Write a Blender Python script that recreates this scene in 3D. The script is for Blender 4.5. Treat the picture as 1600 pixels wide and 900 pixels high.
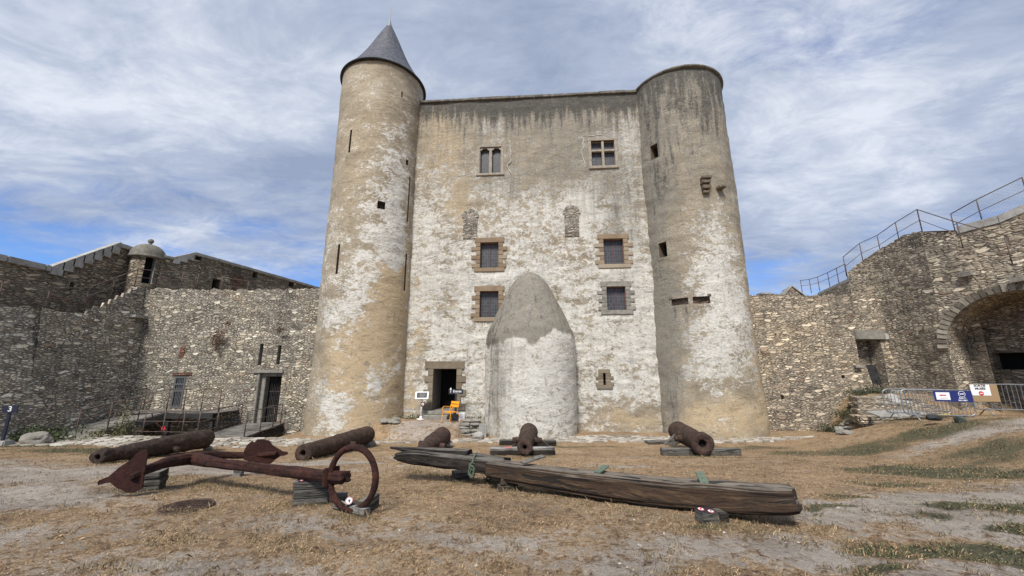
import bpy, bmesh, math, random
import numpy as np
from mathutils import Vector, Matrix

for o in list(bpy.data.objects):
    bpy.data.objects.remove(o)
S = bpy.context.scene
C = S.collection
R = math.radians
random.seed(7)

# ------------------------------------------------------------------ camera
CAM_H, PITCH, FPX = 1.7, R(12.2), 601.0
cam_d = bpy.data.cameras.new('camera')
cam = bpy.data.objects.new('camera', cam_d)
C.objects.link(cam)
cam.location = (0, 0, CAM_H)
cam.rotation_euler = (R(90) + PITCH, 0, 0)
cam_d.sensor_width = 36
cam_d.lens = 36 * FPX / 1600
cam_d.clip_start = 0.05
cam_d.clip_end = 3000
S.camera = cam

# ------------------------------------------------------------------ light
SUN_EL, SUN_AZ = R(50), R(197)       # azimuth clockwise from +Y
sun_dir = Vector((math.sin(SUN_AZ) * math.cos(SUN_EL), math.cos(SUN_AZ) * math.cos(SUN_EL), math.sin(SUN_EL)))
sd = bpy.data.lights.new('sun', 'SUN')
sd.energy = 3.7
sd.angle = R(15)
sd.color = (1.0, 0.955, 0.89)
sun = bpy.data.objects.new('sun', sd)
C.objects.link(sun)
sun.rotation_euler = (-sun_dir).to_track_quat('-Z', 'Y').to_euler()
sun.location = (20, -20, 40)
S.view_settings.view_transform = 'Standard'
S.view_settings.look = 'None'
S.view_settings.gamma = 1
S.view_settings.exposure = 0.42
S.view_settings.use_curve_mapping = False
S.render.engine = 'CYCLES'
S.cycles.max_bounces = 6
S.cycles.diffuse_bounces = 3

# ------------------------------------------------------------------ node helper
class N:
    def __init__(s, tree):
        s.t = tree
        s.n = tree.nodes
        s.l = tree.links
    def node(s, typ, **kw):
        nd = s.n.new(typ)
        for k, v in kw.items():
            if k == 'ins':
                for kk, vv in v.items():
                    s.put(nd.inputs[kk], vv)
            else:
                setattr(nd, k, v)
        return nd
    def put(s, sock, v):
        if isinstance(v, bpy.types.NodeSocket):
            s.l.new(v, sock)
        elif v is not None:
            if sock.type in ('RGBA',) and hasattr(v, '__len__') and len(v) == 3:
                v = (*v, 1)
            if sock.type == 'VECTOR' and not hasattr(v, '__len__'):
                v = (v, v, v)
            sock.default_value = v
    def math(s, op, a, b=None, c=None, clamp=False):
        m = s.node('ShaderNodeMath', operation=op, use_clamp=clamp)
        s.put(m.inputs[0], a)
        if b is not None: s.put(m.inputs[1], b)
        if c is not None: s.put(m.inputs[2], c)
        return m.outputs[0]
    def vm(s, op, a, b=None):
        m = s.node('ShaderNodeVectorMath', operation=op)
        s.put(m.inputs[0], a)
        if b is not None: s.put(m.inputs[1], b)
        return m.outputs[0]
    def mix(s, f, a, b, blend='MIX'):
        m = s.node('ShaderNodeMix', data_type='RGBA', blend_type=blend)
        s.put(m.inputs[0], f); s.put(m.inputs[6], a); s.put(m.inputs[7], b)
        return m.outputs[2]
    def noise(s, vec, scale, detail=5, rough=0.55, dist=0.0, out=0):
        m = s.node('ShaderNodeTexNoise', ins={'Vector': vec, 'Scale': scale, 'Detail': detail, 'Roughness': rough, 'Distortion': dist})
        return m.outputs[out]
    def smooth(s, v, lo, hi, a=0.0, b=1.0, typ='SMOOTHSTEP'):
        m = s.node('ShaderNodeMapRange', interpolation_type=typ)
        s.put(m.inputs[0], v); s.put(m.inputs[1], lo); s.put(m.inputs[2], hi); s.put(m.inputs[3], a); s.put(m.inputs[4], b)
        return m.outputs[0]
    def ramp(s, v, stops, interp='LINEAR'):
        m = s.node('ShaderNodeValToRGB')
        m.color_ramp.interpolation = interp
        e = m.color_ramp.elements
        while len(e) < len(stops): e.new(0.5)
        for el, (p, c) in zip(e, stops):
            el.position = p
            el.color = (*c, 1) if len(c) == 3 else c
        s.put(m.inputs[0], v)
        return m.outputs[0]
    def scale(s, vec, xyz):
        return s.vm('MULTIPLY', vec, xyz)

def material(name):
    m = bpy.data.materials.new(name)
    m.use_nodes = True
    m.node_tree.nodes.clear()
    n = N(m.node_tree)
    out = n.node('ShaderNodeOutputMaterial')
    b = n.node('ShaderNodeBsdfPrincipled')
    n.l.new(b.outputs[0], out.inputs[0])
    n.bsdf = b
    return m, n

def bump(n, h, strength=0.5, dist=0.02):
    b = n.node('ShaderNodeBump', ins={'Strength': strength, 'Distance': dist, 'Height': h})
    n.l.new(b.outputs[0], n.bsdf.inputs['Normal'])

# ------------------------------------------------------------------ world
w = bpy.data.worlds.new('World')
S.world = w
w.use_nodes = True
n = N(w.node_tree)
w.node_tree.nodes.clear()
wo = n.node('ShaderNodeOutputWorld')
bg = n.node('ShaderNodeBackground')
n.l.new(bg.outputs[0], wo.inputs[0])
bg.inputs[1].default_value = 0.10
sky = n.node('ShaderNodeTexSky', sky_type='NISHITA', sun_disc=False, sun_elevation=SUN_EL, sun_rotation=SUN_AZ,
             air_density=1.0, dust_density=0.6, ozone_density=2.0)
tc = n.node('ShaderNodeTexCoord')
sep = n.node('ShaderNodeSeparateXYZ', ins={0: tc.outputs['Generated']})
zc = n.math('ADD', n.math('MAXIMUM', sep.outputs[2], 0.0), 0.16)
cu = n.math('DIVIDE', sep.outputs[0], zc)
cv = n.math('DIVIDE', sep.outputs[1], zc)
cuv = n.node('ShaderNodeCombineXYZ', ins={0: cu, 1: cv, 2: 3.7}).outputs[0]
mp = n.node('ShaderNodeMapping', vector_type='POINT', ins={'Vector': cuv, 'Rotation': (0, 0, R(52)), 'Scale': (0.68, 1.1, 1)}).outputs[0]
big = n.noise(mp, 0.62, 4, 0.5, 0.4)
mid = n.noise(mp, 1.7, 8, 0.6, 0.5)
fine = n.noise(mp, 5.5, 8, 0.68, 0.5)
low = n.smooth(sep.outputs[2], 0.02, 0.38, -0.27, 0.26)
cov = n.math('ADD', n.math('ADD', n.math('MULTIPLY', big, 1.2), n.math('MULTIPLY', mid, 0.75)), n.math('MULTIPLY', fine, 0.36))
cov = n.math('ADD', n.math('ADD', cov, low), n.math('MULTIPLY', sep.outputs[0], 0.10))
fac = n.smooth(cov, 0.95, 1.33)
# brightness of the cloud layer: thicker = slightly greyer, torn edges brighter
br = n.noise(mp, 1.15, 6, 0.6, 0.3)
shade = n.ramp(n.math('ADD', n.math('MULTIPLY', br, 0.72), n.math('MULTIPLY', fine, 0.32)),
               [(0.43, (2.5, 3.0, 4.1)), (0.55, (3.7, 4.2, 5.2)), (0.67, (6.2, 6.5, 7.1))])
skyc = n.mix(1.0, sky.outputs[0], (0.62, 0.86, 1.30), 'MULTIPLY')
col = n.mix(n.math('MULTIPLY', fac, 0.93), skyc, shade)
n.l.new(col, bg.inputs[0])

# ------------------------------------------------------------------ picture rays -> places at a known depth
_c, _s = math.cos(PITCH), math.sin(PITCH)
def ray(px, py):
    r = px - 800; u = 450 - py
    Y = FPX * _c - u * _s
    return r / Y, (FPX * _s + u * _c) / Y
def at(px, py, Y):
    a, b = ray(px, py)
    return Vector((a * Y, Y, CAM_H + b * Y))
def atx(px, py, X):
    a, b = ray(px, py)
    Y = X / a
    return Vector((X, Y, CAM_H + b * Y))

# ------------------------------------------------------------------ numpy noise
def _h(ix, iy, iz, seed):
    h = (ix.astype(np.int64) * 374761393 + iy.astype(np.int64) * 668265263 + iz.astype(np.int64) * 1274126177 + seed * 974711) & 0xffffffff
    h = ((h ^ (h >> 13)) * 1274126177) & 0xffffffff
    h = (h ^ (h >> 16)) & 0xffffffff
    return h / 4294967295.0
def vnoise(x, y, z=0.0, seed=0):
    x = np.asarray(x, float); y = np.asarray(y, float) + 0 * x; z = np.asarray(z, float) + 0 * x
    ix, iy, iz = np.floor(x), np.floor(y), np.floor(z)
    fx, fy, fz = x - ix, y - iy, z - iz
    fx, fy, fz = [f * f * (3 - 2 * f) for f in (fx, fy, fz)]
    r = 0
    for dx in (0, 1):
        for dy in (0, 1):
            for dz in (0, 1):
                wgt = (fx if dx else 1 - fx) * (fy if dy else 1 - fy) * (fz if dz else 1 - fz)
                r = r + wgt * _h(ix + dx, iy + dy, iz + dz, seed)
    return r
def fbm(x, y, z=0.0, seed=0, oct=4, gain=0.5):
    x = np.asarray(x, float); r = 0; a = 1; t = 0
    y = np.asarray(y, float); z = np.asarray(z, float)
    for i in range(oct):
        r = r + a * vnoise(x * 2 ** i, y * 2 ** i, z * 2 ** i, seed + i * 17)
        t += a; a *= gain
    return r / t
def sm(a, b, x):
    t = np.clip((np.asarray(x, float) - a) / (b - a), 0, 1)
    return t * t * (3 - 2 * t)

# ------------------------------------------------------------------ object helpers
def tag(o, label=None, cat=None, group=None, kind=None):
    if label: o['label'] = label
    if cat: o['category'] = cat
    if group: o['group'] = group
    if kind: o['kind'] = kind
    return o
def empty(name, loc, label, cat, group=None):
    o = bpy.data.objects.new(name, None)
    C.objects.link(o)
    o.location = loc
    o.empty_display_size = 0.3
    return tag(o, label, cat, group)
def world_loc(o):
    v = Vector(o.location)
    while o.parent:
        o = o.parent
        v += Vector(o.location)
    return v
def link(name, me, mat=None, parent=None):
    """parts are modelled in place; their origin stays on the thing's base point"""
    o = bpy.data.objects.new(name, me)
    C.objects.link(o)
    if mat:
        for m in (mat if isinstance(mat, (list, tuple)) else [mat]):
            me.materials.append(m)
    if parent:
        o.parent = parent
        o.matrix_parent_inverse = Matrix.Identity(4)
        off = Vector(parent.location) if parent.type == 'EMPTY' else Vector((0, 0, 0))
        if parent.type == 'EMPTY':
            o.location = -off
    return o
def bm_obj(name, bm, mat=None, parent=None, smooth=False, uv=True):
    bmesh.ops.recalc_face_normals(bm, faces=bm.faces)
    me = bpy.data.meshes.new(name)
    if uv: box_uv(bm)
    bm.to_mesh(me); bm.free()
    if smooth:
        me.polygons.foreach_set('use_smooth', [True] * len(me.polygons))
    return link(name, me, mat, parent)
def box_uv(bm):
    uvl = bm.loops.layers.uv.verify()
    for f in bm.faces:
        nn = f.normal
        for lp in f.loops:
            c = lp.vert.co
            if abs(nn.z) > 0.7: lp[uvl].uv = (c.x, c.y)
            elif abs(nn.x) > abs(nn.y): lp[uvl].uv = (c.y, c.z)
            else: lp[uvl].uv = (c.x, c.z)
def np_mesh(name, V, F, mat=None, parent=None, uv=None, col=None, smooth=True, colname='m'):
    """V (n,3), F (m,4) or (m,3) ints, uv (n,2) per vertex, col (n,4) per vertex"""
    me = bpy.data.meshes.new(name)
    V = np.asarray(V, np.float32); F = np.asarray(F, np.int32)
    k = F.shape[1]
    me.vertices.add(len(V)); me.vertices.foreach_set('co', V.ravel())
    me.loops.add(F.size); me.loops.foreach_set('vertex_index', F.ravel())
    me.polygons.add(len(F))
    me.polygons.foreach_set('loop_start', np.arange(0, F.size, k, dtype=np.int32))
    me.polygons.foreach_set('loop_total', np.full(len(F), k, np.int32))
    me.polygons.foreach_set('use_smooth', np.full(len(F), smooth, bool))
    if uv is not None:
        ul = me.uv_layers.new(name='UVMap')
        ul.data.foreach_set('uv', np.asarray(uv, np.float32)[F.ravel()].ravel())
    if col is not None:
        ca = me.color_attributes.new(colname, 'FLOAT_COLOR', 'POINT')
        ca.data.foreach_set('color', np.asarray(col, np.float32).ravel())
    me.update(calc_edges=True)
    me.validate()
    return link(name, me, mat, parent)

def add_box(bm, cx, cy, cz, sx, sy, sz, rz=0.0, M=None, jit=0.0, bevel=0.0):
    vs = []
    ca, sa = math.cos(rz), math.sin(rz)
    for dx in (-.5, .5):
        for dy in (-.5, .5):
            for dz in (-.5, .5):
                x, y, z = dx * sx, dy * sy, dz * sz
                p = Vector((cx + x * ca - y * sa, cy + x * sa + y * ca, cz + z))
                if jit: p += Vector([random.uniform(-jit, jit) for _ in range(3)])
                vs.append(bm.verts.new(M @ p if M else p))
    idx = [(0, 1, 3, 2), (4, 6, 7, 5), (0, 4, 5, 1), (2, 3, 7, 6), (0, 2, 6, 4), (1, 5, 7, 3)]
    fs = [bm.faces.new([vs[i] for i in f]) for f in idx]
    if bevel:
        es = list({e for f in fs for e in f.edges})
        bmesh.ops.bevel(bm, geom=es, offset=bevel, segments=2, affect='EDGES')
    return vs
def add_tube(bm, pts, r, seg=8, closed=False, cap=True):
    pts = [Vector(p) for p in pts]
    nP = len(pts); rings = []
    up = Vector((0, 0, 1)); prev = None
    for i, p in enumerate(pts):
        if closed: t = pts[(i + 1) % nP] - pts[i - 1]
        else: t = pts[min(i + 1, nP - 1)] - pts[max(i - 1, 0)]
        t.normalize()
        if prev is None:
            a = t.cross(up)
            if a.length < 0.05: a = t.cross(Vector((1, 0, 0)))
        else: a = prev - t * prev.dot(t)
        a.normalize(); prev = a; b = a.cross(t)
        rr = r[i] if isinstance(r, (list, tuple)) else r
        rings.append([bm.verts.new(p + (a * math.cos(k * 2 * math.pi / seg) + b * math.sin(k * 2 * math.pi / seg)) * rr) for k in range(seg)])
    for i in range(nP if closed else nP - 1):
        A, B = rings[i], rings[(i + 1) % nP]
        for k in range(seg):
            bm.faces.new((A[k], A[(k + 1) % seg], B[(k + 1) % seg], B[k]))
    if cap and not closed:
        bm.faces.new(rings[0][::-1]); bm.faces.new(rings[-1])
def add_prism(bm, poly, d):
    """poly: list of 3D points (planar), extruded by vector d"""
    a = [bm.verts.new(Vector(p)) for p in poly]
    b = [bm.verts.new(Vector(p) + Vector(d)) for p in poly]
    nP = len(poly)
    bm.faces.new(a); bm.faces.new(b[::-1])
    for i in range(nP):
        bm.faces.new((a[i], b[i], b[(i + 1) % nP], a[(i + 1) % nP]))
def catmull(pts, per=6):
    P = [Vector(p) for p in pts]; out = []
    for i in range(len(P) - 1):
        p0, p1, p2, p3 = P[max(i - 1, 0)], P[i], P[i + 1], P[min(i + 2, len(P) - 1)]
        for k in range(per):
            t = k / per
            out.append(0.5 * ((2 * p1) + (p2 - p0) * t + (2 * p0 - 5 * p1 + 4 * p2 - p3) * t * t + (3 * p1 - p0 - 3 * p2 + p3) * t ** 3))
    out.append(P[-1])
    return out

# ------------------------------------------------------------------ ground height
def G(x, y, micro=True):
    x = np.asarray(x, float); y = np.asarray(y, float)
    z = -0.97 * sm(3.5, 17.0, y)
    z = z + 0.86 * sm(9.5, 14.0, x) * (1 - sm(14.0, 17.2, y) * (1 - sm(14.3, 16.2, x)))
    wm = sm(14.2, 16.2, x) * sm(15.2, 17.7, y)
    z = z * (1 - wm) + 0.72 * wm
    wd = sm(-7.2, -5.4, x) * (1 - sm(-2.35, -2.0, x)) * sm(15.9, 17.5, y)
    z = z * (1 - wd) + (-0.42) * wd
    z = z + 0.12 * (1 - sm(-16, -9, x)) * sm(4, 9, y)
    z = z + 0.20 * sm(13.0, 15.0, x) * sm(10.0, 12.0, y) * (1 - sm(14.5, 16.5, y))
    pit = (1 - sm(-10.0, -9.6, x)) * sm(16.55, 16.75, y) * (1 - sm(19.7, 19.9, y))
    z = z * (1 - pit) - 2.5 * pit
    far = sm(26, 60, np.hypot(x, y))
    z = z * (1 - far) - 1.5 * far
    if micro:
        z = z + (fbm(x * 0.55, y * 0.55, seed=3, oct=3) - 0.5) * 0.10
        z = z + (fbm(x * 3.2, y * 3.2, seed=9, oct=3) - 0.5) * 0.035
    return z
def g(x, y): return float(G(x, y))
def atg(px, py, lift=0.0):
    a, b = ray(px, py)
    lo, hi = 0.6, 40.0
    y = lo
    while y < hi:
        if CAM_H + b * y <= g(a * y, y) + lift: break
        y += 0.1
    l, h = y - 0.1, y
    for _ in range(18):
        m = (l + h) / 2
        if CAM_H + b * m <= g(a * m, m) + lift: h = m
        else: l = m
    return Vector((a * h, h, CAM_H + b * h))
S.cycles.use_denoising = True
# ------------------------------------------------------------------ materials
def geo_pos(n):
    return n.node('ShaderNodeTexCoord').outputs['Object']
def attr(n, name='m'):
    a = n.node('ShaderNodeAttribute', attribute_name=name)
    return n.node('ShaderNodeSeparateColor', ins={0: a.outputs['Color']}).outputs, a

def mat_plaster(name, rip=0.35):
    """old lime plaster: attribute m = (white limewash, black lichen, ochre, grey stain)"""
    m, n = material(name)
    p = geo_pos(n)
    (wr, dk, oc), a = attr(n)
    alpha = a.outputs['Alpha']
    ps = n.scale(p, (1, 1, 1.4))
    big = n.noise(ps, 0.75, 5, 0.55, 0.6)
    mid = n.noise(ps, 2.6, 8, 0.66, 0.9)
    fin = n.noise(ps, 11, 6, 0.66, 0.3)
    flake = n.noise(ps, 5.0, 10, 0.72, 1.2)
    vert = n.noise(n.scale(p, (3.2, 3.2, 0.35)), 1.4, 6, 0.65, 0.2)
    # white
    s = n.math('MULTIPLY_ADD', n.math('SUBTRACT', mid, 0.5), 2.1, wr)
    s = n.math('MULTIPLY_ADD', n.math('SUBTRACT', flake, 0.5), 1.9, s)
    s = n.math('MULTIPLY_ADD', n.math('SUBTRACT', big, 0.5), 1.3, s)
    s = n.math('MULTIPLY_ADD', n.math('SUBTRACT', fin, 0.5), 0.6, s)
    wf = n.smooth(s, 0.38, 0.74)
    tan = n.ramp(n.math('ADD', n.math('MULTIPLY', big, 0.6), n.math('MULTIPLY', fin, 0.4)),
                 [(0.35, (0.205, 0.168, 0.118)), (0.5, (0.30, 0.252, 0.18)), (0.66, (0.41, 0.355, 0.265))])
    och = n.ramp(fin, [(0.3, (0.34, 0.262, 0.165)), (0.7, (0.50, 0.39, 0.245))])
    of = n.smooth(n.math('MULTIPLY_ADD', n.math('SUBTRACT', mid, 0.5), 0.9, oc), 0.25, 0.8)
    tan = n.mix(of, tan, och)
    white = n.ramp(n.math('ADD', n.math('MULTIPLY', mid, 0.5), n.math('MULTIPLY', fin, 0.5)),
                   [(0.34, (0.33, 0.31, 0.265)), (0.47, (0.50, 0.48, 0.425)), (0.60, (0.63, 0.61, 0.56))])
    c = n.mix(wf, tan, white)
    # grey weathering (alpha), vertical soft streaks
    gs = n.math('MULTIPLY_ADD', n.math('SUBTRACT', mid, 0.5), 1.3, alpha)
    gs = n.math('MULTIPLY_ADD', n.math('SUBTRACT', vert, 0.5), 0.9, gs)
    gf = n.math('MULTIPLY', n.smooth(gs, 0.25, 1.0), 0.8)
    grey = n.ramp(fin, [(0.3, (0.125, 0.118, 0.10)), (0.7, (0.235, 0.222, 0.19))])
    c = n.mix(gf, c, grey)
    # black lichen / soot
    ds = n.math('MULTIPLY_ADD', n.math('SUBTRACT', vert, 0.5), 2.2, dk)
    ds = n.math('MULTIPLY_ADD', n.math('SUBTRACT', flake, 0.5), 1.3, ds)
    df = n.math('MULTIPLY', n.smooth(ds, 0.36, 0.90), 0.9)
    c = n.mix(df, c, n.ramp(fin, [(0.3, (0.028, 0.027, 0.024)), (0.7, (0.085, 0.08, 0.07))]))
    # hairline cracks and pits, then painted ripple shadows
    cr = n.node('ShaderNodeTexVoronoi', feature='DISTANCE_TO_EDGE', ins={'Vector': n.vm('ADD', ps, n.noise(p, 3, 4, 0.6, out=1)), 'Scale': 0.55}).outputs[0]
    crack = n.math('MULTIPLY', n.smooth(cr, 0.0, 0.012, 1.0, 0.0), n.smooth(big, 0.5, 0.62))
    pit = n.smooth(n.noise(p, 23, 3, 0.6), 0.30, 0.36, 1.0, 0.0)
    sc = n.math('MULTIPLY', n.smooth(n.noise(n.scale(p, (1, 1, 2.6)), 2.6, 8, 0.72, 1.2), 0.545, 0.635), 0.66)  # dark streaks: shadow under the plaster ripples, put into the colour
    c = n.mix(n.math('MAXIMUM', n.math('MULTIPLY', crack, 0.6), n.math('MULTIPLY', pit, 0.45)), c, (0.09, 0.08, 0.06))
    c = n.mix(sc, c, (0.165, 0.145, 0.112))
    n.put(n.bsdf.inputs['Base Color'], c)
    n.bsdf.inputs['Roughness'].default_value = 0.93
    rp = n.noise(n.scale(p, (1, 1, 2.2)), 2.2, 5, 0.55, 0.8)
    calm = n.smooth(n.noise(p, 0.5, 3, 0.5), 0.38, 0.62, 0.25, 1.0)
    h = n.math('ADD', n.math('MULTIPLY', n.math('MULTIPLY', rp, 1.2), calm), n.math('MULTIPLY', flake, 0.30))
    h = n.math('ADD', h, n.math('MULTIPLY', fin, 0.16))
    h = n.math('ADD', h, n.math('MULTIPLY', wf, 0.10))
    bump(n, h, rip, 0.10)
    return m

def mat_rubble(name, tone=(1, 1, 1), su=3.0, sv=7.0, dark=0.0, mort=(0.27, 0.235, 0.18), gap=0.05, bright=1.0, rust=0.06):
    m, n = material(name)
    uv = n.node('ShaderNodeTexCoord').outputs['UV']
    p = geo_pos(n)
    wob = n.vm('SUBTRACT', n.noise(uv, 2.2, 4, 0.6, out=1), (0.5, 0.5, 0.5))
    wob2 = n.vm('SUBTRACT', n.noise(uv, 9.0, 3, 0.6, out=1), (0.5, 0.5, 0.5))
    q = n.vm('ADD', n.vm('ADD', uv, n.scale(wob, (0.22, 0.16, 0))), n.scale(wob2, (0.05, 0.03, 0)))
    q = n.scale(q, (su, sv, 1))
    va = n.node('ShaderNodeTexVoronoi', voronoi_dimensions='2D', feature='F1', ins={'Vector': q, 'Scale': 1.0, 'Randomness': 0.9})
    ve = n.node('ShaderNodeTexVoronoi', voronoi_dimensions='2D', feature='DISTANCE_TO_EDGE', ins={'Vector': q, 'Scale': 1.0, 'Randomness': 0.9})
    # a second, coarser bond: some cells merge into bigger blocks
    q2 = n.scale(q, (0.52, 0.6, 1))
    vb = n.node('ShaderNodeTexVoronoi', voronoi_dimensions='2D', feature='F1', ins={'Vector': q2, 'Scale': 1.0, 'Randomness': 0.85})
    vbe = n.node('ShaderNodeTexVoronoi', voronoi_dimensions='2D', feature='DISTANCE_TO_EDGE', ins={'Vector': q2, 'Scale': 1.0, 'Randomness': 0.85})
    cb = n.node('ShaderNodeSeparateColor', ins={0: vb.outputs['Color']}).outputs
    ca = n.node('ShaderNodeSeparateColor', ins={0: va.outputs['Color']}).outputs
    use = n.math('GREATER_THAN', cb[0], 0.74)
    rnd = n.node('ShaderNodeMix', ins={0: use, 2: ca[0], 3: cb[1]}).outputs[0]
    rnd2 = n.node('ShaderNodeMix', ins={0: use, 2: ca[1], 3: cb[2]}).outputs[0]
    e1 = ve.outputs[0]
    e2 = n.math('MULTIPLY', vbe.outputs[0], 1.8)
    edge = n.math('MINIMUM', n.node('ShaderNodeMix', ins={0: use, 2: e1, 3: 9.0}).outputs[0], n.math('MAXIMUM', e2, n.math('SUBTRACT', 0.5, n.math('MULTIPLY', use, 0.5))))
    edge = n.math('ADD', edge, n.math('MULTIPLY', n.math('SUBTRACT', n.noise(uv, 26, 3, 0.6), 0.5), 0.10))
    T = lambda c: tuple(min(1, a * b * bright) for a, b in zip(c, tone))
    stone = n.ramp(rnd, [(0.0, T((0.095, 0.087, 0.075))), (0.22, T((0.150, 0.137, 0.116))), (0.45, T((0.200, 0.181, 0.150))),
                         (0.7, T((0.250, 0.228, 0.190))), (0.9, T((0.315, 0.290, 0.245))), (1.0, T((0.42, 0.395, 0.345)))])
    stone = n.mix(n.math('MULTIPLY', n.smooth(rnd2, 0.955 - rust, 0.97 - rust), 0.55), stone, (0.17, 0.085, 0.055))
    fn = n.noise(p, 14, 6, 0.7)
    stone = n.mix(1.0, stone, n.ramp(fn, [(0.3, (0.62, 0.62, 0.62)), (0.7, (1.28, 1.26, 1.22))]), 'MULTIPLY')
    mk = n.smooth(edge, gap * 0.4, gap * 2.6)
    mcol = n.mix(n.noise(uv, 5, 5, 0.7), tuple(c * 0.35 for c in mort), tuple(c * 1.35 for c in mort))
    # open joints: mortar gone, the shade in the gaps painted black
    oj = n.smooth(n.noise(uv, 1.7, 6, 0.7), 0.44, 0.60)
    mcol = n.mix(n.math('MULTIPLY', oj, 0.62), mcol, (0.05, 0.043, 0.035))
    c = n.mix(mk, mcol, stone)
    # broad weathering
    lw = n.noise(p, 0.42, 6, 0.62, 0.5)
    c = n.mix(1.0, c, n.ramp(lw, [(0.33, (0.76, 0.77, 0.78)), (0.5, (1.0, 1.0, 1.0)), (0.68, (1.2, 1.16, 1.08))]), 'MULTIPLY')
    st = n.smooth(n.math('ADD', n.noise(n.scale(p, (1, 1, 0.45)), 1.1, 7, 0.7, 0.5), dark), 0.56, 0.72)
    c = n.mix(n.math('MULTIPLY', st, 0.28), c, (0.075, 0.072, 0.064))
    n.put(n.bsdf.inputs['Base Color'], c)
    n.bsdf.inputs['Roughness'].default_value = 0.95
    h = n.math('ADD', n.math('MULTIPLY', n.smooth(edge, 0.0, 0.28), 1.0), n.math('MULTIPLY', fn, 0.35))
    h = n.math('ADD', h, n.math('MULTIPLY', rnd2, 0.35))
    bump(n, h, 0.9, 0.075)
    return m

def mat_stone(name, c0, c1, c2, sc=6.0, bmp=0.4, spots=0.0, rough=0.92, per_face=False):
    """plain cut stone; attribute m.r shifts the tone block by block when there is one"""
    m, n = material(name)
    p = geo_pos(n)
    a = n.noise(p, sc, 7, 0.68, 0.3)
    if per_face:
        (r_, g_, b_), _a = attr(n)
        a = n.math('ADD', n.math('MULTIPLY', a, 0.55), n.math('MULTIPLY', r_, 0.45))
    c = n.ramp(a, [(0.3, c0), (0.5, c1), (0.7, c2)])
    sp = n.smooth(n.noise(p, sc * 5, 4, 0.7), 0.58, 0.66)
    c = n.mix(n.math('MULTIPLY', sp, 0.35 + spots), c, tuple(x * 0.35 for x in c0))
    n.put(n.bsdf.inputs['Base Color'], c)
    n.bsdf.inputs['Roughness'].default_value = rough
    bump(n, n.math('ADD', a, n.math('MULTIPLY', n.noise(p, sc * 6, 5, 0.7), 0.5)), bmp, 0.03)
    return m

def mat_rust(name, c0, c1, c2, hi=(0.2, 0.1, 0.06), streak=(1, 1, 1), hif=0.25):
    m, n = material(name)
    p = geo_pos(n)
    ps = n.scale(p, streak)
    a = n.noise(ps, 6, 9, 0.75, 0.6)
    b = n.noise(ps, 30, 6, 0.75, 0.2)
    c = n.ramp(n.math('ADD', n.math('MULTIPLY', a, 0.6), n.math('MULTIPLY', b, 0.4)), [(0.40, c0), (0.5, c1), (0.60, c2)])
    c = n.mix(n.math('MULTIPLY', n.smooth(n.noise(ps, 9, 7, 0.7, 0.6), 0.57, 0.70), hif * 2), c, hi)
    n.put(n.bsdf.inputs['Base Color'], c)
    n.bsdf.inputs['Roughness'].default_value = 0.82
    n.bsdf.inputs['Specular IOR Level'].default_value = 0.3
    h = n.math('ADD', n.math('MULTIPLY', a, 1.0), n.math('MULTIPLY', b, 0.45))
    bump(n, h, 1.0, 0.05)
    return m

def mat_oldwood(name, dk, md, lt, grey, greyup=0.5, usc=(1.2, 26, 1)):
    """weathered timber, UV: u along the grain"""
    m, n = material(name)
    uv = n.node('ShaderNodeTexCoord').outputs['UV']
    p = geo_pos(n)
    wob = n.vm('SUBTRACT', n.noise(uv, 1.6, 3, 0.5, out=1), (0.5, 0.5, 0.5))
    q = n.vm('ADD', uv, n.scale(wob, (0.0, 0.09, 0)))
    g1 = n.noise(n.scale(q, usc), 1.0, 8, 0.72, 0.4)
    g2 = n.noise(n.scale(q, (usc[0] * 2.5, usc[1] * 3.5, 1)), 1.0, 5, 0.7)
    crack = n.smooth(n.noise(n.scale(q, (usc[0] * 0.45, usc[1] * 0.75, 1)), 1.0, 4, 0.6, 0.3), 0.40, 0.455, 1.0, 0.0)
    v = n.math('ADD', n.math('MULTIPLY', g1, 0.6), n.math('MULTIPLY', g2, 0.4))
    c = n.ramp(v, [(0.32, dk), (0.5, md), (0.68, lt)])
    nz = n.node('ShaderNodeSeparateXYZ', ins={0: n.node('ShaderNodeNewGeometry').outputs['Normal']}).outputs[2]
    up = n.math('ADD', n.smooth(nz, 0.45, 0.95), n.math('MULTIPLY', n.math('SUBTRACT', n.noise(p, 2.5, 5, 0.6), 0.5), 1.2))
    gf = n.math('MULTIPLY', n.smooth(up, 0.25, 0.9), greyup)
    c = n.mix(gf, c, n.ramp(v, [(0.3, tuple(x * 0.4 for x in grey)), (0.6, grey)]))
    blot = n.smooth(n.noise(p, 1.7, 5, 0.6), 0.5, 0.66)
    c = n.mix(n.math('MULTIPLY', blot, 0.45), c, tuple(x * 0.45 for x in dk))
    c = n.mix(n.math('MULTIPLY', crack, 0.85), c, (0.008, 0.006, 0.005))
    n.put(n.bsdf.inputs['Base Color'], c)
    n.bsdf.inputs['Roughness'].default_value = 0.9
    h = n.math('SUBTRACT', n.math('ADD', g1, n.math('MULTIPLY', g2, 0.4)), n.math('MULTIPLY', crack, 0.9))
    bump(n, h, 1.0, 0.03)
    return m

def mat_plain(name, c, rough=0.6, metal=0.0, var=0.15, sc=8.0, bmp=0.0):
    m, n = material(name)
    p = geo_pos(n)
    a = n.noise(p, sc, 5, 0.6)
    col = n.mix(a, tuple(x * (1 - var) for x in c), tuple(min(1, x * (1 + var)) for x in c))
    n.put(n.bsdf.inputs['Base Color'], col)
    n.bsdf.inputs['Roughness'].default_value = rough
    n.bsdf.inputs['Metallic'].default_value = metal
    if bmp: bump(n, n.noise(p, sc * 3, 5, 0.65), bmp, 0.01)
    return m

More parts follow.
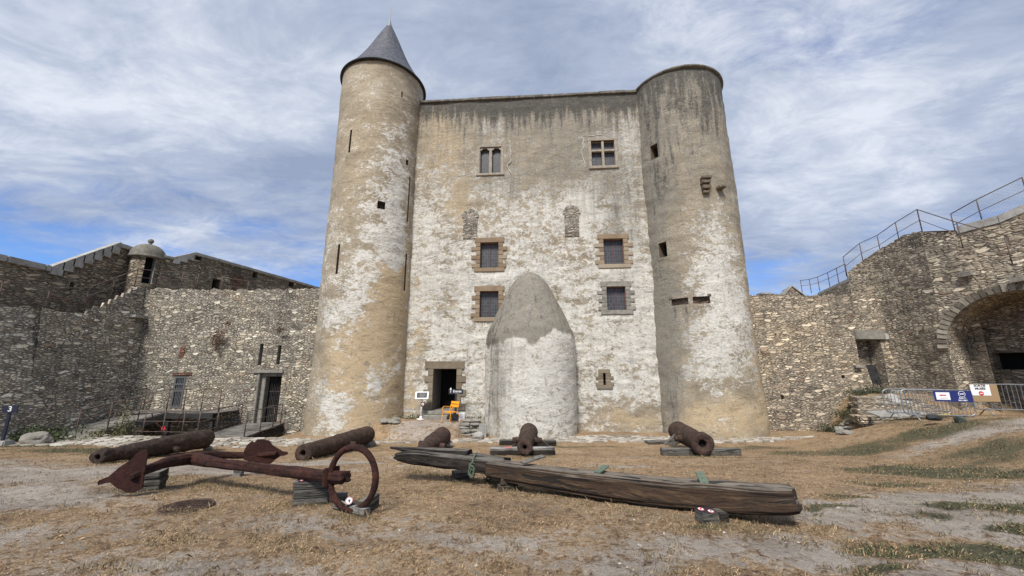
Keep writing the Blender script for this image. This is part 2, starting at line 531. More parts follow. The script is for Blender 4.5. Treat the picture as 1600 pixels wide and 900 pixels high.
def mat_attr(name, rough=0.85, mul=1.0, trans=0.0):
    m, n = material(name)
    a = n.node('ShaderNodeAttribute', attribute_name='m')
    n.put(n.bsdf.inputs['Base Color'], a.outputs['Color'])
    n.bsdf.inputs['Roughness'].default_value = rough
    return m

def mat_leaded(name, diamond=False, tone=(0.026, 0.027, 0.030)):
    m, n = material(name)
    uv = n.node('ShaderNodeTexCoord').outputs['UV']
    if diamond:
        q = n.node('ShaderNodeMapping', ins={'Vector': n.scale(uv, (1.25, 0.8, 1)), 'Rotation': (0, 0, R(45))}).outputs[0]
        bt = n.node('ShaderNodeTexBrick', offset=0.0, ins={'Vector': q, 'Color1': (*tone, 1), 'Color2': (*[x * 1.5 for x in tone], 1), 'Mortar': (0.075, 0.075, 0.078, 1),
                    'Scale': 1.0, 'Mortar Size': 0.010, 'Brick Width': 0.11, 'Row Height': 0.11})
    else:
        bt = n.node('ShaderNodeTexBrick', offset=0.0, ins={'Vector': uv, 'Color1': (*tone, 1), 'Color2': (*[x * 1.9 for x in tone], 1), 'Mortar': (0.10, 0.10, 0.105, 1),
                    'Scale': 1.0, 'Mortar Size': 0.008, 'Brick Width': 0.125, 'Row Height': 0.17})
    n.put(n.bsdf.inputs['Base Color'], bt.outputs['Color'])
    n.put(n.bsdf.inputs['Roughness'], n.math('MULTIPLY_ADD', bt.outputs['Fac'], 0.3, 0.45))
    bump(n, n.noise(uv, 7, 2, 0.5), 0.35, 0.02)
    return m

def mat_slate(name):
    m, n = material(name)
    uv = n.node('ShaderNodeTexCoord').outputs['UV']
    bt = n.node('ShaderNodeTexBrick', offset=0.5, ins={'Vector': uv, 'Color1': (0.055, 0.058, 0.072, 1), 'Color2': (0.11, 0.115, 0.135, 1), 'Mortar': (0.02, 0.02, 0.025, 1),
                'Scale': 1.0, 'Mortar Size': 0.012, 'Brick Width': 0.21, 'Row Height': 0.16, 'Bias': -0.1})
    a = n.noise(uv, 1.6, 6, 0.65)
    c = n.mix(1.0, bt.outputs['Color'], n.ramp(a, [(0.3, (0.7, 0.7, 0.72)), (0.7, (1.3, 1.27, 1.22))]), 'MULTIPLY')
    n.put(n.bsdf.inputs['Base Color'], c)
    n.bsdf.inputs['Roughness'].default_value = 0.55
    bump(n, n.math('SUBTRACT', n.math('MULTIPLY', a, 0.3), bt.outputs['Fac']), 0.5, 0.02)
    return m

def mat_ground(name):
    m, n = material(name)
    p = geo_pos(n)
    (bare, grn, path), a = attr(n)
    n1 = n.noise(p, 1.1, 6, 0.62, 0.6)
    n2 = n.noise(p, 5.0, 9, 0.72, 0.4)
    n3 = n.noise(p, 17, 8, 0.76, 0.3)
    n4 = n.noise(n.scale(p, (1.0, 0.6, 1)), 60, 5, 0.75)
    mixd = n.math('ADD', n.math('MULTIPLY', n2, 0.35), n.math('ADD', n.math('MULTIPLY', n3, 0.40), n.math('MULTIPLY', n4, 0.25)))
    sand = n.ramp(mixd, [(0.41, (0.20, 0.155, 0.118)), (0.465, (0.38, 0.32, 0.262)), (0.53, (0.52, 0.452, 0.38)), (0.59, (0.66, 0.60, 0.52))])
    straw = n.ramp(mixd, [(0.41, (0.085, 0.050, 0.028)), (0.465, (0.27, 0.172, 0.092)), (0.52, (0.48, 0.33, 0.185)), (0.58, (0.72, 0.56, 0.37))])
    green = n.ramp(mixd, [(0.42, (0.020, 0.024, 0.011)), (0.5, (0.058, 0.064, 0.026)), (0.6, (0.15, 0.14, 0.07))])
    bs = n.math('MULTIPLY_ADD', n.math('SUBTRACT', n2, 0.5), 1.9, bare)
    bs = n.math('MULTIPLY_ADD', n.math('SUBTRACT', n1, 0.5), 0.9, bs)
    bs = n.math('MULTIPLY_ADD', n.math('SUBTRACT', n3, 0.5), 1.2, bs)
    c = n.mix(n.smooth(bs, 0.25, 0.66), straw, sand)
    br = n.smooth(n.math('ADD', n.math('MULTIPLY', n2, 0.6), n.math('MULTIPLY', n3, 0.4)), 0.515, 0.60)
    c = n.mix(n.math('MULTIPLY', br, n.smooth(bs, 0.1, 0.9, 0.85, 0.35)), c, (0.075, 0.052, 0.034))
    pn = n.noise(n.scale(p, (0.7, 1.3, 1)), 0.8, 7, 0.7, 0.8)
    c = n.mix(1.0, c, n.ramp(pn, [(0.36, (0.72, 0.70, 0.68)), (0.5, (1.0, 1.0, 1.0)), (0.62, (1.18, 1.19, 1.20))]), 'MULTIPLY')
    gs = n.math('MULTIPLY_ADD', n.math('SUBTRACT', n2, 0.5), 1.3, grn)
    gs = n.math('MULTIPLY_ADD', n.math('SUBTRACT', n3, 0.5), 1.5, gs)
    c = n.mix(n.math('MULTIPLY', n.smooth(gs, 0.26, 0.52), 0.9), c, green)
    vor = n.node('ShaderNodeTexVoronoi', feature='F1', ins={'Vector': p, 'Scale': 22})
    vc = n.node('ShaderNodeSeparateColor', ins={0: vor.outputs['Color']}).outputs
    st = n.math('MULTIPLY', n.smooth(vor.outputs[0], 0.18, 0.25, 1.0, 0.0), n.math('GREATER_THAN', vc[0], 0.82))
    c = n.mix(n.math('MULTIPLY', st, 0.85), c, n.ramp(vc[1], [(0, (0.2, 0.18, 0.15)), (1, (0.66, 0.62, 0.54))]))
    n.put(n.bsdf.inputs['Base Color'], c)
    n.bsdf.inputs['Roughness'].default_value = 0.97
    h = n.math('ADD', n.math('MULTIPLY', n2, 1.2), n.math('MULTIPLY', n3, 1.0))
    h = n.math('ADD', h, n.math('MULTIPLY', n4, 0.6))
    h = n.math('ADD', h, n.math('MULTIPLY', st, 0.3))
    bump(n, h, 1.0, 0.07)
    return m

PLASTER = mat_plaster('old_lime_plaster', 0.45)
RUB_L = mat_rubble('grey_rubble_masonry', (1.02, 1.0, .97), 5.6, 15.0, -0.02, mort=(0.42, 0.385, 0.32), gap=0.09, bright=2.7)
RUB_M = mat_rubble('pale_rubble_masonry', (1.02, 1.0, .95), 6.4, 13.5, -0.07, mort=(0.36, 0.33, 0.275), gap=0.10, bright=1.85)
RUB_B = mat_rubble('brown_rampart_masonry', (1.02, 0.94, 0.82), 4.0, 11.0, 0.0, mort=(0.26, 0.225, 0.175), gap=0.09, bright=1.45, rust=0.08)
RUB_R = mat_rubble('warm_rubble_masonry', (1.08, 0.98, 0.87), 5.2, 14.5, -0.08, mort=(0.44, 0.385, 0.30), gap=0.11, bright=1.95)
RUB_A = mat_rubble('coursed_bastion_masonry', (1.03, 0.97, 0.88), 4.2, 12.0, -0.09, mort=(0.46, 0.40, 0.315), gap=0.12, bright=1.95, rust=0.04)
SAND = mat_stone('orange_sandstone', (0.17, 0.115, 0.07), (0.25, 0.185, 0.12), (0.32, 0.265, 0.195), 3.0, per_face=True)
GRAN = mat_stone('grey_granite', (0.14, 0.13, 0.11), (0.22, 0.205, 0.175), (0.30, 0.28, 0.24), 5.0)
BROWNST = mat_stone('brown_door_stone', (0.125, 0.095, 0.062), (0.185, 0.15, 0.105), (0.25, 0.205, 0.145), 4.0, per_face=True)
CONC = mat_stone('pale_coping_stone', (0.20, 0.195, 0.175), (0.33, 0.32, 0.295), (0.45, 0.44, 0.41), 3.0, 0.3)
TRAC = mat_stone('tracery_stone', (0.20, 0.165, 0.125), (0.30, 0.26, 0.205), (0.38, 0.34, 0.28), 7.0)
LICH = mat_stone('lichened_cap_stone', (0.055, 0.05, 0.04), (0.12, 0.11, 0.09), (0.22, 0.205, 0.17), 4.0, 0.6)
DOME = mat_stone('weathered_dome_stone', (0.08, 0.075, 0.06), (0.15, 0.14, 0.115), (0.23, 0.215, 0.18), 5.0, 0.6)
PAVE = mat_stone('worn_paving_stone', (0.20, 0.175, 0.14), (0.34, 0.31, 0.26), (0.50, 0.47, 0.41), 2.5, 0.4, per_face=True)
RUST_A = mat_rust('red_rusted_iron', (0.010, 0.005, 0.004), (0.040, 0.014, 0.010), (0.085, 0.028, 0.018), (0.11, 0.042, 0.026), streak=(1, 1, 1))
RUST_P = mat_rust('red_rusted_plate', (0.022, 0.008, 0.006), (0.042, 0.0135, 0.010), (0.062, 0.020, 0.0145), (0.075, 0.03, 0.02), hif=0.12)
RUST_C = mat_rust('brown_rusted_iron', (0.018, 0.011, 0.008), (0.055, 0.033, 0.025), (0.108, 0.066, 0.048), (0.18, 0.105, 0.07))
RUST_D = mat_rust('dark_rusted_iron', (0.012, 0.008, 0.007), (0.042, 0.028, 0.022), (0.088, 0.056, 0.042), (0.15, 0.085, 0.055), hif=0.4)
BEAM = mat_oldwood('old_beam_wood', (0.010, 0.006, 0.004), (0.050, 0.027, 0.013), (0.140, 0.085, 0.042), (0.27, 0.235, 0.19), 0.7, (2.0, 34, 1))
BEAMD = mat_oldwood('burnt_beam_wood', (0.007, 0.005, 0.004), (0.024, 0.017, 0.012), (0.085, 0.067, 0.050), (0.22, 0.20, 0.17), 0.75, (2.4, 30, 1))
BLOCK = mat_oldwood('weathered_block_wood', (0.05, 0.046, 0.039), (0.125, 0.115, 0.098), (0.22, 0.205, 0.175), (0.30, 0.285, 0.25), 0.6, (3, 40, 1))
PLANKW = mat_oldwood('pale_plank_wood', (0.12, 0.11, 0.095), (0.25, 0.235, 0.21), (0.42, 0.40, 0.37), (0.50, 0.49, 0.46), 0.8, (3, 40, 1))
DECK = mat_oldwood('grey_deck_boards', (0.10, 0.092, 0.08), (0.19, 0.175, 0.155), (0.28, 0.26, 0.23), (0.36, 0.34, 0.305), 0.6, (2, 30, 1))
DARKW = mat_oldwood('dark_wood', (0.012, 0.012, 0.012), (0.03, 0.03, 0.03), (0.06, 0.06, 0.058), (0.08, 0.08, 0.078), 0.4)
IRON = mat_rust('railing_iron', (0.06, 0.042, 0.036), (0.12, 0.088, 0.075), (0.18, 0.135, 0.115))
GATE = mat_rust('gate_iron', (0.02, 0.018, 0.017), (0.045, 0.04, 0.036), (0.08, 0.068, 0.06))
GRILLE = mat_plain('grey_painted_iron', (0.11, 0.115, 0.12), 0.5, 0.2)
GALV = mat_plain('galvanised_steel', (0.27, 0.28, 0.29), 0.45, 0.65, 0.25)
GREENM = mat_plain('verdigris_metal', (0.105, 0.135, 0.10), 0.75, 0.0, 0.35, 20, 0.4)
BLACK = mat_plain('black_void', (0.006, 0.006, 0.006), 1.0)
BLACKP = mat_plain('black_sign_paint', (0.018, 0.018, 0.022), 0.5)
WHITE = mat_plain('white_paint', (0.78, 0.78, 0.77), 0.5, 0, 0.05)
BLUE = mat_plain('navy_sign_panel', (0.012, 0.02, 0.13), 0.45, 0, 0.08)
REDP = mat_plain('red_sign_paint', (0.55, 0.03, 0.04), 0.5, 0, 0.08)
PINK = mat_plain('faded_red_sticker', (0.55, 0.16, 0.18), 0.6, 0, 0.1)
CARD = mat_plain('brown_cardboard', (0.30, 0.20, 0.105), 0.85, 0, 0.12)
YELL = mat_plain('orange_yellow_chair_paint', (0.80, 0.33, 0.012), 0.42, 0, 0.05)
YROPE = mat_plain('yellow_paint', (0.72, 0.48, 0.03), 0.6, 0, 0.12)
NAVY = mat_plain('dark_blue_post_paint', (0.018, 0.022, 0.045), 0.5)
MAROON = mat_plain('maroon_window_paint', (0.10, 0.03, 0.032), 0.55)
REDBRICK = mat_rubble('red_brick', (1.15, 0.58, 0.45), 5.5, 14, -0.1, bright=0.8)
INNER = mat_plain('grey_rendered_reveal', (0.17, 0.155, 0.135), 0.9, 0, 0.2, 3)
SLATE = mat_slate('slate_tiles')
LEAD = mat_plain('dull_lead', (0.22, 0.225, 0.235), 0.5, 0.5, 0.15)
LGLASS = mat_leaded('leaded_glass')
DGLASS = mat_leaded('diamond_leaded_glass', True, (0.014, 0.015, 0.017))
GROUND = mat_ground('dry_courtyard_ground')
VEG = mat_attr('plant_colours', 0.75)
STONES = mat_attr('loose_stone_colours', 0.9)

# ------------------------------------------------------------------ sheet builder for walls and towers
def snapped(a, b, step, marks):
    xs = list(np.linspace(a, b, max(2, int(round((b - a) / step)) + 1)))
    for mk in marks:
        if a < mk < b:
            k = int(np.argmin([abs(x - mk) for x in xs]))
            if 0 < k < len(xs) - 1 and all(abs(xs[k] - m2) > 1e-6 for m2 in marks if m2 != mk): xs[k] = mk
            else: xs.append(mk)
    return np.array(sorted(set(xs)))
def sheet(name, us, zs, pos, nrm, openings=(), disp=None, top=None, bot=None, mat=None, parent=None, col=None,
          uvoff=(0, 0), thick=0.0, rmat=None, backmat=None):
    """pos(u,z)->(..,3), nrm(u,z)->(..,3) outward. openings: dict(u0,u1,z0,z1,depth,back)"""
    U, Z = np.meshgrid(us, zs, indexing='ij')
    Zc = Z.copy()
    if top is not None: Zc = np.minimum(Zc, top(U))
    if bot is not None: Zc = np.maximum(Zc, bot(U))
    P = pos(U, Zc); Nn = nrm(U, Zc)
    if disp is not None:
        d = disp(U, Zc)
        for o in openings:
            dx = np.maximum(np.maximum(o['u0'] - U, U - o['u1']), 0); dz = np.maximum(np.maximum(o['z0'] - Zc, Zc - o['z1']), 0)
            d = d * sm(0.0, 0.22, np.hypot(dx, dz))
        P = P + Nn * d[..., None]
    nu, nz = U.shape
    I = np.arange(nu * nz).reshape(nu, nz)
    keep = np.ones((nu - 1, nz - 1), bool)
    uc = (us[:-1] + us[1:]) / 2; zc_ = (zs[:-1] + zs[1:]) / 2
    for o in openings:
        keep &= ~(((uc > o['u0']) & (uc < o['u1']))[:, None] & ((zc_ > o['z0']) & (zc_ < o['z1']))[None, :])
    hgt = np.maximum(Zc[:-1, 1:] - Zc[:-1, :-1], Zc[1:, 1:] - Zc[1:, :-1])
    keep &= hgt > 1e-5
    a, b, c, d_ = I[:-1, :-1], I[1:, :-1], I[1:, 1:], I[:-1, 1:]
    F = np.stack([a, b, c, d_], -1)[keep]
    V = P.reshape(-1, 3); UV = np.stack([U + uvoff[0], Zc + uvoff[1]], -1).reshape(-1, 2)
    Cc = col(U, Zc).reshape(-1, 4) if col is not None else None
    if thick:
        # top strip and back face
        tz = top(us) if top is not None else np.full(len(us), zs[-1])
        f = P[:, -1]
        bk = pos(us, tz) - nrm(us, tz) * thick
        bb = pos(us, tz * 0 + zs[0]) - nrm(us, tz) * thick
        base = len(V)
        V = np.concatenate([V, f, bk, bk, bb])
        UV = np.concatenate([UV, np.stack([us, tz * 0], -1), np.stack([us, tz * 0 + thick], -1), np.stack([us, tz], -1), np.stack([us, tz * 0 + zs[0]], -1)])
        if Cc is not None: Cc = np.concatenate([Cc] + [Cc[I[:, -1]]] * 4)
        L = len(us); r = np.arange(L - 1)
        F = np.concatenate([F, np.stack([base + r, base + r + 1, base + L + r + 1, base + L + r], -1),
                            np.stack([base + 2 * L + r, base + 2 * L + r + 1, base + 3 * L + r + 1, base + 3 * L + r], -1)[:, ::-1]])
    ob = np_mesh(name, V, F, mat, parent, UV, Cc)
    return ob
def reveals(name, ops, pos, nrm, parent, mats, eps=0.0):
    """the inner sides of openings, one mesh"""
    bm = bmesh.new()
    uvl = bm.loops.layers.uv.verify()
    for o in ops:
        u0, u1, z0, z1, dep = o['u0'], o['u1'], o['z0'], o['z1'], o['depth']
        def Pp(u, z, d):
            q = pos(np.array([u]), np.array([z]))[0] - nrm(np.array([u]), np.array([z]))[0] * d
            return Vector(q)
        cs = [(u0, z0), (u1, z0), (u1, z1), (u0, z1)]
        # keep jamb sides parallel to the middle normal
        nm = Vector(nrm(np.array([(u0 + u1) / 2]), np.array([(z0 + z1) / 2]))[0])
        fr = [Vector(pos(np.array([u]), np.array([z]))[0]) for u, z in cs]
        bkp = [p - nm * dep for p in fr]
        for i in range(4):
            q = [fr[i], fr[(i + 1) % 4], bkp[(i + 1) % 4], bkp[i]]
            f = bm.faces.new([bm.verts.new(v) for v in q]); f.material_index = 0
            L = (q[1] - q[0]).length
            for lp, t in zip(f.loops, [(0, 0), (L, 0), (L, dep), (0, dep)] if i % 2 == 0 else [(0, 0), (0, L), (dep, L), (dep, 0)]): lp[uvl].uv = t
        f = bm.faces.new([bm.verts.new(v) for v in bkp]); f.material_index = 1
        for lp, t in zip(f.loops, cs): lp[uvl].uv = t
    me = bpy.data.meshes.new(name); bm.to_mesh(me); bm.free()
    return link(name, me, mats, parent)
def rect_op(fn, x0, y0, x1, y1, depth=0.3, **kw):
    """opening from two picture corners on a surface whose fn(px,py)->(u,z)"""
    ym, xm = (y0 + y1) / 2, (x0 + x1) / 2
    ua, ub = fn(x0, ym)[0], fn(x1, ym)[0]
    zt, zb = fn(xm, y0)[1], fn(xm, y1)[1]
    return dict(u0=min(ua, ub), u1=max(ua, ub), z0=zb, z1=zt, depth=depth, **kw)
def marks(ops, k): return [o[k + '0'] for o in ops] + [o[k + '1'] for o in ops]
# ------------------------------------------------------------------ ground sheet
GREEN_SPOTS = [  # x, y, rx, ry, amount (world metres)
    (8.6, 8.6, 1.5, .55, .75), (9.2, 7.9, 1.5, .4, .7), (5.9, 5.45, .75, .22, .85), (6.9, 5.3, .9, .25, .8), (5.0, 5.1, .4, .15, .6),
    (3.75, 4.2, .62, .22, .9), (4.5, 4.0, .5, .2, .9), (3.2, 3.75, .3, .12, .7), (5.8, 4.6, .5, .2, .8), (4.7, 6.2, .5, .2, .55), (4.1, 5.6, .35, .14, .6),
    (-13.2, 12.3, 2.2, .9, .6), (-16.0, 13.5, 2.0, .8, .5), (9.8, 12.2, 2.8, 1.1, .5), (12.6, 12.0, 1.8, .9, .6), (14.2, 15.2, 1.6, 1.6, .5), (7.5, 14.0, 2.5, .7, .4),
    (1.5, 14.2, 3.0, .5, .4), (-4.0, 14.3, 1.5, .5, .3), (6.6, 7.2, .9, .35, .45), (11.5, 9.4, 2.5, .8, .5), (2.0, 4.75, .3, .12, .35), (-6, 13.8, 2, .5, .3)]
BARE_SPOTS = [
    (-9.5, 8.0, 3.2, 1.15, .85), (-6.8, 8.7, 2.2, .7, .85), (-4.6, 9.8, 1.6, .5, .75), (-7.2, 6.2, 1.6, .8, .75), (-5.4, 4.5, 1.6, .5, .45), (-2.6, 4.9, 1.6, .35, .42),
    (-2.3, 3.9, 1.7, .4, .4), (-.2, 4.3, 1.2, .3, .35), (.9, 3.9, 1.5, .35, .45), (2.6, 4.2, 1.4, .5, .6), (4.6, 5.5, 1.4, .6, .85), (5.9, 5.0, 1.6, .8, .8), (6.6, 6.0, 1.8, .5, .7),
    (3.8, 3.8, 1.6, .5, .5), (8.5, 6.9, 2.2, .5, .55), (13.6, 11.0, 2.2, .8, .8), (-3.7, 17.3, 1.3, 1.1, .55), (-2.5, 10.9, 1.2, .5, .5), (2.5, 9.2, .8, .25, .35),
    (11, 10.8, 2.0, .35, .35), (-1.2, 4.7, .8, .2, .3), (15.2, 16.4, .9, .5, .6), (-4.6, 3.6, 1.2, .3, .4), (-12, 9.2, 3, 1, .5)]
def spots(x, y, L):
    r = np.zeros_like(np.asarray(x, float))
    wx = x + (fbm(x * 1.1, y * 1.1, seed=31) - .5) * 1.0; wy = y + (fbm(x * 1.1, y * 1.1, seed=37) - .5) * .7
    for (cx, cy, rx, ry, a) in L:
        r = np.maximum(r, a * np.exp(-(((wx - cx) / rx) ** 2 + ((wy - cy) / ry) ** 2) ** 1.3 * .8))
    return r
def ground_masks(x, y):
    bare = spots(x, y, BARE_SPOTS) + (fbm(x * .9, y * 1.6, seed=5, oct=4) - .5) * 0.75 + 0.10
    grn = spots(x, y, GREEN_SPOTS) * 1.25 + (fbm(x * 1.3, y * 1.6, seed=8, oct=4) - .62) * 0.55
    bare = bare - np.clip(grn, 0, 1) * .8
    return np.clip(bare, 0, 1), np.clip(grn, 0, 1)
def graded(lo, hi, core_lo, core_hi, step, growth):
    a = [core_lo]
    while a[-1] < core_hi: a.append(a[-1] + step)
    st = step
    while a[-1] < hi: st *= growth; a.append(a[-1] + st)
    st = step; b = [core_lo]
    while b[-1] > lo: st *= growth; b.append(b[-1] - st)
    return np.array(b[1:][::-1] + a)
gx = graded(-900, 900, -9, 9, 0.045, 1.035)
gy = graded(-900, 900, 1.6, 9, 0.045, 1.035)
GX, GY = np.meshgrid(gx, gy, indexing='ij')
GZ = G(GX, GY)
near = 1 - sm(10, 16, np.hypot(GX, GY))
GZ = GZ + near * (fbm(GX * 9, GY * 9, seed=12, oct=3) - .5) * 0.028
bm_, gm_ = ground_masks(GX, GY)
I = np.arange(GX.size).reshape(GX.shape)
F = np.stack([I[:-1, :-1], I[1:, :-1], I[1:, 1:], I[:-1, 1:]], -1).reshape(-1, 4)
gr = np_mesh('ground', np.stack([GX, GY, GZ], -1).reshape(-1, 3), F, GROUND, None, None,
             np.stack([bm_, gm_, bm_ * 0, bm_ * 0 + 1], -1).reshape(-1, 4))
tag(gr, kind='structure')

# paved strip of worn flat stones along the foot of the castle
rng = np.random.default_rng(11)
def paving():
    bm = bmesh.new()
    cl = bm.verts.layers.float_color.new('m')
    y0f = lambda x: np.interp(x, [-18, -13, -9, -5, 0, 5, 9.5, 11.5], [13.3, 13.6, 14.1, 15.1, 15.25, 15.5, 15.3, 15.6])
    y1f = lambda x: np.interp(x, [-18, -13, -9, -5, 0, 5, 9.5, 11.5], [16.4, 16.4, 16.3, 16.0, 16.6, 17.4, 16.5, 16.6])
    v = 0.0
    rows = 9
    for r in range(rows):
        x = -17.5 + rng.uniform(0, .3)
        while x < 11.6:
            wd = rng.uniform(.18, .52)
            f0, f1 = r / rows, (r + 1) / rows
            xm = x + wd / 2
            ya = y0f(xm) + (y1f(xm) - y0f(xm)) * f0; yb = y0f(xm) + (y1f(xm) - y0f(xm)) * f1
            if rng.random() < (.94 if xm < 8.5 else .8) and not (-6.9 < xm < -2.2 and (ya > 15.75)) and not (r == 0 and rng.random() < .35):
                gp = .018
                tilt = rng.uniform(-.012, .012)
                k = 7
                cxm, cym = xm, (ya + yb) / 2
                hw, hh = wd / 2 - gp, (yb - ya) / 2 - gp
                z = float(G(cxm, cym)) + rng.uniform(.022, .045)
                tone = rng.random()
                ring = []
                for q in range(8):
                    an = q * math.pi / 4 + math.pi / 8
                    sx = math.copysign(min(1, abs(math.cos(an)) * 1.25), math.cos(an)); sy = math.copysign(min(1, abs(math.sin(an)) * 1.25), math.sin(an))
                    ring.append((cxm + sx * hw * rng.uniform(.9, 1.0), cym + sy * hh * rng.uniform(.9, 1.0)))
                top = [bm.verts.new((a, b, z + tilt * (a - cxm) / .2)) for a, b in ring]
                bt = [bm.verts.new((cxm + (a - cxm) * 1.06, cym + (b - cym) * 1.06, z - .06)) for a, b in ring]
                for vv in top + bt: vv[cl] = (tone, tone, tone, 1)
                bm.faces.new(top)
                for q in range(8): bm.faces.new((top[q], bt[q], bt[(q + 1) % 8], top[(q + 1) % 8]))
            x += wd
    o = bm_obj('paved_strip', bm, PAVE)
    tag(o, kind='structure')
paving()

# ------------------------------------------------------------------ the keep
FT = 0.0714
def fac(px, py):
    a, b = ray(px, py); t = 18.567 / (1 + FT * a)
    return a * t / .99746, CAM_H + b * t
def pos_f(u, z): return np.stack([u * .99746, 18.567 - .07122 * u, z + 0 * u], -1)
def nrm_f(u, z): return np.stack([-.07122 + 0 * (u + z), -.99746 + 0 * (u + z), 0 * (u + z)], -1)
class Cyl:
    def __init__(s, cx, cy, r, flare=0.0):
        s.cx, s.cy, s.r, s.fl = cx, cy, r, flare
    def rr(s, z): return s.r + s.fl * np.clip((4 - z) / 5, 0, 1) ** 2
    def pos(s, u, z):
        t = u / s.r; r = s.rr(z)
        return np.stack([s.cx + r * np.sin(t), s.cy - r * np.cos(t), z + 0 * u], -1)
    def nrm(s, u, z):
        t = u / s.r
        return np.stack([np.sin(t) + 0 * z, -np.cos(t) + 0 * z, 0 * (t + z)], -1)
    def hit(s, px, py):
        a, b = ray(px, py)
        A = a * a + 1; B = -2 * (a * s.cx + s.cy); Cq = s.cx ** 2 + s.cy ** 2 - s.r ** 2
        D = max(B * B - 4 * A * Cq, 0)
        t = (-B - math.sqrt(D)) / (2 * A)
        return math.atan2(a * t - s.cx, s.cy - t) * s.r, CAM_H + b * t
def blobs(U, Z, fn, L, seed):
    wu = U + (fbm(U * .9, Z * .9, seed=seed) - .5) * 1.3; wz = Z + (fbm(U * .9, Z * .9, seed=seed + 3) - .5) * 1.3
    r = np.zeros_like(U)
    for (px, py, rx, ry, a) in L:
        u, z = fn(px, py)
        u2, _ = fn(px + rx, py); _, z2 = fn(px, py - ry)
        ru, rz = abs(u2 - u) + .05, abs(z2 - z) + .05
        r = r + a * np.exp(-(((wu - u) / ru) ** 2 + ((wz - z) / rz) ** 2) * .9)
    return r

keep = empty('castle_keep', (0, 18.5, -1.0), 'tall pale castle keep with blotched plaster, two round towers and a slate cone roof', 'castle')

# facade --------------------------------------------------------------
W4 = [rect_op(fac, 750.3, 379, 779, 418.5, .30), rect_op(fac, 749.5, 455, 779, 496, .30),
      rect_op(fac, 943.3, 373.5, 974.6, 412.8, .30), rect_op(fac, 948, 447.8, 978, 484.8, .30)]
WG = rect_op(fac, 749.6, 230, 783, 271, .28)
WC = rect_op(fac, 924, 220, 960.6, 259.4, .28)
WS = rect_op(fac, 942.3, 583, 946.6, 602, .5)
DR = rect_op(fac, 676.3, 576.3, 713, 641, 1.5)
OPS = W4 + [WG, WC, WS, DR]
TOPZ = 16.42
us = snapped(-6.4, 8.0, 0.06, marks(OPS, 'u')); zs = snapped(-1.6, TOPZ, 0.06, marks(OPS, 'z'))
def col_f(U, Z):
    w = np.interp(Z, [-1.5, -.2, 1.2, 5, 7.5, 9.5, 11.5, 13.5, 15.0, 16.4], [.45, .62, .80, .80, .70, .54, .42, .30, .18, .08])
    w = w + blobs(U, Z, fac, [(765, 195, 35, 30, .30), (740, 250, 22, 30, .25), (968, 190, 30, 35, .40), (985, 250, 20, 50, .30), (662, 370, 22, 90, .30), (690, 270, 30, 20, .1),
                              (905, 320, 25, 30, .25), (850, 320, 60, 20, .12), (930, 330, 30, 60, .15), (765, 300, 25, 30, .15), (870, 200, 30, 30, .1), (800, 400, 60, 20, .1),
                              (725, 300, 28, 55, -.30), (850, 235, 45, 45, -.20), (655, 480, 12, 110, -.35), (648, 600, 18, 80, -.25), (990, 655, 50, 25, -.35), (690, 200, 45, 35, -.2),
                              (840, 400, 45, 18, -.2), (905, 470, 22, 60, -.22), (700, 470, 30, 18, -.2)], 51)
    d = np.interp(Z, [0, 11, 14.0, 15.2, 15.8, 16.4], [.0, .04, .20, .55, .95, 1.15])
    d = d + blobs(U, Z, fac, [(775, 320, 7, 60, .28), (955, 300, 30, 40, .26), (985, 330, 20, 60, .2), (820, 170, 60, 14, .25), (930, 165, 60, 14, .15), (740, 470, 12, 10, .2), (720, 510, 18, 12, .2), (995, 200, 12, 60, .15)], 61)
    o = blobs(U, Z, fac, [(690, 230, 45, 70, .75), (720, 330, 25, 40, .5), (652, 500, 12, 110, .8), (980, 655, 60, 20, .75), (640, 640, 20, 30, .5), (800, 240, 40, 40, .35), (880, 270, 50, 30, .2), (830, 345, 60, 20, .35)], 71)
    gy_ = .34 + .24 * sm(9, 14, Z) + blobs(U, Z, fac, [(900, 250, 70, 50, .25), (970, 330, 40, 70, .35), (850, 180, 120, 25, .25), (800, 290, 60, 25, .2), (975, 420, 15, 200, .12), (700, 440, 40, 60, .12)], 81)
    return np.stack([w, d, np.clip(o, 0, 1), gy_], -1)
FLAT = [(o['u0'] - .28, o['u1'] + .28, o['z0'] - .15, o['z1'] + .22) for o in OPS]
for (x0_, x1_, y0_, y1_) in [(721, 750, 325, 374), (877.5, 907, 320, 370.5)]:
    p0_, p1_ = fac(x0_, (y0_ + y1_) / 2), fac(x1_, (y0_ + y1_) / 2); q0_, q1_ = fac((x0_ + x1_) / 2, y1_), fac((x0_ + x1_) / 2, y0_)
    FLAT.append((p0_[0], p1_[0], q0_[1], q1_[1]))
def disp_f(U, Z):
    k = 1.0
    for (a_, b_, c_, d_) in FLAT:
        k = k * sm(0, .3, np.hypot(np.maximum(np.maximum(a_ - U, U - b_), 0), np.maximum(np.maximum(c_ - Z, Z - d_), 0)))
    return disp_f0(U, Z) * k
def disp_f0(U, Z):
    rip = fbm(U * 1.2 + .4 * fbm(U * .8, Z * .8, seed=4), Z * 3.4, seed=21, oct=4) - .5
    return rip * .115 * (0.45 + .55 * sm(13, 5, Z)) + (fbm(U * .45, Z * .45, seed=22) - .5) * .14
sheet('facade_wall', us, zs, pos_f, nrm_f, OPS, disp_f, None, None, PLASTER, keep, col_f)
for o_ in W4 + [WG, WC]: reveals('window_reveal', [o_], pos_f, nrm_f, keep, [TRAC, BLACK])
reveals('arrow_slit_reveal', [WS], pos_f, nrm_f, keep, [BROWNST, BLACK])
reveals('doorway_reveal', [DR], pos_f, nrm_f, keep, [INNER, BLACK])

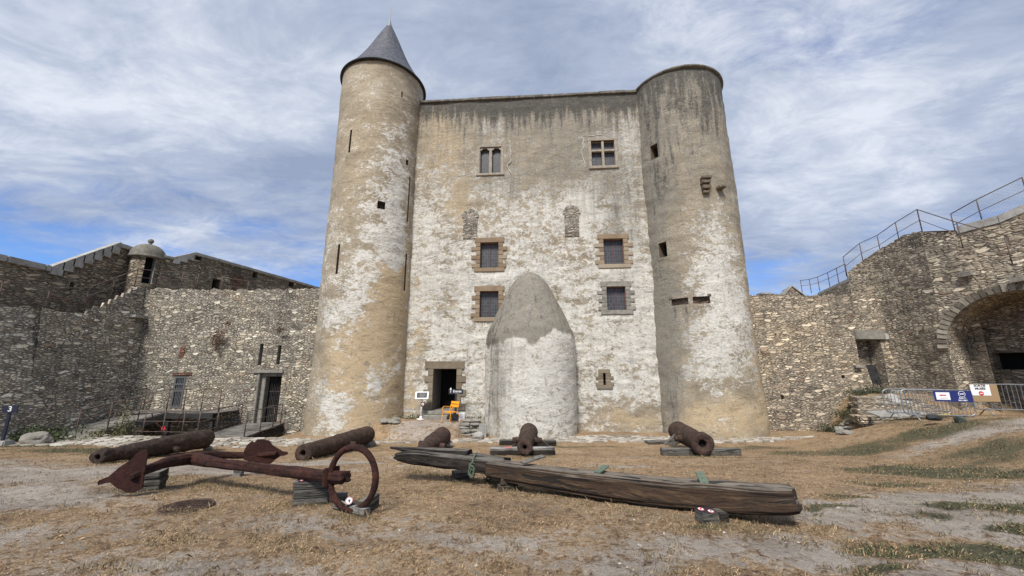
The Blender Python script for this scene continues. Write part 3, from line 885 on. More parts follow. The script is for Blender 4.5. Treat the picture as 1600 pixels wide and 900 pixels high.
def fpt(u, z, d=0.0):
    """point on the facade plane pushed d metres out of the wall"""
    return Vector((u * .99746 - .07122 * d, 18.567 - .07122 * u - .99746 * d, z))
def fbox(bm, u0, u1, z0, z1, d0, d1, tone=None, cl=None, bev=0.0, jit=0.0, P=fpt):
    n0 = len(bm.verts)
    j = lambda: random.uniform(-jit, jit)
    vs = [bm.verts.new(P(u + j(), z + j(), d)) for u in (u0, u1) for z in (z0, z1) for d in (d0, d1)]
    fs = [bm.faces.new([vs[i] for i in f]) for f in [(0, 1, 3, 2), (4, 6, 7, 5), (0, 4, 5, 1), (2, 3, 7, 6), (0, 2, 6, 4), (1, 5, 7, 3)]]
    if cl is not None:
        for v in vs: v[cl] = (tone, tone, tone, 1)
    if bev:
        bmesh.ops.bevel(bm, geom=list({e for f in fs for e in f.edges}), offset=bev, segments=1, affect='EDGES')
def quoins(name, op, nb, wl, ws, lint, sill, mat, parent, skipright=(), tones=(0, 1), lw=.28):
    bm = bmesh.new(); cl = bm.verts.layers.float_color.new('m')
    u0, u1, z0, z1 = op['u0'], op['u1'], op['z0'], op['z1']
    hb = (z1 - z0) / nb
    for side in (0, 1):
        for k in range(nb):
            if side and k in skipright: continue
            wd = (wl if (k + side * 0) % 2 == 0 else ws) * random.uniform(.9, 1.1)
            a, b = z0 + k * hb + .006, z0 + (k + 1) * hb - .006
            t = random.uniform(*tones)
            if side == 0: fbox(bm, u0 - wd, u0 + .004, a, b, -.12, random.uniform(.045, .06), t, cl, .012, .006)
            else: fbox(bm, u1 - .004, u1 + wd, a, b, -.12, random.uniform(.045, .06), t, cl, .012, .006)
    if lint: fbox(bm, u0 - lw, u1 + lw, z1 - .003, z1 + lint, -.12, .062, random.uniform(*tones), cl, .014, .006)
    if sill: fbox(bm, u0 - .30, u1 + .30, z0 - sill, z0 + .003, -.12, .058, random.uniform(*tones), cl, .014, .006)
    bm_obj(name, bm, mat, parent)
def window_thing(op, mat, nb, grey=False):
    bm = bmesh.new()
    u0, u1, z0, z1 = op['u0'], op['u1'], op['z0'], op['z1']
    um = (u0 + u1) / 2
    t = .035
    for a, b, c, d in [(u0, u0 + t, z0, z1), (u1 - t, u1, z0, z1), (u0 + t, u1 - t, z1 - t, z1), (u0 + t, u1 - t, z0, z0 + t), (um - .025, um + .025, z0 + t, z1 - t)]:
        fbox(bm, a, b, c, d, -.23, -.17)
    fr = bm_obj('window_frame', bm, MAROON, keep)
    for a, b in [(u0 + t, um - .025), (um + .025, u1 - t)]:
        bm = bmesh.new()
        fbox(bm, a, b, z0 + t, z1 - t, -.215, -.205)
        pn = bm_obj('leaded_pane', bm, LGLASS, None)
        pn.parent = fr
    return fr
for i, op in enumerate(W4):
    window_thing(op, None, 5)
    quoins('window_surround', op, 6, .42, .22, .26, .20, SAND if i < 3 else GRAN, keep, tones=(.2, .75) if i < 2 else (.25, .9))
# sandstone blocks need two looks on the upper right window
# gothic twin-light window
def gothic(op):
    u0, u1, z0, z1 = op['u0'], op['u1'], op['z0'], op['z1']
    um = (u0 + u1) / 2; mw = .05
    bm = bmesh.new()
    fbox(bm, um - mw, um + mw, z0, z1, -.16, -.02, bev=.012)
    for a, b in ((u0, um - mw), (um + mw, u1)):
        zc = z1 - (b - a) * .52; hw = (b - a) / 2; c = (a + b) / 2
        # pointed, cusped head: a plate with an ogee-like hole, made of strips
        nS = 16
        prev = None
        for k in range(nS + 1):
            x = a + (b - a) * k / nS
            f = abs(x - c) / hw
            arch = zc + hw * 1.05 * math.sqrt(max(0, 1 - f ** 1.6)) * 0.92
            cusp = .045 * max(0, 1 - abs(f - .62) / .16)
            zz = min(z1 - .04, arch - cusp)
            if prev:
                vs = [fpt(prev[0], prev[1], -.03), fpt(x, zz, -.03), fpt(x, z1, -.03), fpt(prev[0], z1, -.03)]
                add_prism(bm, vs, fpt(0, 0, -.14) - fpt(0, 0, -.03))
            prev = (x, zz)
        fbox(bm, a, a + .03, z0, zc, -.14, -.03); fbox(bm, b - .03, b, z0, zc, -.14, -.03)
    fr = bm_obj('tracery', bm, TRAC, keep)
    for a, b in ((u0, um - mw), (um + mw, u1)):
        bm = bmesh.new(); fbox(bm, a, b, z0, z1, -.215, -.205)
        pn = bm_obj('diamond_pane', bm, DGLASS); pn.parent = fr
    bm = bmesh.new()
    fbox(bm, u0 - .18, u1 + .18, z0 - .13, z0 + .002, -.1, .07, bev=.02)
    fbox(bm, u0 - .13, u0 + .002, z0, z1, -.1, .03, bev=.01); fbox(bm, u1 - .002, u1 + .13, z0, z1, -.1, .028, bev=.01)
    fbox(bm, u0 - .10, u1 + .10, z1, z1 + .07, -.1, .032, bev=.01)
    bm_obj('window_surround', bm, TRAC, keep)
gothic(WG)
def crosswin(op):
    u0, u1, z0, z1 = op['u0'], op['u1'], op['z0'], op['z1']
    um = (u0 + u1) / 2; zt = z0 + (z1 - z0) * .62
    bm = bmesh.new()
    fbox(bm, um - .065, um + .065, z0, z1, -.17, .01, bev=.015)
    fbox(bm, u0, um - .066, zt - .06, zt + .06, -.16, .005, bev=.015)
    fbox(bm, um + .066, u1, zt - .06, zt + .06, -.16, .005, bev=.015)
    fr = bm_obj('stone_cross_mullion', bm, TRAC, keep)
    for a, b, c, d in [(u0, um - .065, z0, zt - .06), (um + .065, u1, z0, zt - .06), (u0, um - .065, zt + .06, z1), (um + .065, u1, zt + .06, z1)]:
        bm = bmesh.new(); fbox(bm, a, b, c, d, -.215, -.205)
        pn = bm_obj('leaded_pane', bm, LGLASS); pn.parent = fr
    bm = bmesh.new()
    fbox(bm, u0 - .16, u1 + .16, z0 - .16, z0 + .002, -.1, .08, bev=.02)
    fbox(bm, u0 - .15, u0 + .002, z0, z1, -.1, .04, bev=.012); fbox(bm, u1 - .002, u1 + .15, z0, z1, -.1, .042, bev=.012)
    fbox(bm, u0 - .16, u1 + .16, z1, z1 + .13, -.1, .05, bev=.012)
    bm_obj('window_surround', bm, TRAC, keep)
crosswin(WC)
quoins('arrow_slit_surround', WS, 4, .36, .22, .18, .16, BROWNST, keep, tones=(.3, .9), lw=.2)
# doorway
bm = bmesh.new(); cl = bm.verts.layers.float_color.new('m')
du0, du1, dz0, dz1 = DR['u0'], DR['u1'], DR['z0'], DR['z1']
nb = 6; hb = (dz1 - dz0) / nb
for side in (0, 1):
    for k in range(nb):
        wd = (.44 if k % 2 == 0 else .24) * random.uniform(.93, 1.07)
        a, b = dz0 + k * hb + .006, dz0 + (k + 1) * hb - .006
        if side == 0: fbox(bm, du0 - wd, du0 + .004, a, b, -.2, random.uniform(.05, .065), random.uniform(.2, .8), cl, .014, .006)
        else: fbox(bm, du1 - .004, du1 + wd, a, b, -.2, random.uniform(.05, .065), random.uniform(.2, .8), cl, .014, .006)
fbox(bm, du0 - .42, du1 + .36, dz1 - .003, dz1 + .36, -.2, .07, .4, cl, .018, .006)
bm_obj('door_surround', bm, BROWNST, keep)
bm = bmesh.new()
fbox(bm, du0 - .14, du1 - .05, dz0 - .16, dz0 - .004, -.4, .34, bev=.02); bm_obj('door_step', bm, GRAN, keep)
bm = bmesh.new()
fbox(bm, du0 - .22, du1 - .25, dz0 - .42, dz0 - .165, .02, .68, bev=.02); bm_obj('door_step', bm, GRAN, keep)

# walled-up arched niches
def niche(x0, x1, bx0, bx1, y0, ys, y1, seed):
    c, zt = fac((x0 + x1) / 2, y0); ro = abs(fac(x1, ys)[0] - fac(x0, ys)[0]) / 2
    zs_ = fac(c, ys)[1] if False else fac((x0 + x1) / 2, ys)[1]
    hb_ = abs(fac(bx1, ys)[0] - fac(bx0, ys)[0]) / 2; zb = fac((x0 + x1) / 2, y1)[1]
    bm = bmesh.new()
    ri = hb_ * .80
    poly = [(c - hb_, zb), (c + hb_, zb), (c + hb_, zs_)] + [(c + ri * math.cos(a), zs_ + ri * math.sin(a)) for a in np.linspace(0.1, math.pi - .1, 10)] + [(c - hb_, zs_)]
    add_prism(bm, [fpt(u, z, .045) for u, z in poly], fpt(0, 0, -.1) - fpt(0, 0, .045))
    nf = bm_obj('blocked_niche', bm, RUB_N, keep)
    bm = bmesh.new(); cl = bm.verts.layers.float_color.new('m')
    K = 13; rr = random.Random(seed)
    for k in range(K):
        a0, a1 = math.pi * k / K + .02, math.pi * (k + 1) / K - .02
        o_ = ro * rr.uniform(.94, 1.04)
        pts = [(c + ri * math.cos(a0), zs_ + ri * math.sin(a0)), (c + o_ * math.cos(a0), zs_ + o_ * math.sin(a0)), (c + o_ * math.cos(a1), zs_ + o_ * math.sin(a1)), (c + ri * math.cos(a1), zs_ + ri * math.sin(a1))]
        n0 = len(bm.verts); t = rr.random()
        add_prism(bm, [fpt(u, z, .06) for u, z in pts], fpt(0, 0, -.05) - fpt(0, 0, .06))
        bm.verts.ensure_lookup_table()
        for v in bm.verts[n0:]: v[cl] = (t, t, t, 1)
    ar = bm_obj('niche_arch', bm, NST); ar.parent = nf
RUB_N = mat_rubble('niche_rubble', (1.02, .96, .90), 5.5, 12.0, -.1, mort=(.42, .39, .33), gap=.12, bright=1.5)
NST = mat_stone('niche_voussoir_stone', (0.15, 0.135, 0.115), (0.27, 0.245, 0.205), (0.37, 0.34, 0.29), 6.0, per_face=True)
niche(722, 749, 725, 746.5, 325.5, 340, 373, 1)
niche(878.5, 906, 881.5, 903.5, 320.5, 334, 369.5, 2)
# irregular repaired plaster lip round the two upper windows
def lip(op, seed, sides):
    rr = random.Random(seed)
    u0, u1, z0, z1 = op['u0'] - .42, op['u1'] + .42, op['z0'] - .05, op['z1'] + .32
    P_ = []
    if 'l' in sides:
        for k in range(9): P_.append((u0 + rr.uniform(-.10, .1), z0 + (z1 - z0) * k / 8))
    if 't' in sides:
        for k in range(1, 5): P_.append((u0 + (u1 - u0) * k / 8, z1 + rr.uniform(-.05, .05)))
    if 'r' in sides:
        for k in range(9): P_.append((u1 + rr.uniform(-.1, .12), z1 - (z1 - z0) * k / 8))
    bm = bmesh.new()
    add_tube(bm, catmull([fpt(u, z, .015) for u, z in P_], 4), [rr.uniform(.008, .022) for _ in range(len(P_) * 4 - 3)], 6)
    bm_obj('plaster_edge', bm, LIME, keep, smooth=True)
LIME = mat_stone('white_lime_mortar', (0.42, 0.40, 0.35), (0.56, 0.54, 0.49), (0.68, 0.66, 0.61), 5.0)
lip(WG, 5, 'r'); lip(WC, 6, 'lt')
# coping, side and rear body
bm = bmesh.new()
x = -5.6
while x < 7.0:
    wd = random.uniform(.9, 1.5)
    fbox(bm, x, min(x + wd - .012, 7.0), TOPZ - .02, TOPZ + random.uniform(.12, .15), -.75, random.uniform(.07, .10), bev=.02, jit=.008)
    x += wd
bm_obj('parapet_coping', bm, LICH, keep)
bm = bmesh.new()
for (u0, u1, d0, d1) in [(-6.3, 8.3, -.45, -.3)]: pass
add_prism(bm, [fpt(-7.2, -1.6, -1.9), fpt(8.6, -1.6, -1.9), fpt(9.5, -1.6, -13), fpt(-7.8, -1.6, -13)], (0, 0, TOPZ + 1.45))
bm_obj('rear_walls', bm, PLAIN_RENDER if 'PLAIN_RENDER' in globals() else GRAN, keep)

# left tower ------------------------------------------------------------
LT = Cyl(-7.35, 19.24, 2.19, .10)
LTW = [rect_op(LT.hit, 545.8, 203, 548.6, 238, .5), rect_op(LT.hit, 526.2, 382, 529.6, 428, .5), rect_op(LT.hit, 627, 143, 629.2, 152, .4),
       rect_op(LT.hit, 589.5, 314.5, 602, 326.5, .45), rect_op(LT.hit, 634.2, 249.5, 638.2, 258.5, .4), rect_op(LT.hit, 637.6, 275, 639.6, 348, .25), rect_op(LT.hit, 632.2, 396, 634.6, 455, .25)]
def col_lt(U, Z):
    w = np.interp(Z, [-1, 2, 6, 10, 14, 17.5], [.20, .24, .30, .24, .16, .10])
    w = w + blobs(U, Z, LT.hit, [(622, 240, 20, 60, .42), (608, 320, 22, 50, .50), (622, 380, 14, 60, .35), (592, 400, 35, 45, .45), (560, 470, 35, 40, .42), (535, 500, 25, 60, .25), (592, 590, 20, 34, .75),
                                 (604, 640, 20, 18, .15), (508, 640, 20, 40, .42), (530, 655, 20, 30, .3), (622, 560, 8, 30, .25), (530, 600, 30, 30, .15), (655, 175, 12, 30, .2),
                                 (603, 445, 18, 26, -.55), (566, 560, 34, 36, -.55), (620, 500, 15, 60, -.35), (600, 660, 40, 16, -.3)], 151)
    d = np.interp(Z, [0, 16, 17.6], [0, .03, .18]) + blobs(U, Z, LT.hit, [(547, 250, 4, 16, .45), (596, 340, 5, 20, .35), (600, 500, 22, 7, .3), (596, 567, 20, 8, .35), (640, 200, 8, 40, .18)], 161)
    o = .25 + blobs(U, Z, LT.hit, [(566, 560, 50, 60, .75), (603, 440, 25, 40, .6), (560, 640, 60, 40, .45), (620, 560, 16, 110, .5), (570, 250, 50, 120, .22), (635, 420, 10, 80, .4)], 171)
    gyy = np.interp(Z, [-1, 10, 17.5], [.12, .10, .14]) + blobs(U, Z, LT.hit, [(500, 620, 16, 60, .35), (525, 300, 14, 200, .12), (495, 520, 14, 100, .25)], 181)
    return np.stack([w, d, np.clip(o, 0, 1), gyy], -1)
def disp_t(U, Z): return (fbm(U * 1.3, Z * 2.6, seed=24, oct=4) - .5) * .06 + (fbm(U * .4, Z * .4, seed=25) - .5) * .12
usT = snapped(-math.pi * 2.19, math.pi * 2.19 - 0.001, .07, marks(LTW, 'u')); zsT = snapped(-1.6, 17.62, .07, marks(LTW, 'z'))
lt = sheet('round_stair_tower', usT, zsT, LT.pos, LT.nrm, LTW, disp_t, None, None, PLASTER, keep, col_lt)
for k_, o_ in enumerate(LTW):
    rv = reveals('slit_window' if k_ < 5 else 'wall_chase', [o_], LT.pos, LT.nrm, None, [BROWNST, BLACK if k_ < 5 else GRAN]); rv.parent = lt
for o_ in (LTW[3],):
    bm = bmesh.new()
    for k in range(1, 4):
        uu = o_['u0'] + (o_['u1'] - o_['u0']) * k / 4
        q0 = LT.pos(np.array([uu]), np.array([o_['z0']]))[0] - LT.nrm(np.array([uu]), np.array([0.]))[0] * .1
        q1 = LT.pos(np.array([uu]), np.array([o_['z1']]))[0] - LT.nrm(np.array([uu]), np.array([0.]))[0] * .1
        add_tube(bm, [q0, q1], .012, 6)
    b_ = bm_obj('window_bars', bm, GATE); b_.parent = lt
def lathe(name, prof, cx, cy, mat, parent, seg=64, z0=0, jit=0.0, uvk=True):
    V = []; UV = []; s = 0
    for i, (r, z) in enumerate(prof):
        if i: s += math.hypot(r - prof[i - 1][0], z - prof[i - 1][1])
        for k in range(seg + 1):
            t = 2 * math.pi * k / seg
            V.append((cx + r * math.cos(t), cy + r * math.sin(t), z))
            UV.append((t * (prof[0][0] if not uvk else max(r, .0)), s))
    F = []
    for i in range(len(prof) - 1):
        for k in range(seg):
            a = i * (seg + 1) + k
            F.append((a, a + 1, a + seg + 2, a + seg + 1))
    return np_mesh(name, V, F, mat, parent, UV)
prof = [(2.29, 17.52), (2.30, 17.60)] + [(2.28 - 2.14 * t - .28 * math.sin(math.pi * min(1, t * 1.0)) * (1 - t) * .9, 17.62 + 4.30 * t) for t in np.linspace(0, 1, 34)]
rf = lathe('cone_roof', prof, LT.cx, LT.cy, SLATE, None, 72, uvk=False)
me = rf.data
# constant slate width: rewrite u with the local radius in courses
ul = me.uv_layers[0].data
rf.parent = lt
sf = lathe('eave_soffit', [(2.1, 17.52), (2.30, 17.51), (2.34, 17.53), (2.345, 17.58), (2.30, 17.62)], LT.cx, LT.cy, DARKW, None, 72); sf.parent = lt
fn = lathe('roof_finial', [(.36, 21.40), (.33, 21.5), (.20, 21.8), (.10, 22.1), (.04, 22.3), (.022, 22.45), (.02, 22.5), (.018, 23.2), (.0, 23.25)], LT.cx, LT.cy, LEAD, None, 20); fn.parent = lt

NICHEB = mat_rubble('slot_infill_rubble', (1.1, .85, .75), 4.5, 9.0, -.1, bright=0.8)
# right tower ------------------------------------------------------------
RT = Cyl(9.0, 18.7, 2.34, .06)
RTW = [rect_op(RT.hit, 1016.5, 225.5, 1028, 248, .5), rect_op(RT.hit, 1029.5, 378.5, 1042, 402, .5), rect_op(RT.hit, 1049, 466, 1075.5, 476.5, .16), rect_op(RT.hit, 1082.5, 463, 1109.5, 474.5, .16)]
def col_rt(U, Z):
    w = np.interp(Z, [-1, 2, 6, 9, 12, 16.5], [.06, .12, .14, .06, -.04, -.08])
    w = w + blobs(U, Z, RT.hit, [(1130, 400, 28, 110, .42), (1140, 520, 35, 90, .38), (1100, 560, 50, 60, .30), (1105, 450, 25, 50, .22), (1080, 330, 30, 40, .10), (1120, 250, 12, 30, .15), (1065, 520, 20, 60, .1),
                                 (1120, 640, 60, 20, -.25), (1030, 520, 18, 160, -.2)], 251)
    d = np.interp(Z, [0, 9, 12, 15.0, 16.5], [.0, .08, .26, .45, .95])
    d = d + blobs(U, Z, RT.hit, [(1080, 160, 40, 30, .22), (1020, 300, 12, 150, .26), (1030, 430, 14, 100, .22), (1050, 620, 25, 40, .28), (1040, 670, 20, 16, .3), (1060, 490, 20, 10, .35), (1100, 300, 8, 14, .2), (1120, 150, 10, 40, .2), (1045, 250, 20, 40, .15)], 261)
    o = .05 + blobs(U, Z, RT.hit, [(1120, 650, 70, 35, .8), (1185, 600, 12, 90, .6), (1165, 440, 8, 90, .5), (1060, 350, 40, 60, .35), (1110, 200, 20, 60, .3), (1060, 140, 30, 20, .3)], 271)
    gyy = np.interp(Z, [-1, 3, 8, 12, 16.5], [.32, .42, .54, .76, .84]) + blobs(U, Z, RT.hit, [(1022, 350, 22, 250, .45), (1035, 560, 20, 120, .50), (1075, 540, 20, 60, .15), (1140, 420, 35, 150, -.20), (1060, 110, 60, 20, .2)], 281)
    return np.stack([w, d, np.clip(o, 0, 1), gyy], -1)
usR = snapped(-math.pi * 2.34, math.pi * 2.34 - .001, .07, marks(RTW, 'u')); zsR = snapped(-1.6, 16.5, .07, marks(RTW, 'z'))
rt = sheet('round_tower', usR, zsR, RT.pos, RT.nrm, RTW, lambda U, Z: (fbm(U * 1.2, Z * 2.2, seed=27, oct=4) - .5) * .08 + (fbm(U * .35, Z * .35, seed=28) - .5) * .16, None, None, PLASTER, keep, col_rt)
for k_, o_ in enumerate(RTW):
    rv = reveals('tower_window' if k_ < 2 else 'blocked_slot', [o_], RT.pos, RT.nrm, None, [BROWNST, BLACK if k_ < 2 else NICHEB]); rv.parent = rt
cp = lathe('tower_coping', [(2.2, 16.47), (2.40, 16.46), (2.44, 16.50), (2.43, 16.58), (2.2, 16.63), (0.01, 16.7)], RT.cx, RT.cy, LICH, None, 72); cp.parent = rt
def rpt(u, z, d):
    a = np.array([u], float); b = np.array([z], float)
    return Vector(RT.pos(a, b)[0] + RT.nrm(a, b)[0] * d)
bm = bmesh.new(); rng2 = random.Random(4)
u_, z_ = RT.hit(1102, 290)
for k, (dz, d, wd, hh) in enumerate([(.30, .34, .26, .17), (.10, .27, .22, .19), (-.12, .20, .19, .20), (-.34, .13, .16, .18)]):
    fbox(bm, u_ - wd + (.05 if k == 0 else 0), u_ + wd * .7, z_ + dz - hh / 2, z_ + dz + hh / 2, -.1, d, bev=.035, jit=.02, P=rpt)
c1 = bm_obj('broken_corbel', bm, mat_stone('corbel_stone', (0.06, 0.05, 0.035), (0.125, 0.10, 0.07), (0.2, 0.165, 0.12), 8, .8), None); c1.parent = rt
bm = bmesh.new(); u_, z_ = RT.hit(1124, 295)
fbox(bm, u_ - .17, u_ + .15, z_ - .09, z_ + .10, -.1, .30, bev=.05, jit=.03, P=rpt)
c2 = bm_obj('corbel_stub', bm, c1.data.materials[0], None); c2.parent = rt
bm = bmesh.new()
ua, za = RTW[2]['u0'], RTW[2]['z1']; ub = RTW[3]['u1']
fbox(bm, ua - .08, ub + .06, max(za, RTW[3]['z1']) - .0, max(za, RTW[3]['z1']) + .10, -.1, .05, bev=.015, P=rpt)
l_ = bm_obj('slot_lintel', bm, BROWNST, None); l_.parent = rt
# the rounded buttress (oven-like) on the facade ------------------------------
BC = (0.86, 18.30)
prof_px = [(705, 757, 903), (640, 757.5, 902), (560, 757.5, 899.5), (532, 758.5, 897.5), (518, 762, 894.5), (500, 771, 888), (478, 781, 878.5), (455, 792, 866), (440, 802, 855), (431, 812, 846), (427.5, 826, 834)]
PR = []
for (yy, xl, xr) in prof_px:
    al, b1 = ray(xl, yy); ar_, _b = ray(xr, yy)
    am = (al + ar_) / 2
    half = (math.atan(ar_) - math.atan(al)) / 2
    rad = math.hypot(BC[0], BC[1]) * math.sin(half)
    PR.append((rad, CAM_H + b1 * (18.3 - rad * .12)))
PR = [(r_ * (1 - .07 * min(1, max(0, (z_ - 3.6) / 1.5))), z_) for r_, z_ in PR]
PR = PR[:-1] + [(0.12, PR[-1][1] + .06)]
pz = np.array([p[1] for p in PR]); prr = np.array([p[0] for p in PR])
def bz_r(z): return np.interp(z, pz, prr)
def pos_b(u, z):
    t = u / 2.08; r = bz_r(z)
    return np.stack([BC[0] + r * np.sin(t), BC[1] - r * np.cos(t), z + 0 * u], -1)
def bhit(px, py):
    return Cyl(BC[0], BC[1], 2.08).hit(px, py)
def col_b(U, Z):
    edge_ = 3.15 + (fbm(U * .8, U * 0 + 1.5, seed=90) - .5) * 1.1 - .25 * sm(.2, -2, U)
    up_ = sm(-.12, .16, Z - edge_ + (fbm(U * 3, Z * 3, seed=91) - .5) * .5)
    w = .92 * (1 - up_) + .05 * up_ + blobs(U, Z, bhit, [(830, 478, 8, 6, .9), (838, 490, 6, 6, .6), (805, 640, 30, 25, .1), (770, 650, 10, 50, -.4)], 351)
    d = .02 + .30 * up_ + blobs(U, Z, bhit, [(764, 600, 9, 100, .42), (780, 560, 18, 40, .2), (775, 660, 12, 30, .15)], 361)
    o = .1 + blobs(U, Z, bhit, [(832, 492, 12, 10, .9), (790, 500, 10, 10, .3)], 371)
    gyy = .12 + .98 * up_ + blobs(U, Z, bhit, [(775, 610, 22, 110, .65), (800, 550, 30, 20, .3), (893, 600, 8, 90, .25)], 381)
    return np.stack([w, d, np.clip(o, 0, 1), gyy], -1)
ub_ = np.linspace(-2.08 * 1.75, 2.08 * 1.75, 110)
zb_ = np.unique(np.concatenate([np.linspace(-1.6, PR[-3][1], 110), np.linspace(PR[-3][1], PR[-1][1], 30)]))
sheet('rounded_buttress', ub_, zb_, pos_b, lambda u, z: np.stack([np.sin(u / 2.08) * .9 + 0 * z, -np.cos(u / 2.08) * .9 + 0 * z, .3 + 0 * (u + z)], -1), (),
      lambda U, Z: ((fbm(U * 1.4, Z * 2.2, seed=29, oct=4) - .5) * .07 + (fbm(U * 5, Z * 5, seed=30, oct=3) - .5) * .05 * sm(2.9, 3.6, Z)) * sm(6.9, 5.8, Z), None, None, PLASTER, keep, col_b)
# ------------------------------------------------------------------ planar walls
def path_wall(pts, smooth_per=0):
    P_ = [np.array(p, float) for p in pts]
    if smooth_per:
        P_ = [np.array([v.x, v.y]) for v in catmull([(p[0], p[1], 0) for p in P_], smooth_per)]
    P_ = np.array(P_); d = np.r_[0, np.cumsum(np.hypot(*np.diff(P_, axis=0).T))]
    tang = np.gradient(P_, d, axis=0) if len(P_) > 2 else np.repeat((P_[1:] - P_[:-1]) / d[-1], 2, 0)
    def pos(u, z):
        return np.stack([np.interp(u, d, P_[:, 0]), np.interp(u, d, P_[:, 1]), z + 0 * u], -1)
    def nrm(u, z):
        tx, ty = np.interp(u, d, tang[:, 0]), np.interp(u, d, tang[:, 1]); L = np.hypot(tx, ty)
        return np.stack([ty / L + 0 * z, -tx / L + 0 * z, 0 * (u + z)], -1)   # right-hand side of the direction of travel
    return pos, nrm, d
def rough(seed, a=.05, b=.10):
    return lambda U, Z: (fbm(U * 3.2, Z * 6.0, seed=seed, oct=2) - .5) * a + (fbm(U * .5, Z * .5, seed=seed + 1) - .5) * b
def jag(f, seed, amp):
    return lambda u: f(u) + (vnoise(u * 3.1, u * 0 + seed, seed=seed) - .5) * amp + (vnoise(u * 9, u * 0 + seed, seed=seed + 1) - .5) * amp * .7

# curtain wall with the barred gate, left of the keep (front face at Y = 19.5)
CWY = 19.5
def cwh(px, py):
    a, b = ray(px, py); return a * CWY, CAM_H + b * CWY
cw = empty('curtain_wall', (-14, CWY, -1), 'pale rubble wall with a barred gate between the left round tower and the grey side wall', 'wall')
pos_c, nrm_c, _ = path_wall([(-30, CWY), (0, CWY)])
shift = lambda f: (lambda u, z: f(u + 30, z))
pos_cw, nrm_cw = shift(pos_c), shift(nrm_c)
GT = rect_op(cwh, 401, 583, 436, 671, .55)
GW = rect_op(cwh, 269.5, 588, 287, 638, .35)
SL = [rect_op(cwh, 404.5, 537, 410, 571, .3), rect_op(cwh, 433, 540, 438.5, 569, .3)]
CH = [rect_op(cwh, 317, 449, 319.5, 452, .2)]
ops = [GT, GW] + SL
us = snapped(-18.9, -9.0, .08, marks(ops, 'u')); zs = snapped(-2.6, 6.05, .08, marks(ops, 'z'))
def disp_cw(U, Z):
    # the upper part stands back behind a ragged ledge
    ledge = -.16 * sm(3.3, 3.6, Z + (fbm(U * .8, U * 0, seed=44) - .5) * .7) * sm(-15.5, -14.5, U)
    bulge = .5 * sm(3.4, -1, Z) * sm(-15.5, -18.8, U) * .4
    return rough(41, .07, .16)(U, Z) + ledge + bulge
sheet('wall_face', us, zs, pos_cw, nrm_cw, ops, disp_cw, jag(lambda u: np.interp(u, [-18.9, -18.0, -16.5, -14, -9], [5.85, 5.95, 5.80, 5.85, 5.92]), 3, .16), None, RUB_M, cw, thick=1.3)
for o_ in SL: reveals('drawbridge_slot', [o_], pos_cw, nrm_cw, cw, [GRAN, BLACK])
reveals('gate_recess', [GT], pos_cw, nrm_cw, cw, [GRAN, BLACK])
reveals('window_recess', [GW], pos_cw, nrm_cw, cw, [GRAN, BLACK])
def P2(px, py): return cwh(px, py)
def wbox(bm, u0, u1, z0, z1, y0, y1, **kw):
    add_box(bm, (u0 + u1) / 2, (y0 + y1) / 2, (z0 + z1) / 2, abs(u1 - u0), abs(y1 - y0), abs(z1 - z0), **kw)
# gate frame and bars
u0, u1, z0, z1 = GT['u0'], GT['u1'], GT['z0'], GT['z1']
bm = bmesh.new()
wbox(bm, u0 - .09, u0 + .002, z0, z1, CWY - .04, CWY + .25, bevel=.02)
wbox(bm, u0 - .34, u1 + .05, z1, z1 + .17, CWY - .10, CWY + .3, bevel=.02)
wbox(bm, u0, u0 + .22, z0, z1 - .14, CWY + .14, CWY + .5, bevel=.015)
wbox(bm, u0 + .001, u1, z1 - .16, z1 - .002, CWY + .13, CWY + .5, bevel=.015)
bm_obj('gate_frame', bm, GRAN, cw)
bm = bmesh.new()
for k in range(9):
    x = u0 + .36 + (u1 - u0 - .42) * k / 8
    add_tube(bm, [(x, CWY + .42, z0), (x, CWY + .42, z1 - .18)], .016, 6)
for zf in (.06, .36, .40, .66, .95): wbox(bm, u0 + .31, u1 - .01, z0 + (z1 - z0) * zf - .02, z0 + (z1 - z0) * zf + .02, CWY + .405, CWY + .435)
wbox(bm, u0 + .31, u1 - .01, z0 + .1, z0 + 1.05, CWY + .45, CWY + .47)
bm_obj('barred_gate', bm, GATE, cw)
# grilled window
u0, u1, z0, z1 = GW['u0'], GW['u1'], GW['z0'], GW['z1']
bm = bmesh.new()
for a, b, c, d in [(u0, u0 + .09, z0, z1), (u1 - .09, u1, z0, z1), (u0 + .09, u1 - .09, z1 - .09, z1), (u0 + .09, u1 - .09, z0, z0 + .09), (u0 + .09, u1 - .09, z0 + .78, z0 + .88), (u0 + .09, u1 - .09, z0 + 1.1, z0 + 1.18)]:
    wbox(bm, a, b, c, d, CWY - .02, CWY + .05)
for k in range(1, 5):
    x = u0 + .09 + (u1 - u0 - .18) * k / 5
    wbox(bm, x - .018, x + .018, z0 + .09, z1 - .09, CWY + .0, CWY + .03)
bm_obj('window_grille', bm, GRILLE, cw)
bm = bmesh.new()
wbox(bm, u0 - .15, u1 + .3, z1 + .02, z1 + .19, CWY - .06, CWY + .2, bevel=.02, jit=.02); bm_obj('brick_lintel', bm, REDBRICK, cw)
bm = bmesh.new(); a, b = P2(279, 560), P2(291, 540)
wbox(bm, a[0], b[0], a[1], b[1], CWY - .05, CWY + .2, bevel=.03, jit=.04); bm_obj('brick_patch', bm, REDBRICK, cw)

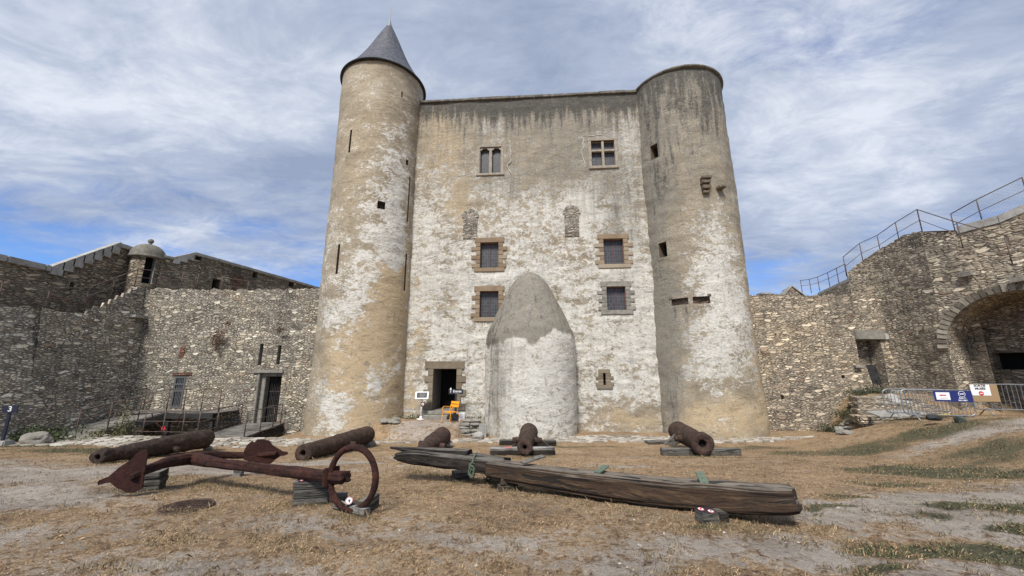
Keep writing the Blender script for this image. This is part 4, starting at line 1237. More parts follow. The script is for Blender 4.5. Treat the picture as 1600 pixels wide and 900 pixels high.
# grey side wall returning towards the camera, with its walkway
sw = empty('side_wall', (-18.85, 18, -1), 'dark grey rubble wall with a rising walkway on top, right of the far left buttress', 'wall')
pos_s0, nrm_s, ds = path_wall([(-18.1, 14.0), (-18.2, 19.62)])
pos_s = lambda u, z: pos_s0(u, z) + nrm_s(u, z) * (-.13 * (np.asarray(z, float) + 1))[..., None]
us = np.linspace(1.2, ds[-1], 60); zs = np.linspace(-2.7, 6.1, 110)
sheet('wall_face', us, zs, pos_s, nrm_s, (), rough(46, .09, .2), jag(lambda u: np.where((u + 14 > 16.6) & (u + 14 < 19.05), 4.15 + .22 * np.floor((u + 14 - 16.6) / .31), np.interp(u + 14, [14, 16.6, 19.0, 19.7], [4.15, 4.15, 5.85, 5.95])), 7, .10), None, RUB_L, sw, thick=.10)
bm = bmesh.new(); v = atx(218, 495, -18.7)
add_box(bm, -18.72, v.y, v.z, .35, .75, .13, bevel=.02, jit=.015); bm_obj('stone_shelf', bm, CONC, sw)
bt = empty('buttress', (-18.3, 14.5, -1), 'thick grey rubble buttress at the left edge beside the numbered post', 'wall')
pos_b0, nrm_b2, db = path_wall([(-17.7, 7.0), (-17.9, 15.6), (-17.91, 15.66), (-18.7, 15.8)])
pos_b2 = lambda u, z: pos_b0(u, z) + nrm_s(u, z) * (-.235 * (np.asarray(z, float) + 1))[..., None]
us = snapped(0, db[-1], .09, [db[1], db[2]]); zs = np.linspace(-2.0, 4.3, 75)
sheet('wall_face', us, zs, pos_b2, nrm_b2, (), rough(48, .10, .22), jag(lambda u: 4.12 + 0 * u, 9, .14), None, RUB_L, bt, thick=0)
bm = bmesh.new(); add_prism(bm, [(-18.95, 7, 4.03), (-19.15, 15.6, 4.03), (-20.6, 16.3, 4.03), (-20.6, 7, 4.03)], (0, 0, .05)); bm_obj('walkway_top', bm, RUB_L, bt)

# rear rampart, left length with stepped coping
rl = empty('stepped_rampart', (-20.5, 16, 4), 'brown rubble parapet whose pale coping climbs in steps to the domed turret', 'wall')
pos_r, nrm_r, dr = path_wall([(-20.5, 9.0), (-20.5, 20.2)])
def atr(px, py): v = atx(px, py, -20.5); return v.y - 9.0, v.z
RTOP = lambda u: np.interp(u, [0, 7.55, 10.1, 11.3], [6.02, 6.02, 8.02, 8.02])
EMB = rect_op(atr, 108.5, 440, 115.5, 453.5, .8)
us = snapped(0, dr[-1], .1, marks([EMB], 'u')); zs = snapped(3.6, 8.3, .1, marks([EMB], 'z'))
sheet('parapet_face', us, zs, pos_r, nrm_r, [EMB], rough(52, .06, .12), RTOP, None, RUB_B, rl)
bm = bmesh.new(); Y0 = 9.0
add_prism(bm, [(-21.2, 9, 3.6), (-21.2, 19.75, 3.6), (-21.2, 19.75, 8.0), (-21.2, 19.1, 8.0), (-21.2, 16.55, 6.0), (-21.2, 9, 6.0)], (-.02, 0, 0))
# far skin is interrupted at the embrasure so that the sky shows through it
bmesh.ops.delete(bm, geom=bm.faces[:], context='FACES')
def skin(bm, y0, y1, z0, z1):
    add_box(bm, -21.2, (y0 + y1) / 2, (z0 + z1) / 2, .03, y1 - y0, z1 - z0)
ey0, ey1, ez0, ez1 = EMB['u0'] + 9, EMB['u1'] + 9, EMB['z0'], EMB['z1']
skin(bm, 9, ey0 + .12, 3.6, 6.0); skin(bm, ey1 + .1, 16.5, 3.6, 6.0)
skin(bm, ey0 + .12, ey1 + .1, 3.6, ez0); skin(bm, ey0 + .12, ey1 + .1, ez1, 6.0); skin(bm, 16.5, 19.75, 3.6, 6.0)
add_prism(bm, [(-21.19, 16.55, 5.98), (-21.19, 20.3, 5.98), (-21.19, 20.3, 7.9), (-21.19, 19.1, 7.9)], (-.03, 0, 0))
bm_obj('parapet_rear', bm, RUB_B, rl)
bm = bmesh.new()
for (ya, yb, za, zb) in [(ey0, ey1, ez0, ez0 - .04), (ey0, ey1, ez1 + .06, ez1)]: add_box(bm, -20.85, (ya + yb) / 2, (za + zb) / 2, .7, yb - ya + .3, .05)
add_box(bm, -20.85, ey1 + .02, (ez0 + ez1) / 2, .7, .04, ez1 - ez0)
add_box(bm, -20.85, ey0 - .02, (ez0 + ez1) / 2, .7, .04, ez1 - ez0)
bm_obj('embrasure', bm, RUB_B, rl)
bm = bmesh.new()
y = 9.0
while y < 16.4:
    L = min(random.uniform(1.3, 1.9), 16.5 - y)
    add_box(bm, -20.82, y + L / 2, 6.14, .86, L - .02, .26, bevel=.02); y += L
bm_obj('flat_coping', bm, CONC, rl)
bm = bmesh.new(); K = 7
for k in range(K):
    ya, yb = 16.50 + (19.1 - 16.50) * k / K, 16.50 + (19.1 - 16.50) * (k + 1) / K
    za, zb = 6.27 + (8.27 - 6.27) * k / K, 6.27 + (8.27 - 6.27) * (k + 1) / K
    low = za - .36
    add_prism(bm, [(-20.40, ya + .01, low), (-20.40, yb + .06, low), (-20.40, yb + .06, zb - .22 + .2), (-20.40, yb - .0, zb), (-20.40, ya + .01, za)], (-.30, 0, 0))
add_box(bm, -20.6, 19.62, 8.13, .42, 1.02, .22, bevel=.02)
bm_obj('stepped_coping', bm, CONC, rl)

# domed watch turret
tu = empty('watch_turret', (-19.95, 20.25, 4), 'small round stone turret with a mossy dome, ball finial and tall dark doorway', 'turret')
TC = Cyl(-19.92, 20.2, .66)
TD = rect_op(TC.hit, 224.5, 398, 241, 443.5, .5)
us = snapped(-math.pi * .66, math.pi * .66 - .001, .07, marks([TD], 'u')); zs = snapped(3.6, 7.78, .1, marks([TD], 'z'))
sheet('turret_wall', us, zs, TC.pos, TC.nrm, [TD], lambda U, Z: (fbm(U * 3, Z * 5, seed=57) - .5) * .05, None, None, RUB_B, tu)
reveals('doorway', [TD], TC.pos, TC.nrm, tu, [CONC, BLACK])
prof = [(.60, 7.66), (.80, 7.66), (.82, 7.74), (.78, 7.78)] + [(.77 * math.cos(t), 7.78 + .74 * math.sin(t)) for t in np.linspace(.05, math.pi / 2, 14)]
lathe('dome', prof, -19.92, 20.2, DOME, tu, 40)
lathe('ball_finial', [(.0, 8.45), (.08, 8.5), (.07, 8.58)] + [(.135 * math.sin(t), 8.70 - .135 * math.cos(t)) for t in np.linspace(.5, math.pi, 10)], -19.92, 20.2, DOME, tu, 20)

# rear rampart, right length running away beside the keep
rr_ = empty('far_rampart', (-18, 24, 4), 'long brown rubble parapet sloping down from the turret to the left round tower', 'wall')
pos_q, nrm_q, dq = path_wall([(-19.25, 20.3), (-19.0, 21.0), (-18.75, 21.6), (-16.1, 31.8)])
def hitq(px, py):
    a, b = ray(px, py)
    for i in range(400):
        u = dq[-1] * i / 400; p = pos_q(np.array([u]), np.array([0.]))[0]
        if p[0] / p[1] > a: break
    return u, CAM_H + b * p[1]
QO = [rect_op(hitq, 305.5, 396, 315, 407, .7), rect_op(hitq, 331, 436, 343, 455, .6), rect_op(hitq, 394, 424, 402, 434, .6), rect_op(hitq, 451, 440, 459, 448, .6)]
us = snapped(0, dq[-1], .12, marks(QO, 'u')); zs = snapped(4.4, 8.6, .1, marks(QO, 'z'))
QT = lambda u: np.interp(u, [0, .75, dq[2] + .1, dq[-1]], [7.85, 7.85, 8.42, 8.42])
sheet('parapet_face', us, zs, pos_q, nrm_q, QO, rough(58, .05, .1), QT, None, RUB_B, rr_, thick=.7)
for o_ in QO: reveals('loophole', [o_], pos_q, nrm_q, rr_, [BROWNST, BLACK])
bm = bmesh.new()
def qpt(u, z, d):
    return Vector(pos_q(np.array([u]), np.array([z]))[0] + nrm_q(np.array([u]), np.array([z]))[0] * d)
K = 3; ua_, ub2 = .55, dq[2] + .15
for k in range(K):
    a, b = ua_ + (ub2 - ua_) * k / K, ua_ + (ub2 - ua_) * (k + 1) / K
    za, zb = 7.98 + .58 * k / K, 7.98 + .58 * (k + 1) / K
    add_prism(bm, [qpt(a + .008, za - .34, .06), qpt(b, za - .34, .06), qpt(b, zb, .06), qpt(a + .008, za, .06)], qpt(a, 0, -.8) - qpt(a, 0, .06))
u = ub2 + .01
fbox(bm, -.2, ua_, 7.84, 7.98, -.8, .05, bev=.01, P=qpt)
while u < dq[-1]:
    L = random.uniform(.8, 1.5); fbox(bm, u, u + L - .02, 8.40, 8.58, -.8, .07, bev=.015, P=qpt); u += L
bm_obj('coping', bm, CONC, rr_)
bm = bmesh.new(); a = hitq(367, 412); b = hitq(377, 448)
fbox(bm, a[0], b[0], 6.2, 7.9, -.1, .04, P=qpt, jit=.03); bm_obj('brick_patch', bm, REDBRICK, rr_)
# walkway behind the curtain wall
bm = bmesh.new(); add_prism(bm, [(-20.6, 19.7, 5.2), (-18.3, 20.7, 5.3), (-15.6, 31, 5.3), (-9, 31, 5.3), (-9, 20.7, 5.3)], (0, 0, .08))
wkb = bm_obj('rampart_walkway', bm, RUB_M); tag(wkb, kind='structure')

# ------------------------------------------------------------------ right side
LWY = 18.6
def lwh(px, py):
    a, b = ray(px, py); return a * LWY, CAM_H + b * LWY
lw = empty('low_curtain_wall', (15, LWY, -1), 'warm rubble wall with a blocked lintelled doorway, right of the right round tower', 'wall')
pos_l0, nrm_l0, _ = path_wall([(0, LWY), (30, LWY)])
LD = rect_op(lwh, 1344, 530, 1383, 609, .75)
LH = [rect_op(lwh, 1220.5, 617.5, 1225, 624, .3), rect_op(lwh, 1315, 586, 1320, 591, .25), rect_op(lwh, 1340, 548.5, 1343, 551, .2)]
ops = [LD] + LH[:2]
us = snapped(10.6, 19.6, .08, marks(ops, 'u')); zs = snapped(-1.6, 5.6, .08, marks(ops, 'z'))
sheet('wall_face', us, zs, pos_l0, nrm_l0, ops, rough(61, .07, .16), jag(lambda u: np.interp(u, [10.6, 12, 14, 19.6], [5.40, 5.40, 5.32, 5.48]), 11, .16), None, RUB_R, lw, thick=1.2)
for o_ in LH[:2]: reveals('putlog_hole', [o_], pos_l0, nrm_l0, lw, [BROWNST, BLACK])
reveals('doorway_recess', [LD], pos_l0, nrm_l0, lw, [RUB_R, RUB_R])
bm = bmesh.new(); a = lwh(1336, 531); b = lwh(1379, 515.5)
wbox(bm, a[0], b[0], a[1], b[1], LWY - .12, LWY + .6, bevel=.03, jit=.015); bm_obj('stone_lintel', bm, GRAN, lw)
bm = bmesh.new(); a = lwh(1380, 531); b = lwh(1388, 521)
wbox(bm, a[0], b[0], a[1], b[1], LWY - .09, LWY + .3, bevel=.03, jit=.015); bm_obj('lintel_stone', bm, CONC, lw)
bm = bmesh.new(); a = lwh(1334, 574.5); b = lwh(1351, 571)
wbox(bm, a[0], b[0], a[1], b[1], LWY - .16, LWY + .2, bevel=.01, jit=.02); bm_obj('projecting_slab', bm, GRAN, lw)
bm = bmesh.new(); a = lwh(1335, 616); b = lwh(1392, 609)
wbox(bm, a[0], b[0], a[1], b[1], LWY - .55, LWY + .6, bevel=.02, jit=.015); bm_obj('threshold', bm, CONC, lw)
# things that show above it
gb = empty('stone_gable', (14.6, 20.6, 4), 'small pale pitched stone roof peeping over the low wall on the right', 'roof')
c0 = at(1232, 452, 20.6)
bm = bmesh.new()
add_prism(bm, [(c0.x - .62, 20.2, c0.z - .5), (c0.x + .5, 20.2, c0.z - .5), (c0.x - .1, 20.2, c0.z + .10)], (.35, 1.2, 0)); bm_obj('gable_wall', bm, RUB_R, gb)
bm = bmesh.new()
add_prism(bm, [(c0.x - .10, 20.14, c0.z + .14), (c0.x + .62, 20.14, c0.z - .47), (c0.x + .58, 20.14, c0.z - .52), (c0.x - .12, 20.14, c0.z + .07)], (.45, 1.3, 0))
add_prism(bm, [(c0.x - .13, 20.14, c0.z + .14), (c0.x - .74, 20.14, c0.z - .47), (c0.x - .70, 20.14, c0.z - .52), (c0.x - .11, 20.14, c0.z + .07)], (.45, 1.3, 0))
bm_obj('roof_slab', bm, CONC, gb)
rb_ = tag(bm_obj('capping_slab', (lambda b: (add_box(b, at(1193, 459, 19.4).x, 19.4, at(1193, 460, 19.4).z, .5, .5, .12, bevel=.03), add_box(b, at(1193, 459, 19.4).x, 19.4, 5.35, .42, .42, .3, bevel=.03), b)[-1])(bmesh.new()), CONC), 'flat stone slab resting on the low right wall top beside the right round tower', 'stone slab')

# coursed bastion with the big arch
ba = empty('arched_bastion', (17.5, 14.5, 0), 'high coursed stone bastion with a deep round arch at the right edge', 'bastion')
J0 = np.array([18.0, 16.05]); Dv = np.array([.34, -.94]) / math.hypot(.34, .94); Iv = np.array([.94, .34]) / math.hypot(.34, .94)
pos_A, nrm_A0, dA = path_wall([(17.74, 19.70), (17.92, 19.2), (18.08, 18.6), (18.14, 17.7), (18.10, 16.9), tuple(J0)], 8)
nrm_A = nrm_A0
LA = dA[-1]
YT = lambda y: np.interp(y, [8, 13.27, 14.0, 14.9, 15.6, 16.05, 16.7, 17.5, 18.6, 19.7, 21.2], [8.6, 7.60, 7.35, 7.30, 7.50, 7.72, 7.85, 7.75, 7.45, 6.85, 6.5])
def topA(u): return YT(pos_A(u, u * 0)[..., 1])
us = np.linspace(0, LA, 110); zs = np.linspace(-1.4, 7.9, 120)
sheet('bastion_face', us, zs, pos_A, nrm_A, (), lambda U, Z: rough(66, .05, .14)(U, Z) * sm(0, .5, LA - U), jag(topA, 13, .10), None, RUB_A, ba, thick=1.4)
bm = bmesh.new(); add_prism(bm, [(17.76, 19.68, 3.5), (19.3, 20.3, 3.5), (19.3, 20.3, 6.75), (17.76, 19.68, 6.75)], (-.02, .03, 0)); bm_obj('bastion_end', bm, RUB_A, ba)
def pos_B(u, z): return np.stack([J0[0] + Dv[0] * u, J0[1] + Dv[1] * u, z + 0 * u], -1)
def nrm_B(u, z): return np.stack([-Iv[0] + 0 * (u + z), -Iv[1] + 0 * (u + z), 0 * (u + z)], -1)
AR, SPZ, SPAN = 2.03, 2.61, 4.06
topB = lambda u: YT(J0[1] + Dv[1] * u)
# face above the arch (columns start on the arch line), then the pier to its right
uu = np.linspace(0, SPAN, 61); n_ = 34
bl_ = SPZ + np.sqrt(np.maximum(0, AR ** 2 - (uu - AR) ** 2)); tp_ = topB(uu) + (vnoise(uu * 3.1, uu * 0, seed=3) - .5) * .08
tt = np.linspace(0, 1, n_)
U = np.repeat(uu[:, None], n_, 1); Z = bl_[:, None] + (tp_ - bl_)[:, None] * tt[None, :]
P = pos_B(U, Z) + nrm_B(U, Z) * ((rough(66, .05, .14)(U + LA, Z)) * sm(0, .5, U) * sm(0, .3, Z - bl_[:, None]))[..., None]
I = np.arange(U.size).reshape(U.shape); F = np.stack([I[:-1, :-1], I[1:, :-1], I[1:, 1:], I[:-1, 1:]], -1).reshape(-1, 4)
np_mesh('spandrel_face', P.reshape(-1, 3), F, RUB_A, ba, np.stack([U + LA, Z], -1).reshape(-1, 2))
us = np.linspace(SPAN, 9, 60); zs = np.linspace(-1.4, 8.2, 110)
sheet('pier_face', us, zs, pos_B, nrm_B, (), rough(67, .05, .14), topB, None, RUB_A, ba, uvoff=(LA, 0), thick=1.4)
# arch soffit and jambs
DEP = 2.4
def pos_in(s, d):   # s along the arch line from the left foot, d depth
    A0 = SPZ + 1.6
    L1 = A0; L2 = math.pi * AR
    s = np.asarray(s, float)
    u = np.where(s < L1, 0, np.where(s < L1 + L2, AR - AR * np.cos(np.clip((s - L1) / AR, 0, math.pi)), SPAN))
    z = np.where(s < L1, -1.6 + s, np.where(s < L1 + L2, SPZ + AR * np.sin(np.clip((s - L1) / AR, 0, math.pi)), SPZ - (s - L1 - L2)))
    return np.stack([J0[0] + Dv[0] * u + Iv[0] * d, J0[1] + Dv[1] * u + Iv[1] * d, z], -1)
sL = np.linspace(0, 2 * (SPZ + 1.6) + math.pi * AR, 120); dL = np.linspace(0.0, DEP, 20)
SS, DD = np.meshgrid(sL, dL, indexing='ij')
P = pos_in(SS, DD) + (fbm(SS * 3, DD * 3, seed=70)[..., None] - .5) * .03
I = np.arange(SS.size).reshape(SS.shape); F = np.stack([I[:-1, :-1], I[1:, :-1], I[1:, 1:], I[:-1, 1:]], -1).reshape(-1, 4)
np_mesh('arch_vault', P.reshape(-1, 3), F, RUB_A, ba, np.stack([DD, SS], -1).reshape(-1, 2))
posK = lambda u, z: pos_B(u, z) - nrm_B(u, z) * DEP
bk0 = dict(u0=.32, u1=1.26, z0=1.76, z1=2.45, depth=.6)
us = snapped(-.1, SPAN + .1, .1, marks([bk0], 'u')); zs = snapped(-1.2, SPZ + AR + .1, .1, marks([bk0], 'z'))
sheet('recess_rear_wall', us, zs, posK, nrm_B, [bk0], rough(69, .05, .1), None, None, RUB_R, ba)
reveals('square_hole', [bk0], posK, nrm_B, ba, [RUB_A, BLACK])
bm = bmesh.new(); cl = bm.verts.layers.float_color.new('m'); rr2 = random.Random(8); K = 34
for k in range(K):
    a0, a1 = math.pi * k / K + .012, math.pi * (k + 1) / K - .012
    ro = AR + rr2.uniform(.27, .38); t = rr2.random()
    pts = [(AR - AR * math.cos(a) * 1.0, SPZ + AR * math.sin(a)) for a in (a0, a1)] + [(AR - ro * math.cos(a), SPZ + ro * math.sin(a)) for a in (a1, a0)]
    n0 = len(bm.verts)
    q = [Vector(pos_B(np.array([u]), np.array([z]))[0] + nrm_B(np.array([u]), np.array([z]))[0] * rr2.uniform(.03, .05)) for u, z in pts]
    add_prism(bm, q, Vector((Iv[0], Iv[1], 0)) * .3)
    bm.verts.ensure_lookup_table()
    for vv in bm.verts[n0:]: vv[cl] = (t, t, t, 1)
VST = mat_stone('arch_voussoir_stone', (0.10, 0.085, 0.065), (0.22, 0.19, 0.148), (0.36, 0.32, 0.255), 6.0, .8, per_face=True)
bm_obj('arch_ring', bm, VST, ba)
bm = bmesh.new()
def bpt(u, z, d): return Vector(pos_B(np.array([u]), np.array([z]))[0] + nrm_B(np.array([u]), np.array([z]))[0] * d)
u = 1.1
while u < 8.5:
    L = random.uniform(1.0, 1.4)
    za, zb = float(topB(u)), float(topB(u + L))
    add_prism(bm, [bpt(u + .01, za - .10, .05), bpt(u + L - .01, zb - .10, .05), bpt(u + L - .01, zb + .20, .05), bpt(u + .01, za + .20, .05)], bpt(u, 0, -.6) - bpt(u, 0, .05))
    u += L
bm_obj('bastion_coping', bm, CONC, ba)
bm = bmesh.new()
for k in range(8):
    ua_, ub3 = SPAN * k / 8, SPAN * (k + 1) / 8
    add_prism(bm, [bpt(ua_, float(topB(ua_)) - .12, -.02), bpt(ub3, float(topB(ub3)) - .12, -.02), bpt(ub3, float(topB(ub3)) + .0, -.02), bpt(ua_, float(topB(ua_)) + .0, -.02)], bpt(0, 0, -1.5) - bpt(0, 0, -.02))
bm_obj('wall_top', bm, RUB_A, ba)
for u_, z_ in [(1.05, 5.55), (2.3, 5.05)]:
    bm = bmesh.new()
    add_prism(bm, [bpt(u_ - .16, z_ - .14, -.1), bpt(u_ + .2, z_ - .12, -.1), bpt(u_ + .17, z_ + .04, -.1), bpt(u_ - .15, z_ + .04, -.1)], bpt(0, 0, .22) - bpt(0, 0, -.1))
    bm_obj('stone_step', bm, GRAN, ba)
# stepped stone base behind the barriers
st_ = empty('stone_steps', (15.6, 15.0, 0), 'rough stone steps rising behind the steel barriers towards the blocked doorway', 'steps')
for k in range(4):
    c_ = at(1400 + 26 * k * .2, 655 - 11 * k, 15.0 + .55 * k)
    bm = bmesh.new(); 
    add_box(bm, 15.0 + .35 * k, 15.35 + .6 * k, g(15.0, 15.2) - .05 + .19 * k, 3.2 - .3 * k, .75, .34, rz=-.35, bevel=.04, jit=.04)
    bmesh.ops.subdivide_edges(bm, edges=bm.edges[:], cuts=3, use_grid_fill=True)
    for v in bm.verts: v.co += Vector((random.uniform(-.02, .02), random.uniform(-.03, .03), random.uniform(-.02, .02)))
    bm_obj('stone_tread', bm, RUB_R, st_)
# ------------------------------------------------------------------ helpers for solids with rough skins
def frame(t):
    t = Vector(t).normalized(); a = t.cross(Vector((0, 0, 1))).normalized(); b = a.cross(t).normalized()
    return t, a, b
def swept(name, pts, half, seg, mat, parent, power=4.0, seed=0, amp=.02, fs=2.0, fa=6.0, per=8, endamp=0.0):
    """pts: path, half: list of (half width, half height) at each point; super-ellipse section, rough skin"""
    P_ = catmull(pts, per); H = catmull([(h[0], h[1], 0) for h in half], per)
    nP = len(P_); d = [0]
    for i in range(1, nP): d.append(d[-1] + (P_[i] - P_[i - 1]).length)
    V = []; UV = []
    th = np.linspace(0, 2 * math.pi, seg + 1)
    for i in range(nP):
        t = (P_[min(i + 1, nP - 1)] - P_[max(i - 1, 0)])
        t, a, b = frame(t)
        ct, st = np.cos(th), np.sin(th)
        rx = np.sign(ct) * np.abs(ct) ** (2 / power) * H[i].x; ry = np.sign(st) * np.abs(st) ** (2 / power) * H[i].y
        na = fbm(np.full(seg + 1, d[i] * fs), np.cos(th) * fa / 3, np.sin(th) * fa / 3 + seed, seed=seed, oct=4) - .5
        nb_ = fbm(np.full(seg + 1, d[i] * fs * .3), np.cos(th) * fa, np.sin(th) * fa + seed, seed=seed + 5, oct=3) - .5
        sc = 1 + (na * 1.2 + nb_) * amp / max(min(H[i].x, H[i].y), .03)
        arr = np.array(P_[i])[None, :] + (rx * sc)[:, None] * np.array(a)[None, :] + (ry * sc)[:, None] * np.array(b)[None, :]
        if endamp and i in (0, 1, nP - 2, nP - 1):
            k = fbm(rx * 9, ry * 9, seed=seed + 9, oct=3) - .5
            arr = arr + np.array(t)[None, :] * (k * endamp * (1 if i in (0, nP - 1) else .7))[:, None]
        V += arr.tolist(); UV += [(d[i], x * .18 + seed) for x in th]
    F = []
    L = seg + 1
    for i in range(nP - 1):
        for k in range(seg): F.append((i * L + k, (i + 1) * L + k, (i + 1) * L + k + 1, i * L + k + 1))
    # end caps: concentric ring then fan (degenerate quads avoided with a centre ring)
    for e, i in ((0, 0), (1, nP - 1)):
        t = (P_[1] - P_[0]).normalized() * -1 if e == 0 else (P_[-1] - P_[-2]).normalized()
        base = len(V); ring = np.array(V[i * L:(i + 1) * L]); c = ring[:-1].mean(0)
        prev = i * L
        for f in (.75, .45, .15):
            q = c + (ring - c) * f
            k = fbm(q[:, 0] * 14, q[:, 2] * 14, q[:, 1] * 14, seed=seed + 3, oct=3) - .5
            q = q + np.array(t)[None, :] * (k * max(endamp, .01) * 1.6)[:, None]
            st_ = len(V); V += q.tolist(); UV += [(x * .1, f * .3) for x in th]
            for k2 in range(seg):
                fc = (prev + k2, prev + k2 + 1, st_ + k2 + 1, st_ + k2)
                F.append(fc if e == 0 else fc[::-1])
            prev = st_
        V.append((c).tolist()); UV.append((0, 0)); ce = len(V) - 1
        for k2 in range(0, seg - 1, 2):
            fc = (prev + k2, prev + k2 + 1, prev + (k2 + 2), ce)
            F.append(fc if e == 0 else fc[::-1])
    o = np_mesh(name, V, F, mat, parent, UV)
    bm = bmesh.new(); bm.from_mesh(o.data); bmesh.ops.remove_doubles(bm, verts=bm.verts, dist=1e-5); bmesh.ops.recalc_face_normals(bm, faces=bm.faces); bm.to_mesh(o.data); bm.free()
    return o

# ------------------------------------------------------------------ cannons
def cannon(label, M, B, rm, rb, mat, seed, roll=0.0, knob=True, bore=.36, corr=.012, group='old cannons lying in the courtyard', prof=None, trun=.44, trl=.16):
    """M muzzle centre, B breech centre"""
    M, B = Vector(M), Vector(B); L = (M - B).length
    t, a, b = frame(M - B)
    ca, sa = math.cos(roll), math.sin(roll)
    a, b = a * ca + b * sa, b * ca - a * sa
    th = empty('cannon', (B.x, B.y, g(B.x, B.y)), label, 'cannon', group)
    q = rm / rb
    prof = prof or [(-.055, .22), (-.05, .30), (-.038, .30), (-.03, .20), (-.022, .2), (-.015, .55), (0, .93), (.008, 1.02), (.035, 1.03), (.045, .96), (.12, .95), (.25, .92), (.255, .95), (.275, .95), (.28, .90),
            (.43, .86), (.44, .90), (.465, .90), (.47, .83), (.6, .5 * .83 + .5 * q * .92), (.61, .5 * .83 + .5 * q * .92 + .035), (.63, .5 * .83 + .5 * q * .92 + .035), (.64, .5 * .83 + .5 * q * .9), (.86, q * .84), (.865, q * .9), (.885, q * .9), (.89, q * .84), (.93, q * .88), (.97, q * .99), (.985, q * 1.02), (1.0, q * .98)]
    P_ = []
    for i in range(len(prof) - 1):
        (x0, r0), (x1, r1) = prof[i], prof[i + 1]
        k = max(1, int((x1 - x0) * L / .06))
        for j in range(k): P_.append((x0 + (x1 - x0) * j / k, r0 + (r1 - r0) * j / k))
    P_.append(prof[-1])
    P_ += [(1.0, q * .7), (1.0, q * bore + .01), (.985, q * bore), (.80, q * bore), (.80, 0.001)]
    seg = 44; V = []; UV = []; ang = np.linspace(0, 2 * math.pi, seg + 1)
    P_ = [(P_[0][0], .001)] + P_
    for i, (x, r) in enumerate(P_):
        c = B + t * (x * L); rr = r * rb
        nz = (fbm(np.full(seg + 1, x * L * 4 + seed), np.cos(ang) * 2.2, np.sin(ang) * 2.2, seed=seed, oct=4) - .5) * 2 * corr
        if x > .93 and r > q * .5: nz = nz * 2.2
        if r < .1 or (i > len(P_) - 5): nz = nz * 0
        R_ = np.maximum(rr + nz, .001)
        arr = np.array(c)[None, :] + (np.cos(ang) * R_)[:, None] * np.array(a)[None, :] + (np.sin(ang) * R_)[:, None] * np.array(b)[None, :]
        V += arr.tolist(); UV += [(x * L, y * .3) for y in ang]
    F = []; Ls = seg + 1
    for i in range(len(P_) - 1):
        for k in range(seg): F.append((i * Ls + k, i * Ls + k + 1, (i + 1) * Ls + k + 1, (i + 1) * Ls + k))
    np_mesh('barrel', V, F, [mat], th, UV)
    for sgn in (-1, 1):
        bm = bmesh.new(); c = B + t * (trun * L) - b * rb * .12
        rt_ = rb * .27
        add_tube(bm, [c + a * sgn * rb * .7, c + a * sgn * (rb * .84 + trl), c + a * sgn * (rb * .87 + trl)], [rt_ * 1.1, rt_, rt_ * .8], 18)
        bm_obj('trunnion', bm, mat, th, smooth=False)
    # black disc inside the mouth paints the darkness of the hollow bore
    bm = bmesh.new(); c = B + t * (L * .955)
    add_tube(bm, [c, c + t * .005], q * rb * bore * .99, 24); bm_obj('bore', bm, BLACK, th)
    return th
def gz(v, dz=0): return Vector((v.x, v.y, v.z + dz))
# left cannon
m = atg(139, 727); rm = .15
bq = at(322, 685, 13.0)
cannon('long rough cannon farthest left, muzzle to the lower left, beside the sandy path', (m.x, m.y + .15, m.z + rm - .01), (bq.x, bq.y, bq.z), rm, .275, RUST_D, 3, .25, corr=.03, bore=.42,
       prof=[(-.03, .3), (-.02, .62), (-.012, .9), (0, 1.0), (.02, 1.04), (.05, 1.03), (.2, .99), (.4, .92), (.6, .80), (.8, .64), (.9, .58), (.95, .63), (1.0, .61)])
m = atg(468, 721); bq = at(574, 679, 14.2)
cannon('smooth brown cannon left of centre, between the anchor ring and the doorway path', (m.x, m.y + .12, m.z + .17), (bq.x, bq.y, bq.z), .18, .285, RUST_C, 5, .12, corr=.008, bore=.40,
       prof=[(-.02, .4), (-.012, .8), (0, .97), (.012, 1.02), (.05, 1.02), (.06, .98), (.25, .95), (.26, .98), (.28, .98), (.29, .94), (.5, .88), (.51, .91), (.53, .91), (.54, .86), (.8, .78), (.9, .75), (.91, .79), (.93, .79), (.94, .76), (.985, .80), (1.0, .76)])
bq = at(690, 697, 14.0)
cannon('brown cannon with its muzzle hidden behind the split end of the beam', tuple(at(650, 711, 11.3)), (bq.x, bq.y + .05, bq.z + .31), .20, .305, RUST_C, 7, .1, corr=.012)
mz = at(820, 699, 11.2); bq = at(826.5, 675, 14.7)
cannon('cannon pointing straight at the viewer on two timber sleepers', mz, (bq.x, bq.y, bq.z), .205, .31, RUST_C, 9, 0, corr=.012, bore=.28, trun=.52, trl=.2)
mz = at(1098, 693.5, 11.2); bq = at(1062, 674, 14.3)
cannon('dark brown cannon farthest right, its thick muzzle resting on a grey sleeper', mz, (bq.x - .05, bq.y, bq.z), .30, .335, RUST_C, 11, .05, corr=.012, bore=.34, trun=.60, trl=.2)

